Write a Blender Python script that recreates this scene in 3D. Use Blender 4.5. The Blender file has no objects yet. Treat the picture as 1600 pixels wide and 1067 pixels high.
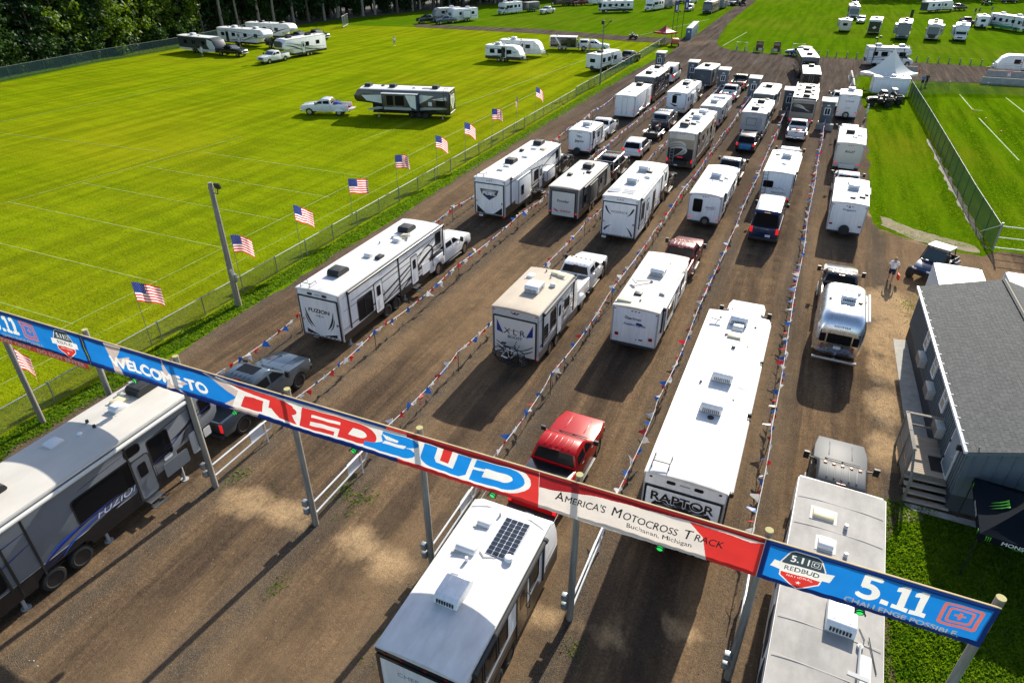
import bpy, bmesh, math, random
import numpy as np
from mathutils import Vector, Matrix, geometry, noise
R = math.radians
random.seed(11); rng = np.random.default_rng(5)
scene = bpy.context.scene
C = scene.collection

# ------------------------------------------------------------------ camera, sky, sun, exposure
cam = bpy.data.cameras.new("camera"); camo = bpy.data.objects.new("camera", cam); C.objects.link(camo)
cam.sensor_width = 36.0; cam.lens = 1040 / 1600 * 36; cam.clip_start = 0.1; cam.clip_end = 6000
camo.location = (0, 0, 18.8)
PITCH = math.atan2(632.5, 1040); YAW = math.atan2(535, math.hypot(1040, 632.5))
camo.rotation_euler = (R(90) - PITCH, 0, YAW)
scene.camera = camo
scene.render.resolution_x, scene.render.resolution_y = 1024, 682
SUN_EL, SUN_AZ = R(30.0), R(5.5)
world = bpy.data.worlds.new("World"); scene.world = world; world.use_nodes = True
wn = world.node_tree; bg = wn.nodes["Background"]
sky = wn.nodes.new("ShaderNodeTexSky"); sky.sky_type = 'NISHITA'; sky.sun_disc = False
sky.sun_elevation = SUN_EL; sky.sun_rotation = SUN_AZ; sky.air_density = 1.0; sky.dust_density = 1.2; sky.ozone_density = 1.0
wn.links.new(sky.outputs[0], bg.inputs[0]); bg.inputs[1].default_value = 0.11
sl = bpy.data.lights.new("sun", 'SUN'); sl.energy = 4.8; sl.angle = R(0.53); sl.color = (1.0, 0.93, 0.80)
so = bpy.data.objects.new("sun", sl); C.objects.link(so)
sd = Vector((math.sin(SUN_AZ) * math.cos(SUN_EL), math.cos(SUN_AZ) * math.cos(SUN_EL), math.sin(SUN_EL)))
so.rotation_euler = (-sd).to_track_quat('-Z', 'Y').to_euler(); so.location = sd * 200
scene.view_settings.view_transform = 'Standard'; scene.view_settings.look = 'None'
scene.view_settings.exposure = 0.8; scene.view_settings.gamma = 1.0
scene.view_settings.use_curve_mapping = False
scene.render.engine = 'CYCLES'
scene.cycles.max_bounces = 6; scene.cycles.transparent_max_bounces = 12

# ------------------------------------------------------------------ materials
MATS = {}
def mat(name, col, rough=.5, metal=0., var=0., vscale=3., bump=0., bscale=40., coat=0., emit=None, trans=0., stretch=None, col2=None):
    if name in MATS: return MATS[name]
    m = bpy.data.materials.new(name); m.use_nodes = True; nt = m.node_tree; N = nt.nodes; L = nt.links
    p = N["Principled BSDF"]; p.inputs["Base Color"].default_value = (*col, 1); p.inputs["Roughness"].default_value = rough
    p.inputs["Metallic"].default_value = metal; p.inputs["Coat Weight"].default_value = coat; p.inputs["Coat Roughness"].default_value = .08
    if emit: p.inputs["Emission Color"].default_value = (*emit[:3], 1); p.inputs["Emission Strength"].default_value = emit[3]
    if var or bump:
        tc = N.new("ShaderNodeTexCoord"); mp = N.new("ShaderNodeMapping"); L.new(tc.outputs["Object"], mp.inputs[0])
        if stretch: mp.inputs["Scale"].default_value = stretch
    if var:
        n = N.new("ShaderNodeTexNoise"); n.inputs["Scale"].default_value = vscale; n.inputs["Detail"].default_value = 6; n.inputs["Roughness"].default_value = .65
        L.new(mp.outputs[0], n.inputs[0])
        rmp = N.new("ShaderNodeValToRGB"); c2 = col2 or tuple(c * (1 - var) for c in col); c3 = tuple(min(1, c * (1 + var * .5)) for c in col)
        rmp.color_ramp.elements[0].position = .32; rmp.color_ramp.elements[1].position = .68
        rmp.color_ramp.elements[0].color = (*c2, 1); rmp.color_ramp.elements[1].color = (*c3, 1)
        L.new(n.outputs[0], rmp.inputs[0]); L.new(rmp.outputs[0], p.inputs["Base Color"])
        mr = N.new("ShaderNodeMapRange"); mr.inputs[3].default_value = max(.03, rough - .1); mr.inputs[4].default_value = min(1, rough + .12)
        L.new(n.outputs[0], mr.inputs[0]); L.new(mr.outputs[0], p.inputs["Roughness"])
    if bump:
        n2 = N.new("ShaderNodeTexNoise"); n2.inputs["Scale"].default_value = bscale; n2.inputs["Detail"].default_value = 4
        L.new(mp.outputs[0], n2.inputs[0]); b = N.new("ShaderNodeBump"); b.inputs["Strength"].default_value = bump; b.inputs["Distance"].default_value = .03
        L.new(n2.outputs[0], b.inputs["Height"]); L.new(b.outputs[0], p.inputs["Normal"])
    if trans:
        t = N.new("ShaderNodeBsdfTranslucent"); mx = N.new("ShaderNodeMixShader"); mx.inputs[0].default_value = trans
        src = p.inputs["Base Color"].links[0].from_socket if p.inputs["Base Color"].links else None
        if src: L.new(src, t.inputs[0])
        else: t.inputs[0].default_value = (*col, 1)
        L.new(p.outputs[0], mx.inputs[1]); L.new(t.outputs[0], mx.inputs[2]); L.new(mx.outputs[0], N["Material Output"].inputs[0])
    MATS[name] = m; return m

ROOFW = mat("roof_membrane_white", (.67, .67, .665), .6, var=.2, vscale=1.9, stretch=(1, .35, 1))
ROOFT = mat("roof_membrane_tan", (.50, .42, .33), .7, var=.14, vscale=1.6, stretch=(1, .35, 1))
ROOFG = mat("roof_membrane_grey", (.36, .345, .325), .8, var=.3, vscale=1.4, stretch=(1, .5, 1))
ROOFC = mat("roof_membrane_cream", (.56, .53, .48), .65, var=.1, vscale=1.3, stretch=(1, .4, 1))
SEAM = mat("roof_sealant", (.55, .53, .48), .7)
WHITE = mat("fibreglass_white", (.82, .83, .84), .3, var=.13, vscale=2.2, coat=.15, stretch=(2.2, 1, .22))
OFFW = mat("fibreglass_offwhite", (.66, .65, .62), .35, var=.08, vscale=1.2)
CREAM = mat("fibreglass_cream", (.60, .56, .48), .35, var=.08, vscale=1.2)
SILV = mat("fibreglass_silver", (.36, .37, .39), .32, var=.08, vscale=1.2, coat=.2)
GREYF = mat("fibreglass_grey", (.15, .168, .195), .35, var=.08, vscale=1.2, coat=.2)
CHAR = mat("charcoal_panel", (.055, .06, .068), .35, var=.1, vscale=2., coat=.2)
TAUPE = mat("taupe_siding", (.115, .105, .095), .5, var=.1)
BROWN = mat("brown_graphic", (.085, .06, .042), .35, coat=.2)
TANG = mat("tan_graphic", (.33, .26, .19), .4)
BLACKP = mat("black_paint", (.012, .013, .015), .22, coat=.6)
BLACKM = mat("black_plastic", (.02, .021, .023), .55, var=.2, vscale=6)
DGLASS = mat("tinted_glass", (.010, .011, .013), .08); DGLASS.node_tree.nodes["Principled BSDF"].inputs["Specular IOR Level"].default_value = .1
GLASS = mat("car_glass", (.025, .04, .042), .05, coat=.5)
RUBBER = mat("tyre_rubber", (.018, .018, .018), .85, bump=.2)
ALLOY = mat("alloy_rim", (.55, .56, .58), .3, 1.)
DRIM = mat("dark_rim", (.05, .05, .055), .35, .6)
CHROME = mat("chrome", (.7, .71, .73), .12, 1.)
ALU = mat("aluminium", (.55, .57, .6), .35, 1.)
STEEL = mat("galvanised_steel", (.34, .37, .38), .45, .7, var=.15, vscale=8)
REDL = mat("tail_lens_red", (.30, .008, .008), .25, coat=.4)
REDON = mat("tail_lens_lit", (.6, .02, .02), .25, emit=(1, .02, .02, .35))
AMBER = mat("amber_lens", (.6, .2, .03), .3)
LENSW = mat("lamp_lens", (.7, .72, .75), .12, coat=.5)
DOMEW = mat("vent_dome", (.72, .73, .74), .35)
DOMEY = mat("vent_dome_aged", (.66, .58, .38), .4)
PLATE = mat("plate_white", (.7, .74, .8), .4)
BLUEG = mat("blue_graphic", (.012, .03, .22), .3, coat=.3)
BLUEB = mat("bright_blue_graphic", (.02, .10, .55), .3, coat=.3)
GREYG = mat("grey_graphic", (.16, .165, .17), .35, coat=.2)
LGREY = mat("light_grey_graphic", (.38, .39, .40), .35, coat=.2)
REDG = mat("red_graphic", (.5, .03, .03), .35)
BLKG = mat("black_graphic", (.014, .014, .016), .35, coat=.2)
NAVY = mat("navy_print", (.008, .025, .11), .5)
def dull(m, s):
    m.node_tree.nodes["Principled BSDF"].inputs["Specular IOR Level"].default_value = s; return m
P_WHITE = mat("paint_white", (.74, .75, .76), .25, coat=.6, var=.03)
P_BLACK = mat("paint_black", (.010, .011, .013), .22, coat=.8)
P_SILVER = mat("paint_silver", (.10, .107, .118), .5, 0); dull(P_SILVER, .12)
P_GREY = mat("paint_grey", (.085, .115, .15), .28, .5, coat=.7)
P_RED = mat("paint_red", (.36, .003, .006), .34, 0, coat=.12); dull(P_RED, .25)
P_MAROON = mat("paint_maroon", (.13, .015, .02), .34, .1, coat=.15); dull(P_MAROON, .25)
P_BLUE = mat("paint_blue", (.008, .028, .085), .25, .3, coat=.7)
P_SKYB = mat("paint_slate_blue", (.10, .19, .33), .28, .4, coat=.6)
WOODG = mat("weathered_wood", (.27, .25, .215), .85, var=.35, vscale=2.2, bump=.4, bscale=14, stretch=(6, 6, .5))
WOODP = mat("pale_timber", (.52, .40, .22), .8, var=.2, vscale=3, stretch=(1, 1, 6))
WOODD = mat("deck_timber", (.40, .34, .27), .85, var=.3, vscale=3, stretch=(.6, 7, 1))
WOODCAP = mat("timber_end", (.42, .38, .16), .8, var=.2)

# ------------------------------------------------------------------ mesh builder and objects
class MB:
    def __init__(s): s.v = []; s.f = []; s.m = []
    def add(s, vs, fs, mi=0):
        b = len(s.v); s.v += [tuple(v) for v in vs]; s.f += [tuple(i + b for i in f) for f in fs]; s.m += [mi] * len(fs); return s
    def box(s, c, d, mi=0, rot=None):
        h = [x / 2 for x in d]; vs = []
        for x in (-1, 1):
            for y in (-1, 1):
                for z in (-1, 1):
                    q = Vector((x * h[0], y * h[1], z * h[2]))
                    if rot is not None: q = rot @ q
                    vs.append(q + Vector(c))
        return s.add(vs, [(0, 1, 3, 2), (4, 6, 7, 5), (0, 4, 5, 1), (2, 3, 7, 6), (0, 2, 6, 4), (1, 5, 7, 3)], mi)
    def tube(s, pts, r, n=6, mi=0, r2=None, caps=True):
        pts = [Vector(p) for p in pts]; k = len(pts); rings = []; up = None
        for i, p in enumerate(pts):
            t = ((pts[i + 1] if i < k - 1 else p) - (pts[i - 1] if i else p)).normalized()
            if up is None:
                up = Vector((0, 0, 1)) if abs(t.z) < .9 else Vector((1, 0, 0))
            a = t.cross(up).normalized(); b = a.cross(t)
            rr = r if r2 is None else r + (r2 - r) * i / max(1, k - 1)
            rings.append([p + a * math.cos(2 * math.pi * j / n) * rr + b * math.sin(2 * math.pi * j / n) * rr for j in range(n)])
        vs = [q for ring in rings for q in ring]; fs = []
        for i in range(k - 1):
            for j in range(n):
                fs.append((i * n + j, i * n + (j + 1) % n, (i + 1) * n + (j + 1) % n, (i + 1) * n + j))
        if caps: fs.append(tuple(range(n - 1, -1, -1))); fs.append(tuple((k - 1) * n + j for j in range(n)))
        return s.add(vs, fs, mi)
    def cyl(s, a, b, r, n=12, mi=0): return s.tube([a, b], r, n, mi)
    def prism(s, prof, hw, mi=0, deform=None, mis=None):
        """closed outline in (y,z), extruded across x from -hw to hw"""
        n = len(prof); vs = [(-hw, y, z) for y, z in prof] + [(hw, y, z) for y, z in prof]
        if deform: vs = [deform(*v) for v in vs]
        fs = [tuple(range(n)), tuple(range(2 * n - 1, n - 1, -1))] + [(i, i + n, (i + 1) % n + n, (i + 1) % n) for i in range(n)]
        return s.add(vs, fs, mi)
    def plate(s, poly, M4, d0=0., th=.01, mi=0):
        """outline in a plane's (u,v), laid on the plane given by matrix M4 (columns u,v,normal,origin)"""
        n = len(poly); vs = [M4 @ Vector((u, v, d0)) for u, v in poly] + [M4 @ Vector((u, v, d0 + th)) for u, v in poly]
        fs = [tuple(range(n - 1, -1, -1)), tuple(range(n, 2 * n))] + [(i, (i + 1) % n, (i + 1) % n + n, i + n) for i in range(n)]
        return s.add(vs, fs, mi)
    def ring(s, outer, inner, M4, d0, th, mi=0):
        n = len(outer); P = [M4 @ Vector((u, v, d)) for d in (d0, d0 + th) for pl in (outer, inner) for u, v in pl]
        o0, i0, o1, i1 = 0, n, 2 * n, 3 * n; fs = []
        for k in range(n):
            j = (k + 1) % n
            fs += [(o1 + k, o1 + j, i1 + j, i1 + k), (o0 + j, o0 + k, i0 + k, i0 + j), (o0 + k, o0 + j, o1 + j, o1 + k), (i0 + j, i0 + k, i1 + k, i1 + j)]
        return s.add(P, fs, mi)
    def mesh(s, name, mats, bevel=0., seg=2, smooth=35, fix=True):
        me = bpy.data.meshes.new(name); me.from_pydata(s.v, [], s.f)
        for m in (mats if isinstance(mats, (list, tuple)) else [mats]): me.materials.append(m)
        if any(s.m): me.polygons.foreach_set("material_index", s.m)
        if fix or bevel:
            bm = bmesh.new(); bm.from_mesh(me)
            if fix: bmesh.ops.recalc_face_normals(bm, faces=bm.faces[:])
            if bevel:
                es = [e for e in bm.edges if e.is_manifold and e.calc_face_angle(0) > .45]
                bmesh.ops.bevel(bm, geom=es, offset=bevel, segments=seg, affect='EDGES', profile=.5, clamp_overlap=True)
            bm.to_mesh(me); bm.free()
        if smooth:
            me.polygons.foreach_set("use_smooth", [True] * len(me.polygons)); me.set_sharp_from_angle(angle=R(smooth))
        me.update(); return me
def link(name, data, parent=None, loc=(0, 0, 0), rz=0., label=None, cat=None, group=None, kind=None):
    o = bpy.data.objects.new(name, data); C.objects.link(o); o.location = loc
    if rz: o.rotation_euler = (0, 0, rz)
    if parent: o.parent = parent
    if label: o["label"] = label
    if cat: o["category"] = cat
    if group: o["group"] = group
    if kind: o["kind"] = kind
    return o
def thing(name, label, cat, loc=(0, 0, 0), rz=0., group=None): return link(name, None, None, loc, rz, label, cat, group)
def part(parent, name, mb, mats, bevel=0., seg=2, smooth=35, loc=(0, 0, 0), label=None, **k):
    return link(name, mb.mesh(name, mats, bevel, seg, smooth, **k) if isinstance(mb, MB) else mb, parent, loc, label=label)
def copy_tree(root, loc, rz=0., label=None, group=None):
    r = root.copy(); C.objects.link(r); r.location = loc; r.rotation_euler = (0, 0, rz)
    if label: r["label"] = label
    if group: r["group"] = group
    for ch in list(root.children):
        c = ch.copy(); C.objects.link(c); c.parent = r
        for g in list(ch.children):
            d = g.copy(); C.objects.link(d); d.parent = c
    return r
def frame(u, v, o):
    u = Vector(u).normalized(); v = Vector(v).normalized(); n = u.cross(v)
    return Matrix(((u.x, v.x, n.x, o[0]), (u.y, v.y, n.y, o[1]), (u.z, v.z, n.z, o[2]), (0, 0, 0, 1)))
def rrect(cx, cy, w, h, r=.05, n=3):
    r = min(r, w / 2 - 1e-3, h / 2 - 1e-3); out = []
    for qx, qy, a0 in ((1, -1, -90), (1, 1, 0), (-1, 1, 90), (-1, -1, 180)):
        for k in range(n + 1):
            a = R(a0 + 90 * k / n); out.append((cx + qx * (w / 2 - r) + r * math.cos(a), cy + qy * (h / 2 - r) + r * math.sin(a)))
    return out
def circ(cx, cy, r, n=14, ry=None): return [(cx + r * math.cos(2 * math.pi * k / n), cy + (ry or r) * math.sin(2 * math.pi * k / n)) for k in range(n)]
TXT = {}
def text_mesh(s, h, bold=0., shear=0., space=1., th=.003, wfit=None):
    """letters as a mesh in the xy plane, centred; h is the cap height in metres, wfit an exact width"""
    key = (s, h, bold, shear, space, wfit)
    if key in TXT: return TXT[key]
    cu = bpy.data.curves.new("lettering", 'FONT'); cu.body = s; cu.align_x = 'CENTER'; cu.align_y = 'CENTER'; cu.size = h / .72
    cu.shear = shear; cu.space_character = space; cu.resolution_u = 4
    ob = bpy.data.objects.new("lettering", cu); me0 = ob.to_mesh()
    vs = np.array([v.co[:] for v in me0.vertices]) if len(me0.vertices) else np.zeros((0, 3)); me0.calc_loop_triangles(); fs = [tuple(t.vertices) for t in me0.loop_triangles]
    ob.to_mesh_clear(); bpy.data.objects.remove(ob); bpy.data.curves.remove(cu)
    if len(vs):
        if bold:    # heavier strokes: the letter laid down five times, a hair apart
            n = len(vs); b = bold * h; k_ = ((0, 0, 0), (b, 0, .0003), (-b, 0, .0006), (0, b, .0009), (0, -b, .0012)); vs = np.concatenate([vs + np.array(q) for q in k_]); fs = [tuple(i + j * n for i in f) for j in range(5) for f in fs]
        c = (vs.max(0) + vs.min(0)) / 2; c[2] = 0; vs = vs - c
        if wfit: vs[:, 0] *= wfit / (vs[:, 0].max() - vs[:, 0].min())
    TXT[key] = (vs, fs); return vs, fs
def lettering(parent, s, M4, u, v, h, m, d=.004, bold=.02, shear=0., space=1., wfit=None, rot=0., name="lettering", label=None):
    vs, fs = text_mesh(s, h, bold, shear, space, wfit=wfit); mb = MB(); ca, sa = math.cos(rot), math.sin(rot)
    mb.add([M4 @ Vector((u + x * ca - y * sa, v + x * sa + y * ca, d + z)) for x, y, z in vs], fs)
    return part(parent, name, mb, m, smooth=0, fix=False, label=label)
def ribbon(p0, p1, p2, p3, w0, w1, w2, n=14):
    """tapered curved stripe, outline in 2-D"""
    a = []; b = []
    for i in range(n + 1):
        t = i / n; q = 1 - t
        x = q**3 * p0[0] + 3 * q * q * t * p1[0] + 3 * q * t * t * p2[0] + t**3 * p3[0]; y = q**3 * p0[1] + 3 * q * q * t * p1[1] + 3 * q * t * t * p2[1] + t**3 * p3[1]
        dx = 3 * q * q * (p1[0] - p0[0]) + 6 * q * t * (p2[0] - p1[0]) + 3 * t * t * (p3[0] - p2[0]); dy = 3 * q * q * (p1[1] - p0[1]) + 6 * q * t * (p2[1] - p1[1]) + 3 * t * t * (p3[1] - p2[1])
        l = math.hypot(dx, dy) or 1; w = (q * q * w0 + 2 * q * t * w1 + t * t * w2) / 2
        a.append((x - dy / l * w, y + dx / l * w)); b.append((x + dy / l * w, y - dx / l * w))
    return a, b
def add_ribbon(mb, M4, rb, d=.004, mi=0):
    a, b = rb; n = len(a); mb.add([M4 @ Vector((x, y, d)) for x, y in a + b], [(n + i, n + i + 1, i + 1, i) for i in range(n - 1)], mi)
def lathe(prof, axis='x', n=18):
    """(along, radius) outline turned about an axis"""
    vs = []; k = len(prof)
    for a, r in prof:
        for j in range(n):
            c, s_ = math.cos(2 * math.pi * j / n) * r, math.sin(2 * math.pi * j / n) * r
            vs.append((a, c, s_) if axis == 'x' else (c, s_, a))
    fs = [(i * n + j, i * n + (j + 1) % n, (i + 1) * n + (j + 1) % n, (i + 1) * n + j) for i in range(k - 1) for j in range(n)]
    fs += [tuple(range(n - 1, -1, -1)), tuple((k - 1) * n + j for j in range(n))]
    return vs, fs
WH = {}
def wheel_meshes(r, w, rim):
    key = (round(r, 2), round(w, 2), rim.name)
    if key not in WH:
        t = MB(); t.add(*lathe([(-w * .38, r * .6), (-w * .5, r * .72), (-w * .46, r * .95), (-w * .3, r), (w * .3, r), (w * .46, r * .95), (w * .5, r * .72), (w * .38, r * .6)]))
        q = MB(); q.add(*lathe([(-w * .40, r * .62), (-w * .40, r * .5), (-w * .28, r * .44), (-w * .34, r * .18), (w * .34, r * .18), (w * .28, r * .44), (w * .40, r * .5), (w * .40, r * .62)], n=16))
        for k in range(6):
            a = 2 * math.pi * k / 6
            for sx in (-1, 1):
                q.box((sx * w * .33, math.cos(a) * r * .34, math.sin(a) * r * .34), (w * .1, r * .34, r * .12), rot=Matrix.Rotation(a, 3, 'X'))
        WH[key] = (t.mesh("tyre", RUBBER), q.mesh("rim", rim))
    return WH[key]
def wheel(parent, x, y, r=.36, w=.24, rim=ALLOY):
    t, q = wheel_meshes(r, w, rim); o = link("wheel", t, parent, (x, y, r)); link("rim", q, o); return o
def smooth01(t): t = max(0, min(1, t)); return t * t * (3 - 2 * t)
# ------------------------------------------------------------------ ground, dirt lot, roads
def nodes_of(name):
    m = bpy.data.materials.new(name); m.use_nodes = True; return m, m.node_tree.nodes, m.node_tree.links, m.node_tree.nodes["Principled BSDF"]
def nz(N, L, vec, scale, detail=6, rough=.6, stretch=None):
    if stretch:
        mp = N.new("ShaderNodeMapping"); mp.inputs["Scale"].default_value = stretch; L.new(vec, mp.inputs[0]); vec = mp.outputs[0]
    n = N.new("ShaderNodeTexNoise"); n.inputs["Scale"].default_value = scale; n.inputs["Detail"].default_value = detail; n.inputs["Roughness"].default_value = rough; L.new(vec, n.inputs[0]); return n.outputs[0]
def ramp(N, L, src, stops):
    r = N.new("ShaderNodeValToRGB"); e = r.color_ramp.elements
    while len(e) < len(stops): e.new(.5)
    for i, (p, c) in enumerate(stops): e[i].position = p; e[i].color = (*c, 1) if len(c) == 3 else c
    L.new(src, r.inputs[0]); return r.outputs[0]
def mixc(N, L, f, a, b, mode='MIX'):
    m = N.new("ShaderNodeMix"); m.data_type = 'RGBA'; m.blend_type = mode
    for s, i in ((f, 0), (a, 6), (b, 7)):
        if isinstance(s, (int, float)): m.inputs[i].default_value = s
        elif isinstance(s, tuple): m.inputs[i].default_value = (*s, 1)
        else: L.new(s, m.inputs[i])
    return m.outputs[2]
def mth(N, L, op, a, b=0.):
    m = N.new("ShaderNodeMath"); m.operation = op
    for i, s in enumerate((a, b)):
        if isinstance(s, (int, float)): m.inputs[i].default_value = s
        else: L.new(s, m.inputs[i])
    return m.outputs[0]
def grass_mat(name, dark, mid, light, dry, mow=(1, 1, 1), drya=.5, stk=.45):
    m, N, L, p = nodes_of(name); tc = N.new("ShaderNodeTexCoord").outputs["Object"]
    big = nz(N, L, tc, .035, 5, .6); med = nz(N, L, tc, .45, 6, .7, mow); fine = nz(N, L, tc, 6., 5, .75); streak = nz(N, L, tc, .5, 4, .6, (1.4, .10, 1))
    c = ramp(N, L, fine, [(.3, dark), (.5, mid), (.72, light)])
    c = mixc(N, L, mth(N, L, 'MULTIPLY', ramp(N, L, med, [(.42, (0, 0, 0)), (.62, (1, 1, 1))]), .55), c, light)
    c = mixc(N, L, mth(N, L, 'MULTIPLY', ramp(N, L, big, [(.45, (0, 0, 0)), (.65, (1, 1, 1))]), drya), c, dry)
    c = mixc(N, L, mth(N, L, 'MULTIPLY', ramp(N, L, streak, [(.42, (0, 0, 0)), (.6, (1, 1, 1))]), stk), c, dark)
    L.new(c, p.inputs["Base Color"]); p.inputs["Roughness"].default_value = .75; p.inputs["Specular IOR Level"].default_value = 0
    b = N.new("ShaderNodeBump"); b.inputs["Strength"].default_value = .9; b.inputs["Distance"].default_value = .09
    L.new(mth(N, L, 'ADD', fine, mth(N, L, 'MULTIPLY', med, .8)), b.inputs["Height"]); L.new(b.outputs[0], p.inputs["Normal"]); return m
G_LEFT = grass_mat("grass_sunny_field", (.068, .098, .002), (.148, .208, .003), (.245, .31, .004), (.275, .26, .008), (.35, 1.6, 1), .5)
G_FAR = grass_mat("grass_far_field", (.034, .085, .002), (.072, .145, .003), (.115, .195, .004), (.135, .165, .012), (.5, 1.2, 1))
G_RIGHT = grass_mat("grass_green_lawn", (.03, .075, .001), (.072, .145, .002), (.125, .205, .003), (.165, .165, .008), (1.2, .2, 1), .8, .7)
G_STRIP = grass_mat("grass_lush_strip", (.05, .10, .003), (.10, .19, .004), (.16, .25, .006), (.15, .2, .01), (1, 1, 1), .2)

def sheet(name, pts, z, m, kind="structure", jit=0., step=.5, thick=0):
    out = []
    if jit:
        n = len(pts)
        for i in range(n):
            a, b = Vector(pts[i]), Vector(pts[(i + 1) % n]); k = max(1, int((b - a).length / step)); t = (b - a).normalized() if (b - a).length else Vector((1, 0)); nn = Vector((-t.y, t.x))
            for j in range(k):
                q = a.lerp(b, j / k); w = noise.noise((q.x * .5, q.y * .5, 3.1)) + .6 * noise.noise((q.x * 1.9, q.y * 1.9, 7.7)); q = q + nn * w * jit; out.append((q.x, q.y))
    else: out = list(pts)
    vs, es, fs, *_ = geometry.delaunay_2d_cdt([Vector(q) for q in out], [], [list(range(len(out)))], 1, 1e-4)
    me = bpy.data.meshes.new(name); me.from_pydata([(v.x, v.y, z) for v in vs], [], [f[::-1] if geometry.normal(*[Vector((vs[i].x, vs[i].y, 0)) for i in f]).z < 0 else f for f in fs]); me.materials.append(m); me.update()
    return link(name, me, kind=kind)
gm = bpy.data.meshes.new("ground"); gm.from_pydata([(-2500, -2500, 0), (2500, -2500, 0), (2500, 2500, 0), (-2500, 2500, 0)], [], [(0, 1, 2, 3)]); gm.materials.append(G_FAR)
link("ground", gm, kind="structure")
sheet("mown_field", [(-29.4, -60), (-29.4, 149), (-39, 148.6), (-61, 153), (-92.6, 152.7), (-114, 149), (-121, 128), (-116, 104), (-115.5, 84), (-112.8, 65), (-108, 40), (-100, -60)], .006, G_LEFT, jit=.25, step=1.5)
sheet("verge", [(-29.6, -30), (-29.6, 149), (-28.6, 149), (-28, 120), (-28, -30)], .012, G_STRIP, jit=.12, step=.8)
sheet("lawn", [(5.5, 124.3), (5.85, 97), (5.85, 71), (5.6, 60), (6.2, 50), (60, 50), (60, 124.3)], .008, G_RIGHT, jit=.2, step=1)

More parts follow.
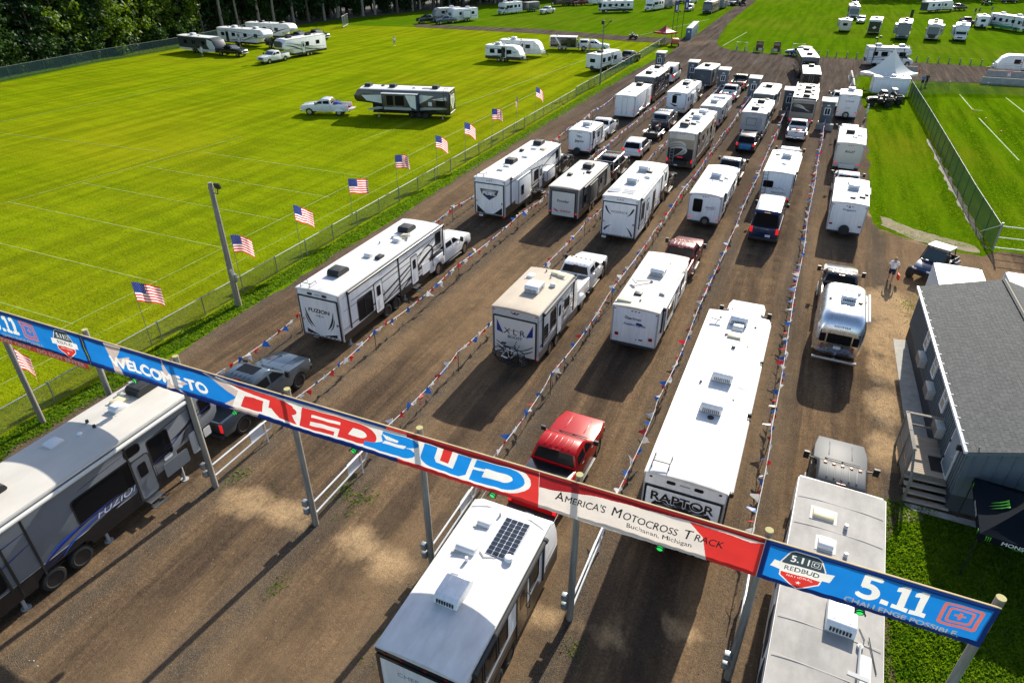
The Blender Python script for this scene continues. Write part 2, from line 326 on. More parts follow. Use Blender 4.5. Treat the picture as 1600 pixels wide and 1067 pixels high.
STR_X = [(-23.35, -24.4, 115), (-18.72, -17.9, 108), (-13.85, -12.7, 103), (-8.88, -8.0, 98), (-3.78, -3.1, 91.5), (1.12, 1.35, 86.5)]    # bunting lines: x at the gantry, x at the booth, y of the booth
def str_x(i, y): a, b, ye = STR_X[i]; return a + (b - a) * (y - 13.3) / (ye - 13.3)
def dirt_sheet():
    left = [(-28.5, -40), (-28.6, 11), (-28.0, 20), (-28.3, 35), (-28.1, 40), (-28.6, 52), (-28.8, 72), (-29.0, 89), (-28.6, 108), (-28.1, 122), (-27.3, 136), (-28.2, 149.5), (-39, 148.8), (-61, 153.2), (-92.6, 152.9), (-97, 158.8), (-64.2, 161), (-41.2, 157), (-29.4, 157.2), (-27.6, 165), (-28.2, 185.6), (-30.2, 270), (-33, 330)]
    right = [(-27.8, 330), (-26.3, 271), (-24.7, 193), (-22, 158), (-20.4, 149), (-17.2, 144.2), (-12, 142.9), (-6.3, 142.2), (-1.6, 142.5), (30, 142.2), (90, 142.5), (90, 125), (21.9, 124.7), (12.2, 122.3), (5, 124.2), (4.4, 118), (5.6, 104), (5.85, 96.8), (5.85, 71), (5.6, 58.5), (6.2, 54.8), (8.2, 52.9), (10.5, 51.8), (12.5, 51.6), (14, 53), (17, 53.6), (60, 54), (60, 23.4), (7.9, 23.4), (6.1, 23.2), (5.75, 21.5), (5.6, 18), (5.7, 15), (5.4, 8), (5.5, -40)]
    pts = left + right; out = []; n = len(pts)
    for i in range(n):
        a, b = Vector(pts[i]), Vector(pts[(i + 1) % n]); step = .4 if max(a.y, b.y) < 100 else 1.0; k = max(1, int((b - a).length / step)); t = (b - a).normalized(); nn = Vector((-t.y, t.x))
        for j in range(k):
            q = a.lerp(b, j / k); w = noise.noise((q.x * .4, q.y * .4, 1.3)) + .7 * noise.noise((q.x * 1.7, q.y * 1.7, 5.5)); q = q + nn * w * .28; out.append(q)
    nb = len(out); inner = []
    y = -39.
    while y < 180:
        st = .62 if y < 60 else 1.4; xs = np.arange(-28, 40, st) if y < 155 else np.arange(-31, -20, st)
        for x in xs: inner.append(Vector((x + rng.uniform(-.2, .2) * st, y + rng.uniform(-.2, .2) * st)))
        y += st
    vs, es, fs, ov, oe, of = geometry.delaunay_2d_cdt(out + inner, [], [list(range(nb))], 1, 1e-4)
    me = bpy.data.meshes.new("dirt_lot"); me.from_pydata([(v.x, v.y, .03 if j < nb else .036 + .028 * noise.noise((v.x * 1.3, v.y * .16, 4)) + .016 * noise.noise((v.x * 3.1, v.y * .7, 9))) for j, v in enumerate(vs)], [], [f if geometry.normal(*[Vector((vs[i].x, vs[i].y, 0)) for i in f]).z > 0 else f[::-1] for f in fs])
    at = me.color_attributes.new("wear", 'FLOAT_COLOR', 'POINT'); col = np.zeros((len(vs), 4), np.float32)
    sand = [(-17.05, 13.1, 1.5), (-15.1, 13.3, 1.3), (-11.9, 13.2, 1.4), (-10.3, 12.9, 1.3), (-21.6, 13.3, .7), (-4.82, 13.0, 1.0), (-6.9, 13.2, 1.2), (-.5, 14.2, .8), (-2.5, 13.2, .9), (6.4, 41, 2.2), (7.0, 38.5, 1.8), (6.1, 33.5, 1.3), (5.9, 30, 1.3), (5.8, 26.5, 1.2), (6.9, 23.6, .7), (6, 36.5, 1.6), (7, 55.5, 1.3), (9, 53.6, 1.2), (6, 57.5, .8), (-24.6, 152, 3), (-22.5, 156, 2), (-27.5, 150, 1.5)]
    for i, v in enumerate(vs):
        x, y = v.x, v.y; tr = gr = 0.
        if -29 < x < 6.5 and y < 118:
            sx = [str_x(k, y) for k in range(6)] + [str_x(0, y) - 4.6, str_x(5, y) + 4.9]
            d = min(abs(x - q) for q in sx); gr = max(0, 1 - abs(d) / 1.1)
            ctr = [(str_x(k, y) + str_x(k + 1, y)) / 2 for k in range(5)] + [str_x(5, y) + 2.35, str_x(0, y) - 2.2]
            dc = min(abs(x - q) for q in ctr); tr = max(0, 1 - abs(dc - .05) / .55) * .55 + max(0, 1 - abs(dc - .95) / .45) * (.2 + .8 * max(0, noise.noise((x * .2, y * .03, 2)) + .5))
        elif y >= 118: tr = .25
        s = max([0] + [max(0, 1 - math.hypot((x - a) / 1.0, (y - b) / .7 if b < 20 else (y - b) / 1.6) / r) for a, b, r in sand])
        col[i] = (min(1, tr), gr, min(1, s * 1.8), smooth01((y - 30) / 85))
    at.data.foreach_set("color", col.ravel())
    m, N, L, p = nodes_of("packed_dirt"); tc = N.new("ShaderNodeTexCoord").outputs["Object"]; an = N.new("ShaderNodeAttribute"); an.attribute_name = "wear"
    sp = N.new("ShaderNodeSeparateColor"); L.new(an.outputs["Color"], sp.inputs[0])
    big = nz(N, L, tc, .16, 6, .65, (1, .35, 1)); streak = nz(N, L, tc, 1.3, 6, .7, (1, .06, 1)); grit = nz(N, L, tc, 11, 5, .8); peb = nz(N, L, tc, 38, 3, .8); blot = nz(N, L, tc, 1.1, 6, .7)
    c = ramp(N, L, grit, [(.3, (.118, .076, .044)), (.52, (.222, .147, .086)), (.72, (.345, .235, .142))])
    wide = nz(N, L, tc, .55, 6, .7, (1, .05, 1))
    c = mixc(N, L, mth(N, L, 'MULTIPLY', ramp(N, L, wide, [(.45, (0, 0, 0)), (.56, (1, 1, 1))]), .68), c, ramp(N, L, grit, [(.3, (.044, .033, .026)), (.7, (.10, .074, .055))]))
    c = mixc(N, L, mth(N, L, 'MULTIPLY', ramp(N, L, streak, [(.42, (0, 0, 0)), (.6, (1, 1, 1))]), .5), c, (.058, .042, .031))
    c = mixc(N, L, mth(N, L, 'MULTIPLY', ramp(N, L, big, [(.46, (0, 0, 0)), (.62, (1, 1, 1))]), .6), c, (.30, .20, .112))
    tr = mth(N, L, 'MULTIPLY', sp.outputs[0], ramp(N, L, blot, [(.36, (.2, .2, .2)), (.58, (1, 1, 1))]))
    c = mixc(N, L, mth(N, L, 'MULTIPLY', tr, .9), c, (.048, .037, .030))
    gv = ramp(N, L, peb, [(.36, (.045, .037, .030)), (.55, (.115, .095, .073)), (.74, (.27, .235, .19))])
    spk = ramp(N, L, peb, [(.32, (.62, .62, .62)), (.52, (1, 1, 1)), (.74, (1.5, 1.5, 1.5))])
    gf = mth(N, L, 'MULTIPLY', sp.outputs[1], ramp(N, L, blot, [(.3, (.25, .25, .25)), (.6, (.95, .95, .95))]))
    c = mixc(N, L, gf, c, gv)
    sf = ramp(N, L, mth(N, L, 'ADD', sp.outputs[2], mth(N, L, 'MULTIPLY', mth(N, L, 'SUBTRACT', nz(N, L, tc, 1.6, 7, .75, (1, .6, 1)), .5), 1.9)), [(.22, (0, 0, 0)), (1.0, (.85, .85, .85))])
    sf = mth(N, L, 'MULTIPLY', sf, ramp(N, L, sp.outputs[2], [(0, (0, 0, 0)), (.4, (1, 1, 1))]))
    c = mixc(N, L, sf, c, ramp(N, L, grit, [(.3, (.34, .225, .118)), (.7, (.60, .42, .24))]))
    fa = mth(N, L, 'MULTIPLY', an.outputs["Alpha"], .82)
    c = mixc(N, L, fa, c, ramp(N, L, streak, [(.36, (.044, .038, .035)), (.52, (.085, .073, .066)), (.68, (.145, .125, .11))]))
    c = mixc(N, L, 1.0, c, spk, 'MULTIPLY')
    L.new(c, p.inputs["Base Color"]); p.inputs["Roughness"].default_value = .95; p.inputs["Specular IOR Level"].default_value = 0
    b = N.new("ShaderNodeBump"); b.inputs["Strength"].default_value = 1; b.inputs["Distance"].default_value = .06
    L.new(mth(N, L, 'ADD', mth(N, L, 'ADD', mth(N, L, 'MULTIPLY', grit, .35), mth(N, L, 'MULTIPLY', peb, .6)), mth(N, L, 'ADD', mth(N, L, 'MULTIPLY', streak, 1.8), mth(N, L, 'MULTIPLY', blot, 1.4))), b.inputs["Height"]); L.new(b.outputs[0], p.inputs["Normal"])
    me.materials.append(m); me.update(); link("dirt_lot", me, kind="structure"); return m
DIRT = dirt_sheet()
# white lines sprayed on the fields
LINE = mat("sprayed_line", (.225, .285, .05), .85, var=.45, vscale=.9, col2=(.155, .21, .006))
LINEW = mat("sprayed_line_white", (.125, .225, .045), .8, var=.4, vscale=1.5, col2=(.08, .16, .02))
mb = MB()
def strip(a, b, w, z): 
    a, b = Vector((*a, z)), Vector((*b, z)); t = (b - a).normalized(); n = Vector((-t.y, t.x, 0)) * w / 2; mb.add([a - n, b - n, b + n, a + n], [(0, 1, 2, 3)], 0)
for y in (25.8, 31.7, 37.6, 20., 43.5, 49.4): strip((-36.0, y), (-62 + (y - 20) * .2, y + .15), .10, .016)
strip((-36, -5), (-36.6, 92), .10, .017); strip((-34.0, -5), (-33.2, 60), .08, .0175); strip((-62, 8), (-57, 56), .10, .018)
strip((-90, 22), (-86, 80), .10, .018); strip((-100, 45), (-60, 48), .1, .019); strip((-44, 60), (-38, 140), .1, .018)
link("field_markings", mb.mesh("field_markings", LINE, smooth=0, fix=False), kind="structure")
mb = MB()
for a, b in (((18.0, 113.9), (18.35, 103.5)), ((18.35, 103.5), (19.4, 103.4)), ((18.4, 98.6), (19.4, 79.6)), ((23.5, 114), (24.1, 104)), ((24.1, 104), (30, 103.6)), ((-18, 175), (-19.6, 150)), ((-30.5, 200), (-39, 160))): strip(a, b, .13, .017)
link("field_markings", mb.mesh("field_markings", LINEW, smooth=0, fix=False), kind="structure")
# loose stones, grass tufts
def stones(n, name, box, m, r0, r1, mask=None):
    P_ = []; k = 0
    xs = rng.uniform(box[0], box[1], n); ys = rng.uniform(box[2], box[3], n)
    if mask: keep = [mask(a, b) for a, b in zip(xs, ys)]; xs, ys = xs[keep], ys[keep]
    n = len(xs); r = rng.uniform(r0, r1, n); a = rng.uniform(0, 6.28, n); base = np.array([(1, 0, 0), (-1, 0, 0), (0, 1, 0), (0, -1, 0), (0, 0, .7), (0, 0, -.4)]); fc = np.array([(0, 2, 4), (2, 1, 4), (1, 3, 4), (3, 0, 4)])
    V = base[None] * r[:, None, None] * rng.uniform(.6, 1.3, (n, 6, 1)); ca, sa = np.cos(a)[:, None], np.sin(a)[:, None]
    V = np.stack([V[..., 0] * ca - V[..., 1] * sa + xs[:, None], V[..., 0] * sa + V[..., 1] * ca + ys[:, None], V[..., 2] + .022], -1)
    F = fc[None] + (np.arange(n) * 6)[:, None, None]
    me = bpy.data.meshes.new(name); me.from_pydata(V.reshape(-1, 3).tolist(), [], F.reshape(-1, 3).tolist()); me.materials.append(m); me.update(); return link(name, me, kind="stuff")
def string_mask(x, y):
    d = min(abs(x - str_x(k, y)) for k in range(6)); return rng.random() < max(.12, 1 - d / 1.2)
stones(30000, "gravel", (-28, 5.4, 5, 46), mat("gravel_stone", (.30, .27, .23), .85, var=.5, vscale=.9, col2=(.10, .085, .07)), .015, .042, string_mask)
stones(1800, "gravel", (5.2, 7.2, 24.5, 38), mat("pale_gravel", (.42, .38, .31), .85, var=.4, vscale=.9), .015, .05)
def tuft_mat(name, a, b, tr=.5):
    m, N, L, p = nodes_of(name); oi = N.new("ShaderNodeTexCoord").outputs["Object"]; n = nz(N, L, oi, 1.7, 4, .7); c = ramp(N, L, n, [(.35, a), (.65, b)])
    L.new(c, p.inputs["Base Color"]); p.inputs["Roughness"].default_value = .6; t = N.new("ShaderNodeBsdfTranslucent"); L.new(c, t.inputs[0]); mx = N.new("ShaderNodeMixShader"); mx.inputs[0].default_value = tr
    L.new(p.outputs[0], mx.inputs[1]); L.new(t.outputs[0], mx.inputs[2]); L.new(mx.outputs[0], N["Material Output"].inputs[0]); return m
T_LUSH = tuft_mat("lush_blades", (.07, .16, .003), (.16, .26, .006), .65); T_SUN = tuft_mat("sunny_blades", (.18, .245, .003), (.325, .39, .005), .7); T_GREEN = tuft_mat("green_blades", (.09, .18, .002), (.18, .28, .004), .7)
def tufts(name, xs, ys, m, h0, h1, w=.05, nb=3):
    n = len(xs); xs = np.repeat(xs, nb) + rng.normal(0, .05, n * nb); ys = np.repeat(ys, nb) + rng.normal(0, .05, n * nb); N_ = n * nb
    h = rng.uniform(h0, h1, N_); a = rng.uniform(0, 6.28, N_); lean = rng.uniform(.1, .9, N_) * h; wd = w * rng.uniform(.5, 1.3, N_); la = rng.uniform(0, 6.28, N_)
    z0 = np.full(N_, .008); A = np.stack([xs - np.cos(a) * wd, ys - np.sin(a) * wd, z0], -1); B = np.stack([xs + np.cos(a) * wd, ys + np.sin(a) * wd, z0], -1); T = np.stack([xs + np.cos(la) * lean, ys + np.sin(la) * lean, h], -1)
    V = np.stack([A, B, T], 1).reshape(-1, 3); F = np.arange(N_ * 3).reshape(-1, 3)
    me = bpy.data.meshes.new(name); me.from_pydata(V.tolist(), [], F.tolist()); me.materials.append(m); me.update(); return link(name, me, kind="stuff")
def scatter(n, x0, x1, y0, y1, f=None):
    xs = rng.uniform(x0, x1, n); ys = y0 + (y1 - y0) * rng.random(n) ** 1.5
    if f is not None: k = np.array([f(a, b) for a, b in zip(xs, ys)]); xs, ys = xs[k], ys[k]
    return xs, ys
tufts("verge_grass", *scatter(15000, -29.7, -28.0, 5, 120, lambda a, b: a < -28.25 + .35 * noise.noise((a, b * .6, 0))), T_LUSH, .05, .14)
tufts("field_grass", *scatter(60000, -64, -29.6, 8, 80, lambda a, b: rng.random() < (1 - max(0, (b - 45) / 40)) * min(1, (a + 66) / 18)), T_SUN, .02, .055, .035)
tufts("lawn_grass", *scatter(16000, 5.9, 14, 53, 112, lambda a, b: a < 13.4 - (b - 53) * .035 and rng.random() < 1.2 - (b - 53) / 60), T_GREEN, .02, .06, .04)
tufts("lawn_grass", *scatter(12000, 13, 22, 54, 110, lambda a, b: rng.random() < 1.1 - (b - 54) / 60), T_GREEN, .02, .07, .045)
tufts("yard_grass", *scatter(30000, 5.4, 12, 9, 23.4, lambda a, b: not (a > 6.6 and b < 14.2 + (a - 6.6) * .75) and not (a > 7.5 and b > 23)), T_LUSH, .03, .12, .045)
wx, wy = [], []
for cx_, cy_, r_, n_ in ((-16.6, 14.6, .6, 14), (-12.9, 15.2, .4, 60), (-13.1, 14.4, .4, 20), (-8.9, 10.2, .5, 60), (-13.9, 15.2, .4, 110), (-13.2, 10.6, .3, 40), (-18.4, 14.2, .35, 60), (-3.3, 12.3, .3, 50), (8, 39.5, .8, 80), (7.6, 41.6, .7, 120), (1.2, 11.8, .5, 80), (5.2, 22.5, .3, 40), (-9.0, 16.5, .4, 50)):
    q = rng.normal(0, r_ * .6, (n_, 2)); wx += list(cx_ + q[:, 0]); wy += list(cy_ + q[:, 1] * 1.6)
tufts("weeds", np.array(wx), np.array(wy), T_LUSH, .03, .12, .04)
SOIL = mat("bare_soil", (.21, .16, .09), .95, var=.4, vscale=1.6, bump=.5, bscale=18)
sheet("bare_soil", [(6.6, 14.2), (8.4, 15.2), (10.0, 16.6), (11, 17.6), (11, 14), (7, 12)], .025, SOIL, jit=.45, step=.25); sheet("bare_soil", [(5.7, 22.2), (6.9, 22.5), (7.0, 23.3), (5.8, 23.3)], .024, SOIL, jit=.15, step=.25)
sheet("bare_soil", [(6.3, 55.2), (8.4, 53.2), (10.8, 52.0), (12.6, 52.2), (12.2, 53.6), (10.5, 54.3), (8.6, 55.4), (6.6, 57.2)], .024, SOIL, jit=.35, step=.3)
sheet("mud_strip", [(12.9, 53.2), (13.3, 53.2), (12.6, 70), (12.0, 85), (11.75, 85), (12.1, 70)], .024, mat("wet_mud", (.07, .055, .04), .8, var=.4, vscale=1.5), jit=.25, step=.4)
# ------------------------------------------------------------------ recreational vehicles and trailers
AC_STYLES = {}
def ac_mesh(style):
    if style in AC_STYLES: return AC_STYLES[style]
    m = MB(); g = MB()
    if style == 'low':       # rounded shroud, black or white
        pr = [(-.5, .02), (-.52, .1), (-.46, .27), (-.36, .33), (.3, .33), (.48, .2), (.52, .08), (.5, .02)]
        m.prism(pr, .36); 
        for k in range(7): g.box((-.24 + k * .08, -.512, .17), (.045, .03, .12))
        for k in (-1, 1): m.box((k * .2, .0, .335), (.03, .6, .03))
        g.box((0, 0, .015), (.66, .96, .03))
    else:                    # boxy shroud with sloping lid and grille
        pr = [(-.48, .03), (-.49, .26), (-.40, .385), (.30, .385), (.5, .3), (.5, .03)]
        m.prism(pr, .38)
        for k in range(9): g.box((-.28 + k * .07, -.492, .155), (.03, .03, .15))
        for sx in (-1, 1):
            for k in range(5): g.box((sx * .384, -.2 + k * .1, .16), (.02, .05, .13))
        g.box((0, 0, .015), (.72, .94, .03))
    AC_STYLES[style] = (m.mesh("air_conditioner", WHITE, .022, 2, 22), g.mesh("grille", BLACKM if style == "low" else GREYG, smooth=0)); return AC_STYLES[style]
ACM = {}
class RV:
    def __init__(s, name, label, cat, loc, rz, L, W, H, z0=.5, nose='trailer', body=WHITE, roof=ROOFW, skirt=None, skirt_h=.45, axles=(), wr=.36, rim=ALLOY, group=None, crown=.07, cap=None, rail=True, detail=2):
        s.root = thing(name, label, cat, loc, rz, group); s.L, s.W, s.H, s.z0 = L, W, H, z0; s.crown = crown; s.detail = detail
        hw = W / 2; s.hw = hw; e = .004
        s.P = {'R': frame((0, 1, 0), (0, 0, 1), (hw, 0, 0)), 'L': frame((0, -1, 0), (0, 0, 1), (-hw, 0, 0)), 'B': frame((1, 0, 0), (0, 0, 1), (0, 0, 0)), 'F': frame((-1, 0, 0), (0, 0, 1), (0, L, 0)), 'T': frame((1, 0, 0), (0, 1, 0), (0, 0, H + .02))}
        def bottom(z, ys, ye, rr=.0):
            pts = [(ys, z)]
            ax = sorted(axles); k = 0
            while k < len(ax):
                j = k
                while j + 1 < len(ax) and ax[j + 1] - ax[j] < 2.6 * wr: j += 1
                a = wr + .09; h = 2 * wr + .1
                pts += [(ax[k] - a, z), (ax[k] - a * .9, z + (h - z) * .55), (ax[k] - a * .5, h)]
                pts += [(ax[j] + a * .5, h), (ax[j] + a * .9, z + (h - z) * .55), (ax[j] + a, z)]; k = j + 1
            return pts + [(ye, z)]
        if nose == 'trailer': fr = [(L, z0), (L + .02, z0 + .9), (L - .12, H - 1.0), (L - .4, H - .35), (L - .75, H - .06), (L - .95, H)]; top = L - .85
        elif nose == 'bullet': fr = [(L, z0), (L, z0 + .75), (L - .18, H - 1.15), (L - .55, H - .45), (L - 1.15, H - .08), (L - 1.5, H)]; top = L - 1.3
        elif nose == 'flat': fr = [(L, z0), (L + .04, z0 + .5), (L + .03, H - .5), (L - .05, H)]; top = L - .05
        elif nose == 'fifth':
            o = 2.3; fr = [(L - o - .1, z0), (L - o, z0 + .35), (L - o, z0 + 1.05), (L - .35, z0 + 1.2), (L - .1, z0 + 1.45), (L, z0 + 1.9), (L - .18, H - .7), (L - .5, H - .2), (L - .95, H)]; top = L - .85
        elif nose == 'classA': fr = [(L - .1, z0 - .05), (L, z0 + .2), (L, 1.15), (L - .2, H - .35), (L - .45, H - .05), (L - .8, H)]; top = L - .7
        elif nose == 'classC': fr = [(L - 2.2, z0), (L - 2.2, 1.75), (L - .75, 1.85), (L - .6, 2.1), (L - .75, H - .35), (L - 1.2, H)]; top = L - 1.1
        ye = fr[0][0]; s.top = top
        prof = [(0, H - .03), (0, z0 + .05)] + bottom(z0, .0, ye)[0:] + fr[1:]
        body_mb = MB().prism(prof, hw)
        s.body = part(s.root, "body", body_mb, body, .045, 2)
        if skirt:
            sk = [(-.006, z0 + skirt_h)] + bottom(z0 - .012, -.006, ye + .006) + ([(ye + .006, z0 + skirt_h)] if nose != 'fifth' else [(ye + .1, z0 + .34), (ye + .1, z0 + skirt_h)])
            part(s.root, "skirt", MB().prism(sk, hw + .006), skirt)
        # roof: crowned membrane over the whole top
        mb = MB(); nx = 10
        y0, y1 = -.03, top; rows = [y0, y0 + .08] + list(np.linspace(y0 + .6, y1 - .25, max(3, int(L / 2)))) + [y1]
        vs = []; ew = hw + .012
        for y in rows:
            d = -.05 if y in (rows[0], ) else 0
            for i in range(nx + 1):
                x = -ew + 2 * ew * i / nx; vs.append((x, y, H + .012 + crown * (1 - (x / ew) ** 2) + d * .4))
        nr = len(rows); fs = [(r * (nx + 1) + i, r * (nx + 1) + i + 1, (r + 1) * (nx + 1) + i + 1, (r + 1) * (nx + 1) + i) for r in range(nr - 1) for i in range(nx)]
        b = len(vs); per = list(range(nx + 1)) + [r * (nx + 1) + nx for r in range(1, nr)] + [(nr - 1) * (nx + 1) + i for i in range(nx - 1, -1, -1)] + [r * (nx + 1) for r in range(nr - 2, 0, -1)]
        vs += [(vs[i][0], vs[i][1], H - .05) for i in per]; n = len(per)
        fs += [(per[k], b + k, b + (k + 1) % n, per[(k + 1) % n]) for k in range(n)]
        mb.add(vs, fs); s.roof = part(s.root, "roof", mb, roof, smooth=40)
        if rail:
            r2 = MB()
            for sx in (-1, 1): r2.box((sx * (hw + .016), (y0 + y1) / 2, H - .05), (.03, y1 - y0, .07))
            part(s.root, "roof_trim", r2, rail if rail is not True else OFFW, smooth=0)
        for y in axles:
            for sx in (-1, 1): wheel(s.root, sx * (hw - .13), y, wr, .25, rim)
        if detail > 1:
            t_ = MB()
            for sx in (-1, 1):
                t_.box((sx * (hw + .002), .03, (z0 + H) / 2), (.02, .07, H - z0 - .1)); t_.box((sx * (hw - .03), -.003, (z0 + H) / 2), (.07, .02, H - z0 - .1))
            for z_ in ((z0 + .62), H - .3): t_.box((hw + .001, ye / 2, z_), (.012, ye - .15, .018)); t_.box((-hw - .001, ye / 2, z_), (.012, ye - .15, .018))
            part(s.root, "edge_moulding", t_, LGREY if body is not BLACKP else BLACKM, smooth=0)
        if axles and detail > 1:
            ch = MB(); ch.box((0, sum(axles) / len(axles), z0 - .07), (W * .7, 1.6, .12)); ch.box((0, L * .42, z0 - .03), (W * .8, L * .8, .08)); part(s.root, "chassis", ch, BLACKM, smooth=0)
    def zr(s, x): return s.H + .012 + s.crown * (1 - (x / (s.hw + .012)) ** 2)
    def uv(s, side, y): return -y if side == 'L' else y
    def win(s, side, y, z, w, h, r=.08, fm=None, glass=None, bars=0):
        M4 = s.P[side]; u = s.uv(side, y); fb = MB().ring(rrect(u, z, w + .06, h + .06, r + .03), rrect(u, z, w - .02, h - .02, r), M4, 0, .025)
        if bars:
            for k in range(bars): fb.plate(rrect(u - w / 2 + w * (k + 1) / (bars + 1), z, .03, h - .02, .005, 1), M4, .008, .014)
        o = part(s.root, "window", fb, fm or BLACKM, smooth=0)
        part(o, "pane", MB().plate(rrect(u, z, w, h, r), M4, .001, .008), glass or DGLASS, smooth=0)
    def panel(s, name, side, y, z, w, h, m, r=.05, d=.003, th=.02, label=None):
        u = s.uv(side, y); return part(s.root, name, MB().plate(rrect(u, z, w, h, r), s.P[side], d, th), m, label=label, smooth=0)
    def poly(s, name, side, pts, m, d=.004, th=.003):
        pts = [(s.uv(side, y), z) for y, z in pts]
        if side == 'L': pts = pts[::-1]
        return part(s.root, name, MB().plate(pts, s.P[side], d, th), m, smooth=0)
    def door(s, side, y, w=.66, h=1.85, m=None, glass=True, zb=None, handle=True):
        zb = s.z0 + .22 if zb is None else zb; M4 = s.P[side]; u = s.uv(side, y); zc = zb + h / 2
        d = part(s.root, "door", MB().plate(rrect(u, zc, w, h, .1), M4, .012, .02), m or WHITE, smooth=0)
        part(d, "door_frame", MB().ring(rrect(u, zc, w + .09, h + .09, .13), rrect(u, zc, w, h, .1), M4, 0, .03), BLACKM, smooth=0)
        if glass: part(d, "pane", MB().plate(rrect(u, zc + h * .2, w * .5, h * .33, .07), M4, .032, .008), DGLASS, smooth=0)
        if handle:
            hb = MB(); q = M4 @ Vector((u + w * .62, zc - .25, .07)); hb.tube([M4 @ Vector((u + w * .62, zc - .5, .01)), M4 @ Vector((u + w * .62, zc - .45, .09)), M4 @ Vector((u + w * .62, zc + .15, .09)), M4 @ Vector((u + w * .62, zc + .2, .01))], .018); part(d, "handle", hb, BLACKM)
    def steps(s, side, y, m=None):
        sx = 1 if side == 'R' else -1; mb = MB()
        for k in range(2): mb.box((sx * (s.hw + .12 + k * .2), y, s.z0 - .02 - k * .17), (.24, .62, .03))
        for e in (-.3, .3): mb.box((sx * (s.hw + .16), y + e, s.z0 - .06), (.4, .02, .1))
        part(s.root, "entry_step", mb, m or ALU, smooth=0)
    def stripes(s, rbs, m, sides='RL', d=.005, name="graphic"):
        for sd in sides:
            mb = MB()
            for a, b in rbs:
                f = -1 if sd == 'L' else 1; add_ribbon(mb, s.P[sd], ([(f * x, y) for x, y in a], [(f * x, y) for x, y in b]), d)
            part(s.root, name, mb, m, smooth=0, fix=False)
    def ac(s, x, y, m=None, style='box', rot=0.):
        m = m or WHITE; key = (style, m.name)
        if key not in ACM:
            a, g = ac_mesh(style); a = a.copy(); a.materials.clear(); a.materials.append(m); ACM[key] = (a, g if m is not BLACKM else g)
        a, g = ACM[key]; o = link("air_conditioner", a, s.root, (x, y, s.zr(x) - .01), rot); link("grille", g, o)
    def vent(s, x, y, m=None, w=.4, l=.4, h=.12, flange=True):
        z = s.zr(x); o = MB().prism([(-l / 2, 0), (-l / 2, h * .7), (-l * .3, h), (l * .3, h), (l / 2, h * .7), (l / 2, 0)], w / 2)
        q = part(s.root, "roof_vent", o, m or DOMEW, .025, 2, loc=(x, y, z - .005))
        if flange: part(q, "flange", MB().box((0, 0, .006), (w + .16, l + .16, .016)), SEAM, smooth=0)
    def stub(s, x, y, h=.12, r=.04, m=None): part(s.root, "plumbing_vent", MB().cyl((x, y, s.zr(x) - .02), (x, y, s.zr(x) + h), r, 8), m or GREYG)
    def antenna(s, x, y, l=.9, a=0.):
        z = s.zr(x); mb = MB(); c, t = math.cos(a), math.sin(a); mb.cyl((x, y, z), (x, y, z + .1), .08, 8); mb.tube([(x, y, z + .1), (x + c * l, y + t * l, z + .16)], .03, 5); mb.box((x + c * l, y + t * l, z + .17), (.12, .5, .05), rot=Matrix.Rotation(a, 3, 'Z')); part(s.root, "roof_antenna", mb, LGREY)
    def dish(s, x, y, r=.2): 
        mb = MB(); mb.add(*lathe([(s.zr(x), r * .8), (s.zr(x) + r * .55, r), (s.zr(x) + r * .95, r * .75), (s.zr(x) + r * 1.1, r * .2)], 'z', 12)); mb.v = [(a + x, b + y, c) if True else 0 for a, b, c in mb.v]; part(s.root, "satellite_dome", mb, WHITE)
    def lights(s, z=None, w=.16, h=.1, inset=.2, lit=False, r=0):
        z = z or s.z0 + .35
        for sx in (-1, 1): s.panel("tail_light", 'B', sx * (s.hw - inset), z, w, h, REDON if lit else REDL, r or .02, .003, .03)
    def markers(s, z=None, xs=(-.18, 0, .18)):
        z = z or s.H - .16
        for x in list(xs) + [-(s.hw - .12), s.hw - .12]: s.panel("marker_light", 'B', x, z, .1, .045, REDL, .015, .022, .02)
    def plate(s, x, z): s.panel("licence_plate", 'B', x, z, .32, .16, PLATE, .02, .004, .012)
    def bumper(s, m=None):
        part(s.root, "bumper", MB().box((0, -.12, s.z0 - .02), (s.W * .92, .12, .12)), m or BLACKM, .02)
    def ladder(s, x, m=None):
        mb = MB(); z1 = s.H + .08
        for e in (-.17, .17): mb.tube([(x + e, -.1, s.z0 + .3), (x + e, -.12, z1), (x + e, .18, z1 + .02)], .018, 5)
        z = s.z0 + .5
        while z < s.H: mb.tube([(x - .17, -.11, z), (x + .17, -.11, z)], .015, 5); z += .3
        part(s.root, "ladder", mb, m or ALU)
    def spare(s, x, z=None, cover=None, r=.34):
        z = z or s.z0 + .28
        if cover:
            mb = MB(); mb.add(*lathe([(0, r * .95), (.03, r), (.2, r), (.23, r * .9)], n=20)); mb.v = [(x + b, -.03 - a, z + c) for a, b, c in mb.v]; return part(s.root, "spare_wheel_cover", mb, cover)
        t, q = wheel_meshes(r, .22, ALLOY); o = link("spare_wheel", t, s.root, (x, -.13, z), R(90)); link("rim", q, o)
    def awning(s, side='R', y0=None, y1=None, m=None, z=None):
        sx = 1 if side == 'R' else -1; y0 = s.L * .15 if y0 is None else y0; y1 = s.L * .7 if y1 is None else y1; z = z or s.H - .16
        o = part(s.root, "awning", MB().cyl((sx * (s.hw + .085), y0, z), (sx * (s.hw + .085), y1, z), .075, 10), m or OFFW)
        for y in (y0 + .02, y1 - .02):
            a = MB(); a.box((sx * (s.hw + .045), y, z - (z - s.z0 - .6) / 2), (.06, .07, z - s.z0 - .5)); a.cyl((sx * (s.hw + .085), y - .05, z), (sx * (s.hw + .085), y + .05, z), .1, 10); part(o, "awning_arm", a, BLACKM)
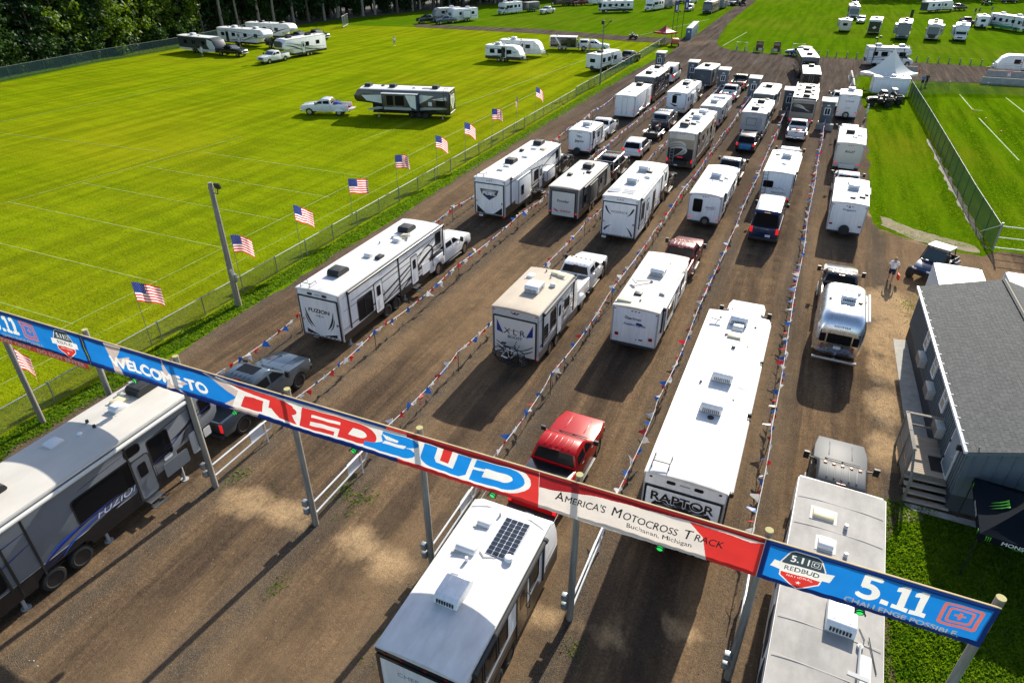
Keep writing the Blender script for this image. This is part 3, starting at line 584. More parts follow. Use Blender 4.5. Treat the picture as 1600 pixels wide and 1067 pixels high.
    def slide(s, side, y, w, z, h, d=.35, m=None, win=None, top=None):
        sx = 1 if side == 'R' else -1; o = part(s.root, "slide_out", MB().box((sx * (s.hw + d / 2 - .02), y, z), (d + .04, w, h)), m or WHITE, .02)
        f = MB()
        M4 = s.P[side]; u = s.uv(side, y); f.ring(rrect(u, z, w + .1, h + .1, .03), rrect(u, z, w - .06, h - .06, .02), M4, d + .004, .02); part(o, "slide_flange", f, BLACKM, smooth=0)
        if win:
            for (yy, zz, ww, hh) in win:
                part(o, "window", MB().plate(rrect(s.uv(side, yy), zz, ww, hh, .06), M4, d + .024, .012), DGLASS, smooth=0)
    def hitch(s, l=1.1, tank=True):
        mb = MB(); z = s.z0 + .02
        for sx in (-1, 1): mb.tube([(sx * s.hw * .7, s.L - .1, z), (0, s.L + l, z - .03)], .05, 6)
        mb.cyl((0, s.L + l * .85, .0 + .05), (0, s.L + l * .85, z + .45), .035, 8); part(s.root, "tow_hitch", mb, BLACKM)
        if tank:
            t = MB()
            for sx in (-1, 1): t.add(*[([(a + sx * .17, b + s.L + .32, c + z + .05) for a, b, c in lathe([(0, .12), (.04, .15), (.42, .15), (.5, .09)], 'z', 10)[0]]), lathe([(0, .12), (.04, .15), (.42, .15), (.5, .09)], 'z', 10)[1]])
            part(s.root, "gas_bottle", t, WHITE)
    def jacks(s, ys):
        for y in ys:
            for sx in (-1, 1): part(s.root, "stabiliser_jack", MB().cyl((sx * (s.hw - .25), y, .03), (sx * (s.hw - .25), y, s.z0), .06, 8).cyl((sx * (s.hw - .25), y, .0), (sx * (s.hw - .25), y, .04), .16, 10), LGREY)
    def ramp(s, m=None, trim=None, gap=.14, z1=None, hinges=True, frame_w=.07):
        """the wide drop-down rear door of a toy hauler"""
        z1 = z1 or s.H - .42; zb = s.z0 + .1; w = s.W - 2 * gap; zc = (zb + z1) / 2; h = z1 - zb; M4 = s.P['B']
        d = part(s.root, "ramp_door", MB().plate(rrect(0, zc, w, h, .04), M4, .022, .03), m or WHITE, smooth=0)
        part(d, "door_seal", MB().ring(rrect(0, zc, w + 2 * frame_w, h + 2 * frame_w, .05), rrect(0, zc, w, h, .04), M4, .012, .05), trim or BLACKM, smooth=0)
        if hinges:
            hb = MB(); k = 9
            for i in range(k): hb.box((-w / 2 + w * (i + .5) / k, -.075, zb + .04), (w / k * .55, .06, .1))
            part(d, "hinge", hb, ALU, smooth=0)
            lb = MB()
            for sx in (-1, 1): lb.box((sx * (w / 2 - .02), -.075, zc - .2), (.22, .035, .05)); lb.box((sx * (w / 2 - .1), -.075, zc - .2), (.04, .05, .16))
            part(d, "latch", lb, CHROME, smooth=0)
        return d
    def text(s, side, y, z, st, h, m, **k): return lettering(s.root, st, s.P[side], s.uv(side, y), z, h, m, **k)
    def windshield(s, z0=None, z1=None, w=None, m=None):
        """wide glass on the front of a motorhome, following its sloping nose"""
        L, H = s.L, s.H; za, zb = z0 or 1.3, z1 or H - .55; w = w or s.W * .88
        def yy(z): return L + (z - 1.15) / (H - .35 - 1.15) * -.2
        ua = Vector((0, yy(zb) - yy(za), zb - za)); M4 = frame((-1, 0, 0), ua, (0, yy(za), za)); h = ua.length
        o = part(s.root, "windscreen", MB().plate(rrect(0, h / 2, w, h, .12), M4, .005, .012), GLASS, smooth=0)
        part(o, "wiper", MB().box((.25, yy(za) + .05, za + .12), (.6, .02, .02)).box((-.35, yy(za) + .05, za + .12), (.6, .02, .02)), BLACKM)
        for sx in (-1, 1):
            part(s.root, "headlight", MB().plate(rrect(sx * s.W * .36, .95, .36, .2, .06), s.P['F'], .002, .03), LENSW)
            mb = MB().tube([(sx * s.hw, L - .25, H - .75), (sx * (s.hw + .25), L + .12, H - .85)], .025).box((sx * (s.hw + .27), L + .12, H - 1.05), (.14, .1, .4)); part(s.root, "mirror", mb, BLACKM)
    def cab(s, m=None):
        """the van cab of a class C motorhome: bonnet, screen, lights"""
        m = m or WHITE; L = s.L; hw = s.hw * .86
        pr = [(L - 2.3, .45), (L - 1.15, .45), (L - 1.1, .8), (L - .8, .9), (L - .45, .8), (L - .4, .45), (L, .5), (L + .02, .95), (L - .1, 1.12), (L - .75, 1.3), (L - 1.35, 1.9), (L - 2.3, 1.9)]
        o = part(s.root, "cab", MB().prism(pr, hw), m, .04); M4 = frame((-1, 0, 0), (0, -.6, .6), (0, L - .75, 1.3))
        part(o, "windscreen", MB().plate(rrect(0, .42, hw * 1.7, .68, .08), M4, .004, .01), GLASS, smooth=0)
        for sx in (-1, 1):
            part(o, "headlight", MB().plate(rrect(sx * hw * .72, .85, .3, .2, .04), frame((-1, 0, 0), (0, 0, 1), (0, L + .01, 0)), .002, .03), LENSW, smooth=0)
            part(o, "cab_window", MB().plate([(L - 2.2, 1.35), (L - 1.0, 1.35), (L - 1.45, 1.82), (L - 2.2, 1.82)] if sx > 0 else [(-(L - 2.2), 1.82), (-(L - 1.45), 1.82), (-(L - 1.0), 1.35), (-(L - 2.2), 1.35)], frame((0, sx, 0), (0, 0, 1), (sx * hw, 0, 0)), .002, .01), GLASS, smooth=0)
            part(o, "mirror", MB().box((sx * (hw + .16), L - 1.2, 1.45), (.2, .1, .3)), BLACKM)
        part(o, "grille", MB().plate(rrect(0, .82, hw * .9, .25, .04), frame((-1, 0, 0), (0, 0, 1), (0, L + .01, 0)), .002, .02), BLACKM)
        for sx in (-1, 1): wheel(s.root, sx * (hw - .12), L - .78, .37, .24)
def cadet(L, H, k=0):
    """sets of side ribbons used on several trailers, in metres along the side"""
    if k == 0: return [ribbon((.1, 1.3), (L * .3, 1.2), (L * .6, 2.1), (L * .95, H - .5), .02, .22, .02), ribbon((.1, 1.0), (L * .4, .9), (L * .6, 1.5), (L * .9, 1.7), .02, .16, .01)]
    if k == 1: return [ribbon((.0, H - .45), (L * .3, H - .5), (L * .55, H - .4), (L * .92, 1.6), .05, .14, .02), ribbon((L * .15, .95), (L * .4, 1.0), (L * .6, 1.2), (L * .95, 1.9), .01, .2, .03)]
    if k == 2: return [ribbon((L * .05, 1.25), (L * .3, 1.15), (L * .55, 1.35), (L * .92, 1.3), .08, .1, .02), ribbon((L * .3, .95), (L * .5, .9), (L * .7, 1.1), (L * .95, 1.05), .02, .12, .01)]
    return [ribbon((L * .5, .8), (L * .65, 1.5), (L * .8, 2.2), (L * .97, 2.3), .02, .4, .02), ribbon((L * .1, .8), (L * .35, 1.0), (L * .5, 1.4), (L * .75, 2.3), .02, .2, .02)]
# ------------------------------------------------------------------ pickups, cars, vans
def arch(y, r, z, n=8): return [(y - r * math.cos(math.pi * k / n), max(z, .36 + r * math.sin(math.pi * k / n)) if 0 < k < n else z) for k in range(n + 1)]
def quadpart(root, name, pts, m, th=.008):
    """thin sheet on four 3-D corners, pushed out along its normal"""
    p = [Vector(q) for q in pts]; n = (p[1] - p[0]).cross(p[2] - p[0]).normalized() * th
    vs = p + [q + n for q in p]; k = len(p); fs = [tuple(range(k - 1, -1, -1)), tuple(range(k, 2 * k))] + [(i, (i + 1) % k, (i + 1) % k + k, i + k) for i in range(k)]
    return part(root, name, MB().add(vs, fs), m, smooth=0)
def pickup(label, loc, rz, paint, L=5.9, W=2.0, H=1.92, cover=None, lit=False, group=None, cap=None, rim=ALLOY, bed_mat=None, dually=False, sunroof=False, tow_mirrors=True, name="pickup_truck", cat="pickup truck", gate_down=False, rack=False, cargo=False, clearance=False, short=False):
    r = thing(name, label, cat, loc, rz, group); hw = W / 2; bl = 1.75 if short else 2.0 + max(0, L - 5.9); bz = 1.28; wr = .42; ar, af = 1.12, L - 1.05
    k = L / 5.9
    def df(x, y, z):
        f = 1 - .13 * smooth01((y - (L - 1.0)) / 1.0) ** 2 - .03 * smooth01((z - .8) / .5) - .05 * smooth01((.6 - z) / .3)
        return (x * f, y, z)
    body = MB()
    front = [(bl, .5)] + arch(af, wr + .1, .5) + [(L - .1, .5), (L, .62), (L, 1.0), (L - .12, 1.16), (L - .9, 1.27), (L - 1.62, 1.32), (bl, 1.34)]
    body.prism(front, hw, deform=df)
    side = [(0, bz), (0, .62), (.12, .52)] + arch(ar, wr + .1, .5) + [(bl - .002, .5), (bl - .002, bz + .03), (bl - .3, bz + .01)]
    for sx in (-1, 1):
        m2 = MB().prism(side, .07); body.add([df(x + sx * (hw - .07), y, z) for x, y, z in m2.v], m2.f)
        if dually: 
            m3 = MB().prism(arch(ar, .62, .55)[0:] , .1); body.add([(x + sx * (hw + .06), y, z) for x, y, z in m3.v], m3.f)
    body.box((0, bl / 2, .72), (W - .3, bl - .02, .08))
    yb, yt0, yt1, yw = bl + .02, bl + .2, L - 2.55, L - 1.72
    def dc(x, y, z): f = .97 - .17 * smooth01((z - 1.28) / (H - 1.28)) ; return (x * f, y, z)
    body.prism([(yb, 1.3), (yt0, H - .08), (yt0 + .25, H), (yt1 - .3, H), (yt1, H - .06), (yw, 1.3)], hw, deform=dc)
    part(r, "body", body, paint, .035, 2, smooth=38)
    part(r, "bed_liner", MB().box((0, bl / 2, .775), (W - .3, bl - .1, .02)), bed_mat or BLACKM, smooth=0)
    # glass
    def cx(z, y=0): return hw * (.97 - .17 * smooth01((z - 1.28) / (H - 1.28)))
    za, zb = 1.38, H - .12
    def yr(z): return yb + (yt0 - yb) * (z - 1.3) / (H - .08 - 1.3)
    def yf(z): return yw + (yt1 - yw) * (z - 1.3) / (H - .06 - 1.3)
    quadpart(r, "rear_window", [(-cx(za) * .88, yr(za) - .003, za), (cx(za) * .88, yr(za) - .003, za), (cx(zb) * .88, yr(zb) - .003, zb), (-cx(zb) * .88, yr(zb) - .003, zb)], DGLASS)
    quadpart(r, "windscreen", [(cx(za) * .93, yf(za) + .003, za), (-cx(za) * .93, yf(za) + .003, za), (-cx(zb) * .92, yf(zb) + .003, zb), (cx(zb) * .92, yf(zb) + .003, zb)], GLASS)
    ym = (yr(za) + yf(za)) / 2 + .05
    for sx in (-1, 1):
        for a, b, a2, b2 in ((yr(za) + .22, ym - .06, yr(zb) + .12, ym - .06), (ym + .06, yf(za) - .12, ym + .06, yf(zb) - .1)):
            q = [(sx * (cx(za) + .003), a, za), (sx * (cx(za) + .003), b, za), (sx * (cx(zb) + .003), b2, zb - .03), (sx * (cx(zb) + .003), a2, zb - .03)]
            quadpart(r, "side_window", q if sx > 0 else q[::-1], DGLASS)
        wheel(r, sx * (hw - .16), ar, wr, .28, rim); wheel(r, sx * (hw - .16), af, wr, .28, rim)
        if dually: wheel(r, sx * (hw + .06), ar, wr, .2, rim)
        part(r, "tail_light", MB().box((sx * (hw - .1), -.012, 1.0), (.15, .05, .42)), REDON if lit else REDL, .015)
        part(r, "headlight", MB().box((sx * (hw - .32), L - .03, .93), (.36, .1, .2)), LENSW, .03)
        mx = hw + (.24 if tow_mirrors else .14)
        part(r, "mirror", MB().box((sx * mx, L - 2.0, 1.47), (.2, .1, .32 if tow_mirrors else .2)).tube([(sx * (hw - .06), L - 1.98, 1.38), (sx * mx, L - 1.98, 1.42)], .03), BLACKM)
        part(r, "running_board", MB().box((sx * (hw + .02), L / 2 + .1, .42), (.16, 2.1, .05)), BLACKM, .01)
        h = MB()
        for y in (ym - .3, ym + .75): h.box((sx * (hw * .985), y, 1.18), (.03, .18, .035))
        sm = MB()
        for y in (ym - .02, ym + .95, yr(za) + .1): sm.box((sx * (hw * .972), y, .95), (.016, .014, .72))
        sm.box((sx * (hw * .972), L / 2 + .15, .6), (.016, 2.0, .014)); part(r, "door_seam", sm, BLACKM, smooth=0)
        part(r, "door_handle", h, CHROME if paint is P_WHITE else BLACKM)
    tg = MB().box((0, .02, 1.0), (W - .32, .07, .52)) if not gate_down else MB().box((0, -.27, .74), (W - .32, .52, .07))
    t = part(r, "tailgate", tg, paint, .015); 
    if not gate_down: part(t, "gate_handle", MB().box((0, -.022, 1.14), (.3, .02, .08)), BLACKM)
    part(r, "rear_bumper", MB().box((0, -.08, .58), (W - .1, .2, .2)), CHROME if paint in (P_WHITE, P_BLACK) else BLACKM, .03)
    part(r, "licence_plate", MB().box((0, -.186, .6), (.32, .012, .15)), PLATE)
    part(r, "front_bumper", MB().box((0, L + .02, .58), (W - .25, .18, .24)), CHROME if paint in (P_WHITE, P_BLACK) else BLACKM, .04)
    part(r, "grille", MB().box((0, L - .01, .9), (W - 1.0, .06, .28)), BLACKM, .02)
    part(r, "brake_light", MB().box((0, yr(H - .1) - .0, H - .09), (.3, .03, .05)), REDL)
    part(r, "wiper", MB().tube([(-.55, yw + .02, 1.335), (.1, yw - .06, 1.4)], .015).tube([(.05, yw + .02, 1.335), (.7, yw - .06, 1.4)], .015), BLACKM)
    part(r, "bonnet_line", MB().box((-.42, L - .95, 1.272), (.04, 1.0, .03), rot=Matrix.Rotation(-.07, 3, 'X')).box((.42, L - .95, 1.272), (.04, 1.0, .03), rot=Matrix.Rotation(-.07, 3, 'X')), paint, .01)
    rg = MB()
    for x in (-.5, -.25, 0, .25, .5): rg.box((x, (yt0 + yt1) / 2 - .05, H + .002), (.06, (yt1 - yt0) * .7, .016))
    part(r, "roof_rib", rg, paint, .005)
    if clearance:
        for x in (-.6, -.3, 0, .3, .6): part(r, "clearance_light", MB().box((x, yt1 - .22, H + .015), (.12, .09, .04)), AMBER, .01)
    if sunroof: part(r, "sunroof", MB().box((0, (yt0 + yt1) / 2 + .15, H + .004), (1.0, .6, .014)), DGLASS, smooth=0)
    if cover: part(r, "bed_cover", MB().box((0, bl / 2 - .02, bz + .035), (W - .16, bl - .12, .05)), cover, .015)
    if cap:
        o = part(r, "bed_cap", MB().prism([(.05, bz), (.2, H - .02), (.35, H + .03), (bl - .05, H + .03), (bl + .1, bz)], hw - .03, deform=lambda x, y, z: (x * (1 - .14 * smooth01((z - bz) / (H - bz))), y, z)), cap, .03)
        quadpart(o, "cap_window", [(-.72, .03 + .045, bz + .12), (.72, .03 + .045, bz + .12), (.66, .175, H - .1), (-.66, .175, H - .1)], DGLASS)
        for sx in (-1, 1):
            q = [(sx * (hw - .045), .45, bz + .14), (sx * (hw - .045), bl - .2, bz + .14), (sx * (hw - .125), bl - .25, H - .12), (sx * (hw - .125), .5, H - .12)]
            quadpart(o, "cap_window", q if sx > 0 else q[::-1], DGLASS, .02)
    if rack:
        mb = MB()
        for sx in (-1, 1):
            mb.tube([(sx * (hw - .1), .15, bz), (sx * (hw - .15), .15, H + .12), (sx * (hw - .15), L - 2.4, H + .14)], .035)
            mb.tube([(sx * (hw - .1), bl - .2, bz), (sx * (hw - .15), bl - .2, H + .12)], .035)
        for y in (.15, bl - .2, L - 2.6): mb.tube([(-hw + .15, y, H + .12), (hw - .15, y, H + .12)], .03)
        part(r, "ladder_rack", mb, ALU)
    if cargo:
        mb = MB(); rr = random.Random(len(label))
        cols = [BLACKM, REDG, OFFW, BLUEG, GREYG]
        for i in range(5):
            part(r, "bed_cargo", MB().box((rr.uniform(-.5, .5), .35 + i * .3, .95 + rr.uniform(0, .15)), (rr.uniform(.3, .7), rr.uniform(.25, .4), rr.uniform(.25, .5)), rot=Matrix.Rotation(rr.uniform(-.4, .4), 3, 'Z')), cols[i], .03)
    return r
def car(label, loc, rz, paint, kind='suv', group=None, lit=False, L=4.8, W=1.9, H=1.7, rim=ALLOY, name=None, cat=None, tint=DGLASS, roof=None):
    name = name or ("sport_utility_car" if kind == 'suv' else "panel_van"); cat = cat or ("suv" if kind == 'suv' else "van")
    r = thing(name, label, cat, loc, rz, group); hw = W / 2; wr = .37 if kind == 'suv' else .36; ar, af = .95, L - .95
    if kind == 'suv':
        bz = 1.0; lower = [(0, .75), (.05, .42)] + arch(ar, wr + .07, .4) + arch(af, wr + .07, .4) + [(L - .1, .4), (L, .55), (L - .05, .8), (L - .25, .92), (L - 1.25, bz + .06), (L / 2, bz + .08), (.08, bz + .08)]
        cab = [(.05, bz + .04), (.42, H - .1), (.8, H), (L - 2.5, H - .01), (L - 2.15, H - .1), (L - 1.2, bz + .02)]; ti = .2
    else:
        bz = 1.35; lower = [(0, 1.3), (0, .45)] + arch(ar, wr + .07, .42) + arch(af, wr + .07, .42) + [(L - .1, .42), (L, .6), (L - .02, .95), (L - .3, 1.12), (L - .85, bz), (.02, bz)]
        cab = [(.01, bz - .03), (.06, H - .15), (.25, H), (L - 2.1, H), (L - 1.75, H - .1), (L - .78, bz - .03)]; ti = .12
    def df(x, y, z): return (x * (1 - .16 * smooth01((y - L + .9) / .9) ** 2 - .05 * smooth01((.5 - y) / .5) - .04 * smooth01((.6 - z) / .3)), y, z)
    def dc(x, y, z): return (x * (.97 - ti * smooth01((z - bz) / (H - bz)) - .05 * smooth01((.5 - y) / .5)), y, z)
    part(r, "body", MB().prism(lower, hw, deform=df).prism(cab, hw, deform=dc), paint, .045, 2, smooth=40)
    za, zb = bz + .08, H - .14
    def cx(z, y): return dc(hw, y, z)[0]
    (y0, z0), (y1, z1) = cab[0], cab[1]
    def yr(z): return y0 + (y1 - y0) * (z - z0) / (z1 - z0)
    (p0, q0), (p1, q1) = cab[-1], cab[-2]
    def yf(z): return p0 + (p1 - p0) * (z - q0) / (q1 - q0)
    quadpart(r, "rear_window", [(-cx(za, yr(za)) * .86, yr(za) - .004, za), (cx(za, yr(za)) * .86, yr(za) - .004, za), (cx(zb, yr(zb)) * .88, yr(zb) - .004, zb), (-cx(zb, yr(zb)) * .88, yr(zb) - .004, zb)], tint)
    quadpart(r, "windscreen", [(cx(za, 2) * .92, yf(za) + .004, za), (-cx(za, 2) * .92, yf(za) + .004, za), (-cx(zb, 2) * .9, yf(zb) + .004, zb), (cx(zb, 2) * .9, yf(zb) + .004, zb)], GLASS)
    cuts = [(.62, L * .33), (L * .35, L * .56), (L * .58, yf(za) - .12)] if kind == 'suv' else [(L * .56, yf(za) - .15)]
    for sx in (-1, 1):
        for i, (a, b) in enumerate(cuts):
            a2 = a + (.28 if i == 0 and kind == 'suv' else 0); b2 = min(b, yf(zb) - .06)
            if kind != 'suv': a2 = a
            q = [(sx * (cx(za, a) + .004), a, za), (sx * (cx(za, b) + .004), b, za), (sx * (cx(zb, b2) + .004), b2, zb), (sx * (cx(zb, a2) + .004), a2, zb)]
            quadpart(r, "side_window", q if sx > 0 else q[::-1], DGLASS)
        for y in (ar, af): wheel(r, sx * (hw - .13), y, wr, .24, rim)
        part(r, "tail_light", MB().box((sx * (hw - .17), .0, bz - .05 if kind == 'suv' else 1.15), (.2, .09, .26 if kind == 'suv' else .42)), REDON if lit else REDL, .02)
        part(r, "headlight", MB().box((sx * (hw - .38), L - .1, .78 if kind == 'suv' else .95), (.36, .16, .14)), LENSW, .03)
        part(r, "mirror", MB().box((sx * (hw + .1), yf(za) - .25, za + .08), (.2, .11, .17 if kind == 'suv' else .3)), paint if kind == 'suv' else BLACKM, .03)
        if kind == 'suv': part(r, "roof_rail", MB().tube([(sx * hw * .72, .7, H + .0), (sx * hw * .72, .8, H + .05), (sx * hw * .72, L - 2.6, H + .05), (sx * hw * .72, L - 2.5, H)], .02), BLACKM)
    part(r, "rear_bumper", MB().box((0, -.02, .52), (W - .12, .14, .22)), BLACKM if paint is not P_WHITE else paint, .04)
    part(r, "licence_plate", MB().box((0 if kind == 'suv' else .3, -.05, .78), (.34, .03, .16)), PLATE)
    part(r, "grille", MB().box((0, L - .03, .66), (W - 1.0, .1, .2)), BLACKM, .02)
    part(r, "brake_light", MB().box((0, cab[1][0] - .02, H - .1), (.4, .05, .04)), REDL)
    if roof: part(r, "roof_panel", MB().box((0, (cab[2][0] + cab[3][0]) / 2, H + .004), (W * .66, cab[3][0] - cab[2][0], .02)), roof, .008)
    return r
# ------------------------------------------------------------------ off-road buggies, quads, motorcycles, bicycles
def buggy(label, loc, rz, paint, roof=BLACKM, seats=2, group=None, L=3.0, screen=True):
    r = thing("side_by_side_buggy", label, "utility buggy", loc, rz, group)
    hw = .72; wr = .36
    for y in (.5, L - .55):
        for sx in (-1, 1): wheel(r, sx * (hw + .02), y, wr, .3, DRIM)
    part(r, "chassis", MB().box((0, L / 2, .5), (1.0, L - .5, .22)).box((0, L / 2 - .1, .62), (1.3, 1.3, .1)), BLACKM, .03)
    part(r, "bonnet", MB().prism([(L - 1.15, .7), (L - .1, .6), (L, .75), (L - .05, .95), (L - .5, 1.08), (L - 1.1, 1.15)], .62, deform=lambda x, y, z: (x * (1 - .2 * smooth01((y - L + .6) / .6)), y, z)), paint, .05)
    for sx in (-1, 1):
        part(r, "headlight", MB().box((sx * .42, L - .05, .86), (.26, .1, .1)), LENSW, .02)
        part(r, "fender", MB().prism([(.1, .8), (.2, .95), (.85, .95), (.95, .75), (.85, .82), (.25, .82)], .16), paint, .02, loc=(sx * .7, 0, 0))
        part(r, "door", MB().box((sx * .7, L / 2 + .05, .82), (.05, .85, .38)), paint, .02)
    part(r, "cargo_bed", MB().box((0, .48, .86), (1.3, .9, .06)).box((-.64, .48, .99), (.05, .9, .24)).box((.64, .48, .99), (.05, .9, .24)).box((0, .04, .99), (1.3, .05, .24)), BLACKM, .01)
    for sx in (-1, 1): part(r, "seat", MB().box((sx * .33, L / 2 - .2, .85), (.5, .5, .14)).box((sx * .33, L / 2 - .47, 1.12), (.5, .12, .6)), BLACKM, .04)
    cg = MB()
    for sx in (-1, 1): cg.tube([(sx * .68, L - 1.1, 1.1), (sx * .6, L - 1.5, 1.85), (sx * .6, .95, 1.88), (sx * .66, .75, .95)], .035); cg.tube([(sx * .6, L / 2, 1.86), (sx * .68, L / 2 - .05, .7)], .03)
    for y, z in ((L - 1.5, 1.85), (.95, 1.88)): cg.tube([(-.6, y, z), (.6, y, z)], .03)
    part(r, "roll_cage", cg, BLACKM)
    part(r, "roof", MB().box((0, (L - .55) / 2, 1.91), (1.3, L - 2.35, .06)), roof, .03)
    if screen: quadpart(r, "windscreen", [(.62, L - 1.12, 1.16), (-.62, L - 1.12, 1.16), (-.56, L - 1.47, 1.8), (.56, L - 1.47, 1.8)], GLASS)
    part(r, "steering_wheel", MB().tube([(-.33 + .17 * math.cos(a), L - 1.35 + .06 * math.sin(a), 1.13 + .16 * math.sin(a)) for a in np.linspace(0, 6.283, 13)], .02), BLACKM)
    part(r, "bull_bar", MB().tube([(-.4, L + .05, .5), (-.4, L + .1, .8), (.4, L + .1, .8), (.4, L + .05, .5)], .03), BLACKM)
    return r
def quad(label, loc, rz, paint, group=None):
    r = thing("quad_bike", label, "quad bike", loc, rz, group)
    for y in (.3, 1.5):
        for sx in (-1, 1): wheel(r, sx * .45, y, .29, .26, DRIM)
    part(r, "frame", MB().box((0, .9, .45), (.4, 1.3, .25)), BLACKM, .04)
    part(r, "bodywork", MB().prism([(0, .62), (.1, .75), (.7, .72), (1.1, .82), (1.7, .72), (1.85, .58), (1.5, .6), (1.1, .58), (.4, .6)], .42), paint, .05)
    part(r, "seat", MB().box((0, .65, .82), (.3, .75, .12)), BLACKM, .05)
    part(r, "handlebar", MB().tube([(-.38, 1.1, 1.08), (-.15, 1.22, 1.05), (.15, 1.22, 1.05), (.38, 1.1, 1.08)], .025).tube([(0, 1.3, .75), (0, 1.22, 1.05)], .03), BLACKM)
    part(r, "rack", MB().box((0, .1, .84), (.7, .4, .03)).box((0, 1.7, .84), (.7, .35, .03)), BLACKM)
    return r
def wheel_ring(r, w=.05, n=24): 
    return MB().tube([(0, r * math.cos(a), r * math.sin(a)) for a in np.linspace(0, 2 * math.pi, n)], w, 5, caps=False)
def motorcycle(label, loc, rz, paint, group=None):
    r = thing("dirt_bike", label, "motorcycle", loc, rz, group)
    for y in (.35, 1.75):
        o = part(r, "wheel", wheel_ring(.3, .045), RUBBER, loc=(0, y, .345)); mb = MB()
        for k in range(8): a = k * math.pi / 4; mb.tube([(0, 0, 0), (0, .29 * math.cos(a), .29 * math.sin(a))], .008, 4)
        part(o, "spoke", mb, ALU)
    part(r, "frame", MB().tube([(0, .35, .345), (0, .9, .42), (0, 1.15, .75), (0, 1.45, 1.0)], .035).tube([(0, .9, .42), (0, .75, .82), (0, .2, .9)], .03), BLACKM)
    part(r, "engine", MB().box((0, 1.05, .5), (.22, .35, .36)), GREYG, .05)
    part(r, "fork", MB().tube([(-.09, 1.75, .345), (-.09, 1.42, 1.1)], .025).tube([(.09, 1.75, .345), (.09, 1.42, 1.1)], .025), ALU)
    part(r, "tank", MB().prism([(.9, .78), (1.35, .8), (1.4, .98), (1.2, 1.02), (.95, .9)], .13), paint, .03)
    part(r, "seat", MB().prism([(.15, .9), (.9, .84), (.95, .92), (.2, .99)], .09), BLACKM, .02)
    part(r, "mudguard", MB().prism([(1.4, .78), (2.05, .72), (2.0, .76), (1.45, .83)], .07).prism([(-.1, .95), (.3, .9), (.3, .94), (-.1, 1.0)], .07), paint, .01)
    part(r, "handlebar", MB().tube([(-.4, 1.28, 1.13), (-.15, 1.38, 1.12), (.15, 1.38, 1.12), (.4, 1.28, 1.13)], .02), BLACKM)
    return r
def bicycle(label, loc, rz, paint, group=None):
    """stands along local x, wheels turning in the xz plane"""
    r = thing("bicycle", label, "bicycle", loc, rz, group)
    for x in (-.53, .53):
        o = part(r, "wheel", wheel_ring(.33, .026, 26), RUBBER, loc=(x, 0, .36)); o.rotation_euler = (0, 0, R(90)); mb = MB()
        for k in range(10): a = k * math.pi / 5; mb.tube([(0, 0, 0), (0, .32 * math.cos(a), .32 * math.sin(a))], .004, 3)
        part(o, "spoke", mb, ALU); 
    part(r, "frame", MB().tube([(-.53, 0, .36), (-.08, 0, .3), (.36, 0, .78), (-.2, 0, .82), (-.08, 0, .3)], .036).tube([(-.53, 0, .36), (-.2, 0, .82)], .018).tube([(-.2, 0, .82), (-.24, 0, .94)], .018), paint)
    part(r, "fork", MB().tube([(.53, 0, .36), (.36, 0, .78), (.33, 0, .95)], .024), BLACKM)
    part(r, "handlebar", MB().tube([(.3, -.34, .97), (.34, 0, .96), (.3, .34, .97)], .017), BLACKM)
    part(r, "saddle", MB().box((-.26, 0, .96), (.26, .13, .05)), BLACKM, .02)
    part(r, "crank", MB().tube([(-.08, -.1, .16), (-.08, -.1, .3), (-.08, .1, .3), (-.08, .1, .44)], .014).cyl((-.08, -.04, .3), (-.08, -.03, .3), .1, 12), BLACKM)
    return r
# ------------------------------------------------------------------ entrance gantry and its banner
GY = 13.28; PX = [-29.0, -23.35, -18.76, -13.85, -8.87, -3.81, 1.15, 6.08]
def banner_mat(name, col, tr=.27):
    return mat(name, col, .8, trans=tr, var=.06, vscale=2)
B_BLUE = banner_mat("banner_blue", (.008, .22, .68)); B_NAVY = banner_mat("banner_navy", (.006, .035, .22)); B_RED = banner_mat("banner_red", (.72, .04, .035)); B_CREAM = banner_mat("banner_cream", (.82, .74, .68)); B_WHITE = banner_mat("banner_white", (.88, .86, .82)); B_DRED = banner_mat("banner_dark_red", (.36, .015, .02)); B_ORANGE = banner_mat("banner_orange", (.72, .14, .06)); B_DGREY = banner_mat("banner_slate", (.05, .075, .10)); B_PINK = banner_mat("banner_coral", (.62, .16, .14)); B_BLACK = banner_mat("banner_black", (.02, .02, .022), .1); B_TAN = banner_mat("banner_tan", (.62, .50, .46)); B_LB = banner_mat("banner_light_blue", (.008, .26, .74)); B_SH = banner_mat("banner_grey", (.34, .35, .37))
gantry = thing("entrance_gantry", "wooden post gantry carrying the long welcome banner across all the lanes", "gantry", (0, GY, 0))
for i, x in enumerate(PX):
    r = .118; mb = MB().tube([(x, 0, -.1), (x, 0, 6.2)], r, 12, r2=r * .86)
    p = part(gantry, "post", mb, WOODG); part(p, "post_cap", MB().cyl((x, 0, 6.19), (x, 0, 6.22), r * .9, 12), WOODCAP)
    if 1 < i < 7:
        for k, z in enumerate((.75, 1.15)): part(p, "junction_box", MB().box((x - .17, -.12, z), (.2, .18, .26)).cyl((x - .17, -.25, z), (x - .17, -.2, z), .08, 10), STEEL, .02)
ZT, ZB = 6.12, 4.80; BYY = -.235
MBN = frame((1, 0, 0), (0, 0, 1), (0, BYY, 0))
for a, b in zip(PX[:-1], PX[1:]):
    a0 = a if a > -29 else -29.6
    part(gantry, "rail", MB().box(((a0 + b) / 2, -.237, ZT + .012), (b - a0 - .004, .05, .022)), WOODP, .006)
    part(gantry, "backing_frame", MB().box(((a0 + b) / 2, -.185, ZT - .1), (b - a0 - .2, .05, .1)).box(((a0 + b) / 2, -.185, ZB + .08), (b - a0 - .2, .05, .1)), WOODP)
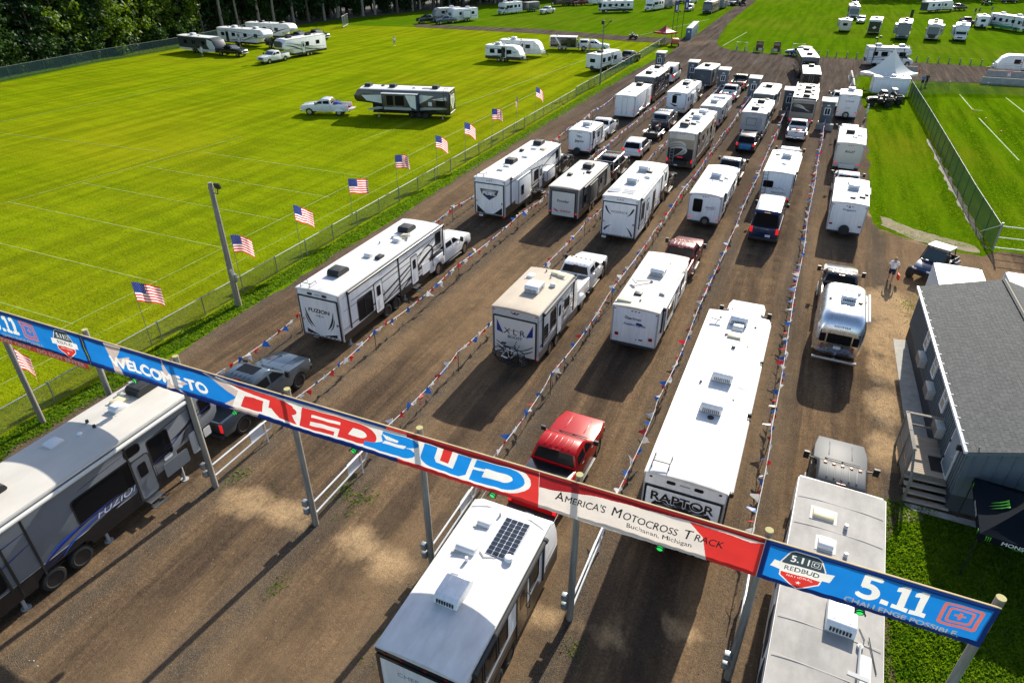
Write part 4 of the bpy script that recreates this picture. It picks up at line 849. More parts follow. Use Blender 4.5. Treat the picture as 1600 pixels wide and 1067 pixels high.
class Print:
    """one vinyl sheet: the printed shapes are rasterised into the materials of a fine grid, so that daylight shines through a single layer"""
    def __init__(q, x0, x1, z0, z1, base, c=.011):
        q.x0, q.x1, q.z0, q.z1 = x0, x1, z0, z1; q.nx, q.nz = int((x1 - x0) / c), int((z1 - z0) / c); q.mats = [base]; q.g = np.zeros((q.nz, q.nx), np.int32)
        q.X, q.Z = np.meshgrid(x0 + (np.arange(q.nx) + .5) * (x1 - x0) / q.nx, z0 + (np.arange(q.nz) + .5) * (z1 - z0) / q.nz)
    def tri(q, p, m):
        if m not in q.mats: q.mats.append(m)
        k = q.mats.index(m); us, vs = [t[0] for t in p], [t[1] for t in p]
        i0, i1 = max(0, int((min(us) - q.x0) / (q.x1 - q.x0) * q.nx)), min(q.nx, int((max(us) - q.x0) / (q.x1 - q.x0) * q.nx) + 2); j0, j1 = max(0, int((min(vs) - q.z0) / (q.z1 - q.z0) * q.nz)), min(q.nz, int((max(vs) - q.z0) / (q.z1 - q.z0) * q.nz) + 2)
        if i1 <= i0 or j1 <= j0: return
        X, Z = q.X[j0:j1, i0:i1], q.Z[j0:j1, i0:i1]; d = [(us[(n + 1) % 3] - us[n]) * (Z - vs[n]) - (vs[(n + 1) % 3] - vs[n]) * (X - us[n]) for n in range(3)]
        q.g[j0:j1, i0:i1][((d[0] >= 0) & (d[1] >= 0) & (d[2] >= 0)) | ((d[0] <= 0) & (d[1] <= 0) & (d[2] <= 0))] = k
    def build(q, parent, name, seed=0):
        gx, gz = np.meshgrid(np.linspace(q.x0, q.x1, q.nx + 1), np.linspace(q.z0, q.z1, q.nz + 1)); f = (gz - q.z0) / (q.z1 - q.z0); e = 4 * f * (1 - f)
        y = BYY - .022 + .028 * np.sin(gx * 2.1 + seed) * e + .011 * np.sin(gx * 7.3 + gz * 3 + seed) * e + .006 * np.sin(gx * 15 - gz * 6) * (1 - f) - .01 * np.sin(gz * 9 + gx) * e; z = gz - .035 * np.abs(np.sin(gx * .63 + .4)) * (1 - f)
        me = bpy.data.meshes.new(name); w = q.nx + 1; i, j = np.meshgrid(np.arange(q.nx), np.arange(q.nz)); b = (j * w + i).ravel()
        me.from_pydata(np.stack([gx, y, z], -1).reshape(-1, 3).tolist(), [], np.stack([b, b + 1, b + 1 + w, b + w], -1).tolist())
        for m in q.mats: me.materials.append(m)
        me.polygons.foreach_set("material_index", q.g.ravel().astype(np.int32)); me.polygons.foreach_set("use_smooth", [True] * len(b)); me.update(); return link(name, me, parent)
def bpoly(par, name, pts, m, d=0):
    for t in geometry.tessellate_polygon([[Vector((u, v, 0)) for u, v in pts]]): par.tri([pts[i] for i in t], m)
def btext(par, s, u, v, h, m, d=0, bold=.02, shear=0., space=1., wfit=None):
    vs, fs = text_mesh(s, h, bold, shear, space, wfit=wfit)
    for f in fs:
        for k in range(1, len(f) - 1): par.tri([(u + vs[i][0], v + vs[i][1]) for i in (f[0], f[k], f[k + 1])], m)
def bring(par, o, i, m):
    n = len(o)
    for k in range(n): j = (k + 1) % n; par.tri([o[k], o[j], i[j]], m); par.tri([o[k], i[j], i[k]], m)
def shield(par, cx, s):
    cz = (ZT + ZB) / 2
    def S(pts): return [(cx + u * s, cz + v * s) for u, v in pts]
    bpoly(par, "emblem_edge", S([(0, -.66), (.47, -.32), (.52, .18), (.36, .52), (.26, .58), (-.26, .58), (-.36, .52), (-.52, .18), (-.47, -.32)]), B_WHITE, .010)
    bpoly(par, "emblem_field", S([(-.49, .0), (-.49, .18), (-.34, .5), (-.25, .55), (.25, .55), (.34, .5), (.49, .18), (.49, .0)][::-1]), B_DGREY, .013)
    bpoly(par, "emblem_field", S([(-.46, -.16), (0, -.16), (.46, -.16), (.44, -.3), (0, -.62), (-.44, -.3)][::-1]), B_RED, .013)
    bpoly(par, "emblem_band", S([(-.72, -.12), (.66, -.12), (.72, .14), (-.66, .14)]), B_WHITE, .016)
    btext(par, "REDBUD", cx, cz + .01 * s, .15 * s, B_DGREY, .019, bold=.02, wfit=.8 * s)
    btext(par, "5.11", cx - .1 * s, cz + .33 * s, .2 * s, B_WHITE, .017, bold=.03)
    for q in (.11, .06): bring(par, rrect(cx + .27 * s, cz + .33 * s, q * 2 * s, q * 1.8 * s, .02, 1), rrect(cx + .27 * s, cz + .33 * s, (q * 2 - .03) * s, (q * 1.8 - .03) * s, .01, 1), B_WHITE)
    btext(par, "NATIONAL", cx, cz - .24 * s, .075 * s, B_WHITE, .017, bold=.01, space=1.25)
    st = [(cx + (.06 if k % 2 == 0 else .025) * s * math.cos(R(90 + 36 * k)), cz + (-.42 + (.06 if k % 2 == 0 else .025) * math.sin(R(90 + 36 * k))) * s) for k in range(10)]
    bpoly(par, "emblem_star", st, B_WHITE, .017)
def sq_logo(par, cx, cz, s, m):
    for q, w in ((.5, .09), (.33, .07)):
        bring(par, rrect(cx, cz, 2 * q * s, 1.75 * q * s, .06, 2), rrect(cx, cz, (2 * q - 2 * w) * s, (1.75 * q - 2 * w) * s, .04, 2), m)
    bpoly(par, "plus_mark", rrect(cx, cz, .3 * s, .07 * s, .01, 1), m, .013); bpoly(par, "plus_mark", rrect(cx, cz, .08 * s, .28 * s, .01, 1), m, .0135)
def five(p, u, v):
    btext(p, "5", u - .5, v, .78, B_WHITE, 0, bold=.04, wfit=.5); bpoly(p, "", rrect(u - .12, v - .31, .16, .16, .01, 1), B_WHITE)
    for q in (.2, .58): bpoly(p, "", [(u + q + x, v + z) for x, z in ((-.17, -.39), (.17, -.39), (.17, -.24), (.08, -.24), (.08, .39), (-.06, .39), (-.17, .3), (-.17, .17), (-.07, .2), (-.07, -.24), (-.17, -.24))], B_WHITE)
def end_panel(x0, x1, left):
    p = Print(x0, x1, ZB, ZT, B_NAVY); bpoly(p, "print_field", [(x0 + .12, ZB + .14), (x1 - .1, ZB + .14), (x1 - .1, ZT - .12), (x0 + .12, ZT - .12)], B_BLUE, .0085)
    zc = (ZB + ZT) / 2
    if not left:
        shield(p, x0 + .95, 1.0); five(p, x0 + 2.95, zc + .1); sq_logo(p, x1 - .62, zc + .08, .8, B_PINK)
        btext(p, "CHALLENGE POSSIBLE.", x0 + 3.25, ZB + .18, .17, B_SH, .012, bold=.03, wfit=2.45)
    else:
        shield(p, x1 - 1.15, 1.0); five(p, x0 + 1.55, zc + .1); sq_logo(p, x0 + 3.05, zc + .08, .9, B_PINK)
        btext(p, "CHALLENGE POSSIBLE.", x0 + 2.4, ZB + .18, .15, B_SH, .012, bold=.02, wfit=2.5)
    p.build(gantry, "banner", x0)
end_panel(-29.55, -23.33, True); end_panel(1.13, 6.08, False)
pb = Print(-23.32, 1.12, ZB, ZT, B_NAVY); bpoly(pb, "print_field", [(-23.2, ZB + .22), (-13, ZB + .22), (-16.2, ZT - .14), (-23.2, ZT - .14)], B_BLUE, .0085)
pr_ = pc_ = pb; bpoly(pb, "", [(-9.2, ZB), (-4.9, ZB), (-4.9, ZT), (-9.2, ZT)], B_RED); bpoly(pb, "", [(-4.9, ZB), (1.13, ZB), (1.13, ZT), (-4.9, ZT)], B_CREAM); bpoly(pb, "", [(-9.6, ZB), (-9.1, ZB), (-9.1, ZT), (-9.9, ZT)], B_RED)
def star_arm(pts): bpoly(pb, "star_print", pts, B_TAN, .0105)
star_arm([(-22.1, 6.1), (-21.2, 6.1), (-21.7, 5.45), (-21.55, 4.82), (-22.0, 4.82), (-21.95, 5.4)]); star_arm([(-21.7, 5.5), (-20.9, 5.75), (-21.4, 5.2)])
star_arm([(-19.2, 6.1), (-18.9, 5.5), (-18.2, 5.35), (-18.75, 5.1), (-18.4, 4.82), (-18.9, 5.0), (-19.4, 4.82), (-19.2, 5.2), (-19.9, 5.55), (-19.25, 5.6)])
star_arm([(-17.3, 6.1), (-15.0, 5.75), (-15.6, 5.3)]); star_arm([(-16.6, 5.0), (-15.9, 5.45), (-14.9, 5.4), (-15.2, 4.82), (-16.5, 4.82), (-16.1, 4.95)])
btext(pb, "WELCOME TO", -19.65, 5.36, .44, B_WHITE, 0, bold=.07, wfit=4.75)
# the big track name: red and blue block letters with a white outline on one white plate
x0, x1 = -16.1, -5.15; z0, z1 = 4.98, 6.0; sh = .35
def LW(pts, m, d, par=pb): bpoly(par, "track_name", [(x + (z - 5.4) * sh, z) for x, z in pts], m, d)
def rnd(cx, cz, rx, rz, a0, a1, n=9): return [(cx + rx * math.cos(R(a0 + (a1 - a0) * k / n)), cz + rz * math.sin(R(a0 + (a1 - a0) * k / n))) for k in range(n + 1)]
LW([(-16.1, 5.0), (-10.3, 4.98), (-5.9, 4.94)] + rnd(-5.9, 5.47, .72, .53, -90, 90) + [(-10.3, 6.02), (-15.9, 6.0), (-17.0, 6.08), (-15.9, 5.75)], B_WHITE, .017)
RD, BL = B_RED, B_LB; D1, D2 = .0205, .024
# R
LW([(-15.75, 5.08), (-14.95, 5.08), (-14.95, 5.28), (-15.65, 5.28)][::1], RD, D1); LW([(-16.5, 5.98), (-14.0, 5.92), (-13.62, 5.8), (-13.6, 5.68), (-15.3, 5.74)], RD, D1)
LW([(-15.75, 5.1), (-14.85, 5.1), (-14.85, 5.6), (-15.6, 5.62)], RD, D1 + .001); LW([(-14.6, 5.4), (-13.7, 5.4)] + rnd(-13.75, 5.58, .32, .18, -90, 90, 6) + [(-14.6, 5.76)], RD, D1 + .002); LW([(-14.1, 5.1), (-13.35, 5.1), (-13.6, 5.42), (-14.5, 5.42)], RD, D1 + .001)
# E
LW([(-13.25, 5.08), (-11.9, 5.08), (-11.9, 5.24), (-13.15, 5.24)], RD, D1); LW([(-13.25, 5.7), (-11.55, 5.7), (-11.55, 5.9), (-13.2, 5.9)], RD, D1); LW([(-13.25, 5.08), (-12.85, 5.08), (-12.85, 5.9), (-13.25, 5.9)], RD, D1 + .001); LW([(-12.9, 5.4), (-11.75, 5.4), (-11.75, 5.58), (-12.9, 5.58)], RD, D1 + .002)
# D
LW([(-11.75, 5.08)] + rnd(-11.0, 5.49, .68, .41, -90, 90) + [(-11.75, 5.9)], RD, D1 + .003); LW([(-11.4, 5.3)] + rnd(-11.0, 5.49, .3, .17, -90, 90) + [(-11.25, 5.66)], B_WHITE, D2)
# B
LW([(-10.75, 5.06), (-10.2, 5.06)] + rnd(-9.35, 5.28, .42, .22, -90, 90, 6) + rnd(-9.3, 5.7, .4, .2, -70, 90, 6) + [(-10.2, 5.9), (-10.2, 5.68), (-10.1, 5.5), (-10.5, 5.3), (-10.75, 5.25)], BL, D1); LW([(-10.1, 5.44), (-9.35, 5.44), (-9.3, 5.56), (-10.05, 5.56)], B_WHITE, D2)
LW([(-10.2, 5.78), (-10.0, 5.6), (-9.6, 5.62), (-9.6, 5.7)], B_WHITE, D2)
# U
LW([(-8.75, 5.9)] + rnd(-8.15, 5.34, .6, .3, 180, 270, 6) + [(-7.35, 5.04), (-7.15, 5.2), (-7.15, 5.9), (-7.6, 5.9), (-7.6, 5.3), (-8.2, 5.3), (-8.3, 5.45), (-8.3, 5.9)], BL, D1); LW([(-8.1, 5.42), (-7.8, 5.42), (-7.8, 6.0), (-8.1, 6.0)], RD, D1 + .001)
# D
LW([(-7.0, 5.04)] + rnd(-5.95, 5.47, .58, .43, -90, 90) + [(-7.0, 5.9)], BL, D1 + .002); LW([(-6.65, 5.3)] + rnd(-6.05, 5.47, .3, .18, -90, 90) + [(-6.65, 5.65)], B_WHITE, D2); LW([(-7.1, 5.5), (-6.4, 5.52), (-6.4, 5.6), (-7.1, 5.6)], B_WHITE, D2 + .001)
bpoly(pr_, "print_field", [(-9.19, ZT - .2), (-4.91, ZT - .2), (-4.91, ZT), (-9.19, ZT)], B_DRED, .0085)
bpoly(pc_, "print_field", [(-4.89, ZT - .55), (-3.4, ZT - .3), (-1.0, ZT - .14), (1.11, ZT - .14), (1.11, ZT), (-4.89, ZT)], B_DRED, .0085); bpoly(pc_, "print_field", [(-.75, ZT - .16), (-.35, 5.55), (-.15, ZB), (1.11, ZB), (1.11, ZT - .16), (.8, ZT - .25)], B_RED, .0095)
def smallcaps(par, words, u0, u1, v, h, m, d):
    q = []; u = 0
    for w in words.split(" "):
        for t_, hh_, dv in ((w[0], h, 0), (w[1:], h * .76, -h * .12)):
            a, fa = text_mesh(t_, hh_, .02, .2); wa = a[:, 0].max() - a[:, 0].min(); q.append((t_, u + wa / 2, hh_, dv, wa)); u += wa + (.04 if t_ == w[0] else .2)
    k = (u1 - u0) / (u - .2)
    for t_, uu, hh_, dv, wa in q: btext(par, t_, u0 + uu * k, v + dv, hh_, m, d, bold=.014, shear=.2, wfit=wa * k)
smallcaps(pc_, "AMERICA'S MOTOCROSS TRACK", -4.4, .2, 5.5, .33, B_BLACK, .0125)
btext(pc_, "Buchanan, Michigan", -1.45, 5.14, .17, B_BLACK, .0125, bold=.004, wfit=1.75)
pb.build(gantry, "banner", 1)
ex = part(gantry, "exit_banner", MB().plate([(-28.95, 4.5), (-23.55, 4.5), (-23.55, 4.775), (-28.95, 4.775)], MBN, .0, .006), B_ORANGE, smooth=0); lettering(ex, "EXIT ONLY - DO NOT ENTER", MBN, -26.25, 4.635, .17, B_WHITE, .009, bold=.03, wfit=5.0)
GREEN = mat("green_signal", (.02, .5, .12), .3, emit=(.01, .8, .10, .5))
for i, x in enumerate((-21.1, -16.26, -11.3, -6.36, -1.36, 3.58)):
    t = thing("signal_light", ["", "second", "third", "fourth", "fifth"][i] + "round green lane light under the banner" if False else ["round green light under the WELCOME banner over the trailer roof", "round green light under the banner by the grey pickup", "round green light under the banner below the red letter D", "round green light under the banner behind the red pickup", "round green light under the words Buchanan, Michigan", "round green light below CHALLENGE POSSIBLE at the right panel"][i], "signal light", (x, GY - .12, 4.66), group="green lane lights under the banner")
    part(t, "housing", MB().cyl((0, -.12, 0), (0, .1, 0), .12, 14).box((0, .02, .18), (.1, .1, .12)), BLACKM); part(t, "lens", MB().cyl((0, -.135, 0), (0, -.118, 0), .085, 14), GREEN); part(t, "visor", MB().tube([(.12 * math.cos(a), -.2, .12 * math.sin(a)) for a in np.linspace(0, math.pi, 8)], .02, 4), BLACKM)
# pipe barriers running in from the posts
PIPE = mat("white_pipe", (.62, .64, .66), .4, var=.15)
rl = ["white pipe rail with a blank sheet beside the grey pickup", "white pipe rail with a blank sheet in weeds left of the red track name", "white pipe rail with a sheet beside the solar panel trailer", "white pipe rail on the post under the word AMERICA'S", "white pipe rail on the post right of the black logo trailer", "white pipe rail with a blue sheet by the rightmost gantry post"]
for i, x in enumerate(PX[2:]):
    xx = x + (.05 if i < 5 else -1.55); y1 = GY + 3.45 if i < 5 else GY + 1.3; y0 = GY + .1 if i < 5 else GY - 4
    t = thing("pipe_rail", rl[i], "rail", (xx, 0, 0), group="white pipe rails at the gantry posts")
    part(t, "rail", MB().tube([(0, y0, 1.12), (0, y1 - .25, 1.12), (0, y1 - .05, 1.02), (0, y1, .85), (0, y1 - .2, .62), (0, y0, .58)], .035, 6), PIPE)
    for y in ((y1 - .45,) if i < 5 else (y1 - .6, y0 + 1)): part(t, "leg", MB().tube([(0, y, 0), (0, y, 1.12)], .03, 6), PIPE)
    if i in (0, 1, 2): part(t, "sign_sheet", MB().box((-.045, y1 - .9, .85), (.015, .75, .62)), PIPE)
    if i == 3: part(t, "sign_sheet", MB().box((-.045, y1 - 1.3, .85), (.015, .75, .5)), PIPE)
    if i == 5: part(t, "sign_sheet", MB().box((-.06, GY - .9, .9), (.015, 1.1, .55)), NAVY)
# ------------------------------------------------------------------ bunting
PEN = []
for m in (mat("pennant_white", (.78, .78, .78), .5, trans=.3), mat("pennant_red", (.6, .03, .04), .5, trans=.3), mat("pennant_blue", (.02, .12, .5), .5, trans=.3)):
    vs_ = []
    for k in range(4):
        a = [(-.15, 0, 0), (.15, 0, 0), (-.10, .05, -.15), (.10, -.04 - .02 * k, -.15), (-.03, .09 + .03 * k, -.32), (.03, .06 + .03 * k, -.32), (0, .16 - .05 * k, -.43)]
        me = bpy.data.meshes.new("pennant"); me.from_pydata(a, [], [(0, 1, 3, 2), (2, 3, 5, 4), (4, 5, 6)]); me.materials.append(m); me.update(); vs_.append(me)
    PEN.append(vs_)
ROPE = mat("bunting_rope", (.66, .66, .64), .7)
bl_ = ["pennant string left of the leftmost motorhome lane, from gantry to first booth", "pennant string between the grey pickup lane and the bicycle trailer lane", "pennant string between the bicycle trailer and the red pickup lane", "pennant string between the red pickup lane and the long white trailer", "pennant string left of the blue van lane beside the long white trailer", "pennant string between the blue van and the silver rounded trailer"]
for i in range(6):
    t = thing("bunting_string", bl_[i], "bunting", (0, 0, 0), group="red, white and blue pennant strings between the lanes"); ye = STR_X[i][2] - 1.5
    ys = [16.6] + list(np.arange(24.5, ye - 3, 9.0 + .3 * i)) + [ye]; pts = []
    for a, b in zip(ys[:-1], ys[1:]):
        for k in range(12):
            f = k / 12; pts.append(Vector((str_x(i, a + (b - a) * f) + .04 * math.sin(a + f * 5), a + (b - a) * f, 1.18 - .22 * 4 * f * (1 - f))))
    pts.append(Vector((str_x(i, ye), ye, 1.18))); part(t, "rope", MB().tube(pts, .016, 4), ROPE)
    for y in ys[1:-1]: part(t, "stake", MB().cyl((str_x(i, y), y, 0), (str_x(i, y), y, 1.2), .018, 6), BLACKM)
    y = 17.0; n = 0; rr = random.Random(i * 7 + 1)
    while y < ye and n < 298:
        k = next(j for j in range(len(pts) - 1) if pts[j + 1].y >= y); f = (y - pts[k].y) / (pts[k + 1].y - pts[k].y); q = pts[k].lerp(pts[k + 1], f)
        o = link("pennant", PEN[n % 3][rr.randrange(4)], t, q); o.rotation_euler = (rr.gauss(.1, .35), rr.gauss(-.75, .45), R(90) + rr.gauss(0, .25)); s_ = rr.uniform(.95, 1.2); o.scale = (s_, s_, s_)
        y += .54 * rr.uniform(.9, 1.1); n += 1
# ------------------------------------------------------------------ fences
def mesh_mat(name, col, dens, scale=14.):
    m, N, L, p = nodes_of(name); p.inputs["Base Color"].default_value = (*col, 1); p.inputs["Roughness"].default_value = .5; p.inputs["Specular IOR Level"].default_value = .1
    tc = N.new("ShaderNodeTexCoord").outputs["UV"]; wv = []
    for a in (45, -45):
        mp = N.new("ShaderNodeMapping"); mp.inputs["Rotation"].default_value = (0, 0, R(a)); mp.inputs["Scale"].default_value = (scale,) * 3; L.new(tc, mp.inputs[0]); w = N.new("ShaderNodeTexWave"); w.inputs["Scale"].default_value = 1; L.new(mp.outputs[0], w.inputs[0]); wv.append(w.outputs["Fac"] if "Fac" in w.outputs else w.outputs[1])
    f = mth(N, L, 'GREATER_THAN', mth(N, L, 'MAXIMUM', wv[0], wv[1]), 1 - dens); t = N.new("ShaderNodeBsdfTransparent"); mx = N.new("ShaderNodeMixShader"); L.new(f, mx.inputs[0]); L.new(t.outputs[0], mx.inputs[1]); L.new(p.outputs[0], mx.inputs[2]); L.new(mx.outputs[0], N["Material Output"].inputs[0]); return m
MESH_A = mesh_mat("chain_link", (.10, .13, .12), .09); MESH_B = mesh_mat("chain_link_green", (.025, .10, .085), .26); MESH_C = mesh_mat("green_windscreen", (.015, .065, .055), .46)
def fence(name, label, pts, h, m, post_m=STEEL, pr=.035, step=3.0, top=True, group=None, label2=None):
    t = thing(name, label, "fence", (*pts[0], 0)); o = Vector((*pts[0], 0)); path = []
    for a, b in zip(pts[:-1], pts[1:]):
        k = max(1, round((Vector(b) - Vector(a)).length / step)); path += [Vector(a).lerp(Vector(b), j / k) for j in range(k)]
    path.append(Vector(pts[-1])); pm = MB().cyl((0, 0, 0), (0, 0, h + .06), pr, 6).mesh("post", post_m); u = 0
    for q in path[:295]: link("post", pm, t, (q.x - o.x, q.y - o.y, 0))
    if top: part(t, "top_rail", MB().tube([(q.x - o.x, q.y - o.y, h) for q in path], .028, 5), post_m)
    vs, fs, uv = [], [], []
    for a, b in zip(path[:-1], path[1:]):
        k = len(vs); l = (b - a).length; vs += [(a.x - o.x, a.y - o.y, .03), (b.x - o.x, b.y - o.y, .03), (b.x - o.x, b.y - o.y, h), (a.x - o.x, a.y - o.y, h)]; fs.append((k, k + 1, k + 2, k + 3)); uv += [(u, 0), (u + l, 0), (u + l, h), (u, h)]; u += l
    me = bpy.data.meshes.new("fence_mesh"); me.from_pydata(vs, [], fs); l_ = me.uv_layers.new(name="UVMap"); l_.data.foreach_set("uv", np.array(uv).ravel()); me.materials.append(m); me.update(); link("fence_mesh", me, t); return t
fence("chain_link_fence", "grey chain link fence with flags along the left edge of the dirt lot", [(-29.9, -4), (-29.9, 30), (-30.0, 60), (-30.2, 90)], 1.15, MESH_A)
f2 = fence("chain_link_fence", "green mesh fence between the field and the far end of the dirt lot", [(-30.25, 90.5), (-30.3, 110), (-30.6, 130), (-30.9, 148)], 1.35, MESH_B)
for y, tx in ((121, 1), (131.5, 2), (142, 3)): part(f2, "sign_board", MB().box((.1 - .012 * (y - 90), y - 90.5, .8), (.03, .7, .6)), [PIPE, PIPE, mat("yellow_board", (.6, .55, .1), .5)][tx - 1])
fence("chain_link_fence", "tall chain link fence along the dark tree line", [(-110, 40), (-113.6, 65), (-116.3, 84), (-117, 104), (-121, 127)], 1.9, mesh_mat("chain_link_far", (.02, .055, .06), .22), step=3.4, post_m=mat("dull_post", (.10, .13, .13), .7))
fence("chain_link_fence", "green screened fence along the right side of the mown strip", [(13.4, 53.0), (13.0, 62), (12.6, 76), (12.1, 92), (11.4, 110)], 1.9, MESH_C, mat('green_post', (.03, .07, .06), .6), step=2.6)
fence("chain_link_fence", "open wire fence along the road behind the white canopy", [(11.5, 110.2), (16.4, 114.1), (26, 116.6), (45, 119)], 1.5, MESH_A, step=4.6)
g = thing("field_gate", "wide pipe gate at the near corner of the green screened fence", "gate", (13.4, 52.9, 0))
part(g, "gate_post", MB().cyl((0, 0, 0), (0, 0, 2.1), .06, 8), STEEL); part(g, "gate_frame", MB().tube([(0, 0, 1.85), (6, .4, 1.8), (6, .4, .35), (0, 0, .3)], .035).tube([(0, 0, 1.05), (6, .4, 1.05)], .03).tube([(0, 0, 1.95), (-.35, 3.2, .25)], .03), PIPE); l2 = MB(); l2.cyl((6.1, .4, 0), (6.1, .4, 2.0), .06, 8); part(g, "gate_post", l2, STEEL)
# ------------------------------------------------------------------ flags on the fence
FW, FR, FB = mat("flag_white", (.82, .82, .82), .8, trans=.6), mat("flag_red", (.62, .02, .035), .8, trans=.6), mat("flag_blue", (.02, .04, .24), .8, trans=.5)
def flag_mesh(seed, droop):
    rr = random.Random(seed); nx, nz_ = 20, 13; w, h = 1.75, 1.1; vs, fs, mi = [], [], []; ph = rr.uniform(0, 6)
    def P_(u, v):
        x = u * w; a = .5 + droop
        return (x * math.cos(a * u * .55) * (1 - .3 * droop), .13 * math.sin(u * 7 + ph + v * 1.2) * u + .06 * math.sin(u * 13 + ph) * u, -v * h - droop * (u ** 1.5) * .75 - .07 * u * math.sin(u * 6 + ph))
    for j in range(nz_ + 1):
        for i in range(nx + 1): vs.append(P_(i / nx, j / nz_))
    for j in range(nz_):
        for i in range(nx):
            fs.append((j * (nx + 1) + i, (j + 1) * (nx + 1) + i, (j + 1) * (nx + 1) + i + 1, j * (nx + 1) + i + 1)); mi.append(2 if j < 7 and i < 8 else (1 if j % 2 == 0 else 0))
    for r_ in range(9):
        for c in range(6 if r_ % 2 == 0 else 5):
            u, v = (.035 + c * .066 + (0 if r_ % 2 == 0 else .033)), (.03 + r_ * .056); p = Vector(P_(u, v)); k = len(vs)
            for s in (-1, 1):
                k = len(vs); vs += [p + Vector((d * .03 if e else 0, s * .01, 0 if e else d * .03)) for d, e in ((1, 1), (1, 0), (-1, 1), (-1, 0))]; fs.append((k, k + 1, k + 2, k + 3)); mi.append(0)
    me = bpy.data.meshes.new("flag_cloth"); me.from_pydata(vs, [], fs)
    for m in (FW, FR, FB): me.materials.append(m)
    me.polygons.foreach_set("material_index", mi); me.polygons.foreach_set("use_smooth", [True] * len(fs)); me.update(); return me
FL = [flag_mesh(s, d) for s, d in ((1, .55), (2, .35), (3, 1.0), (4, .2), (5, .75), (8, .45))]; FPOLE = MB().cyl((0, 0, 0), (0, 0, 3.85), .018, 6).mesh("flag_pole", STEEL)
fl_lab = ["striped flag hanging limp behind the leftmost gantry post", "striped flag nearest the words WELCOME TO, beyond the fence", "striped flag partly behind the tall wooden floodlight pole", "striped flag just right of the wooden floodlight pole top", "striped flag behind the roof of the swoosh-marked long trailer", "striped flag on the fence, sixth from the gantry", "striped flag with square cloth, seventh from the gantry", "striped flag turned sideways, below the black and white fifth wheel", "striped flag hanging from its pole, third from the far end", "striped flag folded edge-on, second from the far end", "striped flag farthest from the gantry"]
for i, (x, y, v, a) in enumerate([(-29.95, 13.6, 2, .2), (-29.95, 20.09, 0, .5), (-29.9, 26.9, 4, .95), (-29.92, 32.5, 0, .15), (-29.9, 38.5, 1, .8), (-30.1, 45.1, 5, 1.1), (-30.15, 51.8, 4, .4), (-30.0, 57.1, 4, .3), (-30.1, 63.4, 5, 1.0), (-30.25, 70.1, 2, 1.9), (-30.25, 75.8, 2, .2)]):
    t = thing("flag", fl_lab[i], "flag", (x, y, 0), group="striped flags along the fence"); link("flag_pole", FPOLE, t); o = link("flag_cloth", FL[v], t, (.02, 0, 3.82), a)
# ------------------------------------------------------------------ poles and lights
t = thing("light_pole", "tall wooden pole with a floodlight on a bracket, standing inside the fence", "light pole", (-29.0, 25.5, 0))
part(t, "pole", MB().tube([(0, 0, 0), (.05, 0, 7.5)], .19, 12, r2=.13), WOODG); part(t, "conduit", MB().tube([(.16, -.1, 0), (.14, -.1, 5.2)], .03, 6), ALU); part(t, "meter_box", MB().box((.27, -.05, 1.9), (.2, .25, .5)), STEEL, .02); part(t, "notice", MB().box((.16, -.13, 2.35), (.22, .03, .2)), PIPE)
b = part(t, "bracket", MB().tube([(.1, 0, 6.95), (.4, .05, 6.9), (.45, .05, 7.2)], .03), BLACKM); part(b, "floodlight", MB().box((.48, .05, 7.35), (.36, .16, .3), rot=Matrix.Rotation(.3, 3, 'X')), BLACKM, .03); part(t, "crossarm", MB().box((.05, 0, 7.2), (.3, .14, .12)), WOODG)
t = thing("light_pole", "slim pole with two floodlights beside the green mesh fence", "light pole", (-29.9, 100.4, 0)); part(t, "pole", MB().tube([(0, 0, 0), (0, 0, 8.5)], .12, 8, r2=.08), WOODG)
part(t, "floodlight", MB().box((-.1, -.1, 8.4), (.4, .3, .5)), BLACKM, .04); part(t, "arm", MB().tube([(0, 0, 7.6), (.5, 0, 8.1), (.9, 0, 8.5)], .04).box((1.0, 0, 8.55), (.6, .3, .12), rot=Matrix.Rotation(-.5, 3, 'Y')), BLACKM)
t = thing("light_pole", "thin mast with a cluster of lamps behind the overcab motorhome", "light pole", (7.0, 133.2, 0)); part(t, "pole", MB().tube([(0, 0, 0), (.1, 0, 4.6)], .06, 6), BLACKM); part(t, "floodlight", MB().box((-.15, 0, 4.5), (.35, .25, .3)).box((.4, 0, 4.75), (.35, .25, .3)), BLACKM, .03)
for i, (x, y, h) in enumerate(((-31.4, 156.6, 7.2), (-29.7, 158.4, 7.6))):
    t = thing("banner_pole", ["pole with a blue vertical banner nearest the red canopy", "pole with a blue vertical banner beside the portable toilets"][i], "banner pole", (x, y, 0)); part(t, "pole", MB().cyl((0, 0, 0), (0, 0, h), .06, 6), BLACKM); q = part(t, "banner", MB().box((.42, 0, h - 1.1), (.75, .03, 1.9)), BLUEG); part(q, "banner_mark", MB().box((.42, -.02, h - 1.2), (.3, .012, .9)), WHITE)
t = thing("light_pole", "mast with a lamp cluster between the two blue banner poles", "light pole", (-30.2, 154.8, 0)); part(t, "pole", MB().cyl((0, 0, 0), (0, 0, 5.4), .05, 6), BLACKM); part(t, "floodlight", MB().box((-.3, 0, 5.3), (.3, .2, .35)).box((.3, 0, 5.5), (.3, .2, .35)), BLACKM, .03)
t = thing("feather_flag", "black feather flag behind the row of parked motorhomes", "flag", (17, 210, 0)); part(t, "pole", MB().cyl((0, 0, 0), (0, 0, 3.2), .04, 5), BLACKM); part(t, "flag_cloth", MB().box((.35, 0, 2.2), (.6, .03, 1.7)), BLACKM)
ORD = "first second third fourth fifth sixth seventh eighth ninth tenth eleventh twelfth thirteenth fourteenth fifteenth sixteenth seventeenth eighteenth nineteenth twentieth".split() + ["last"]
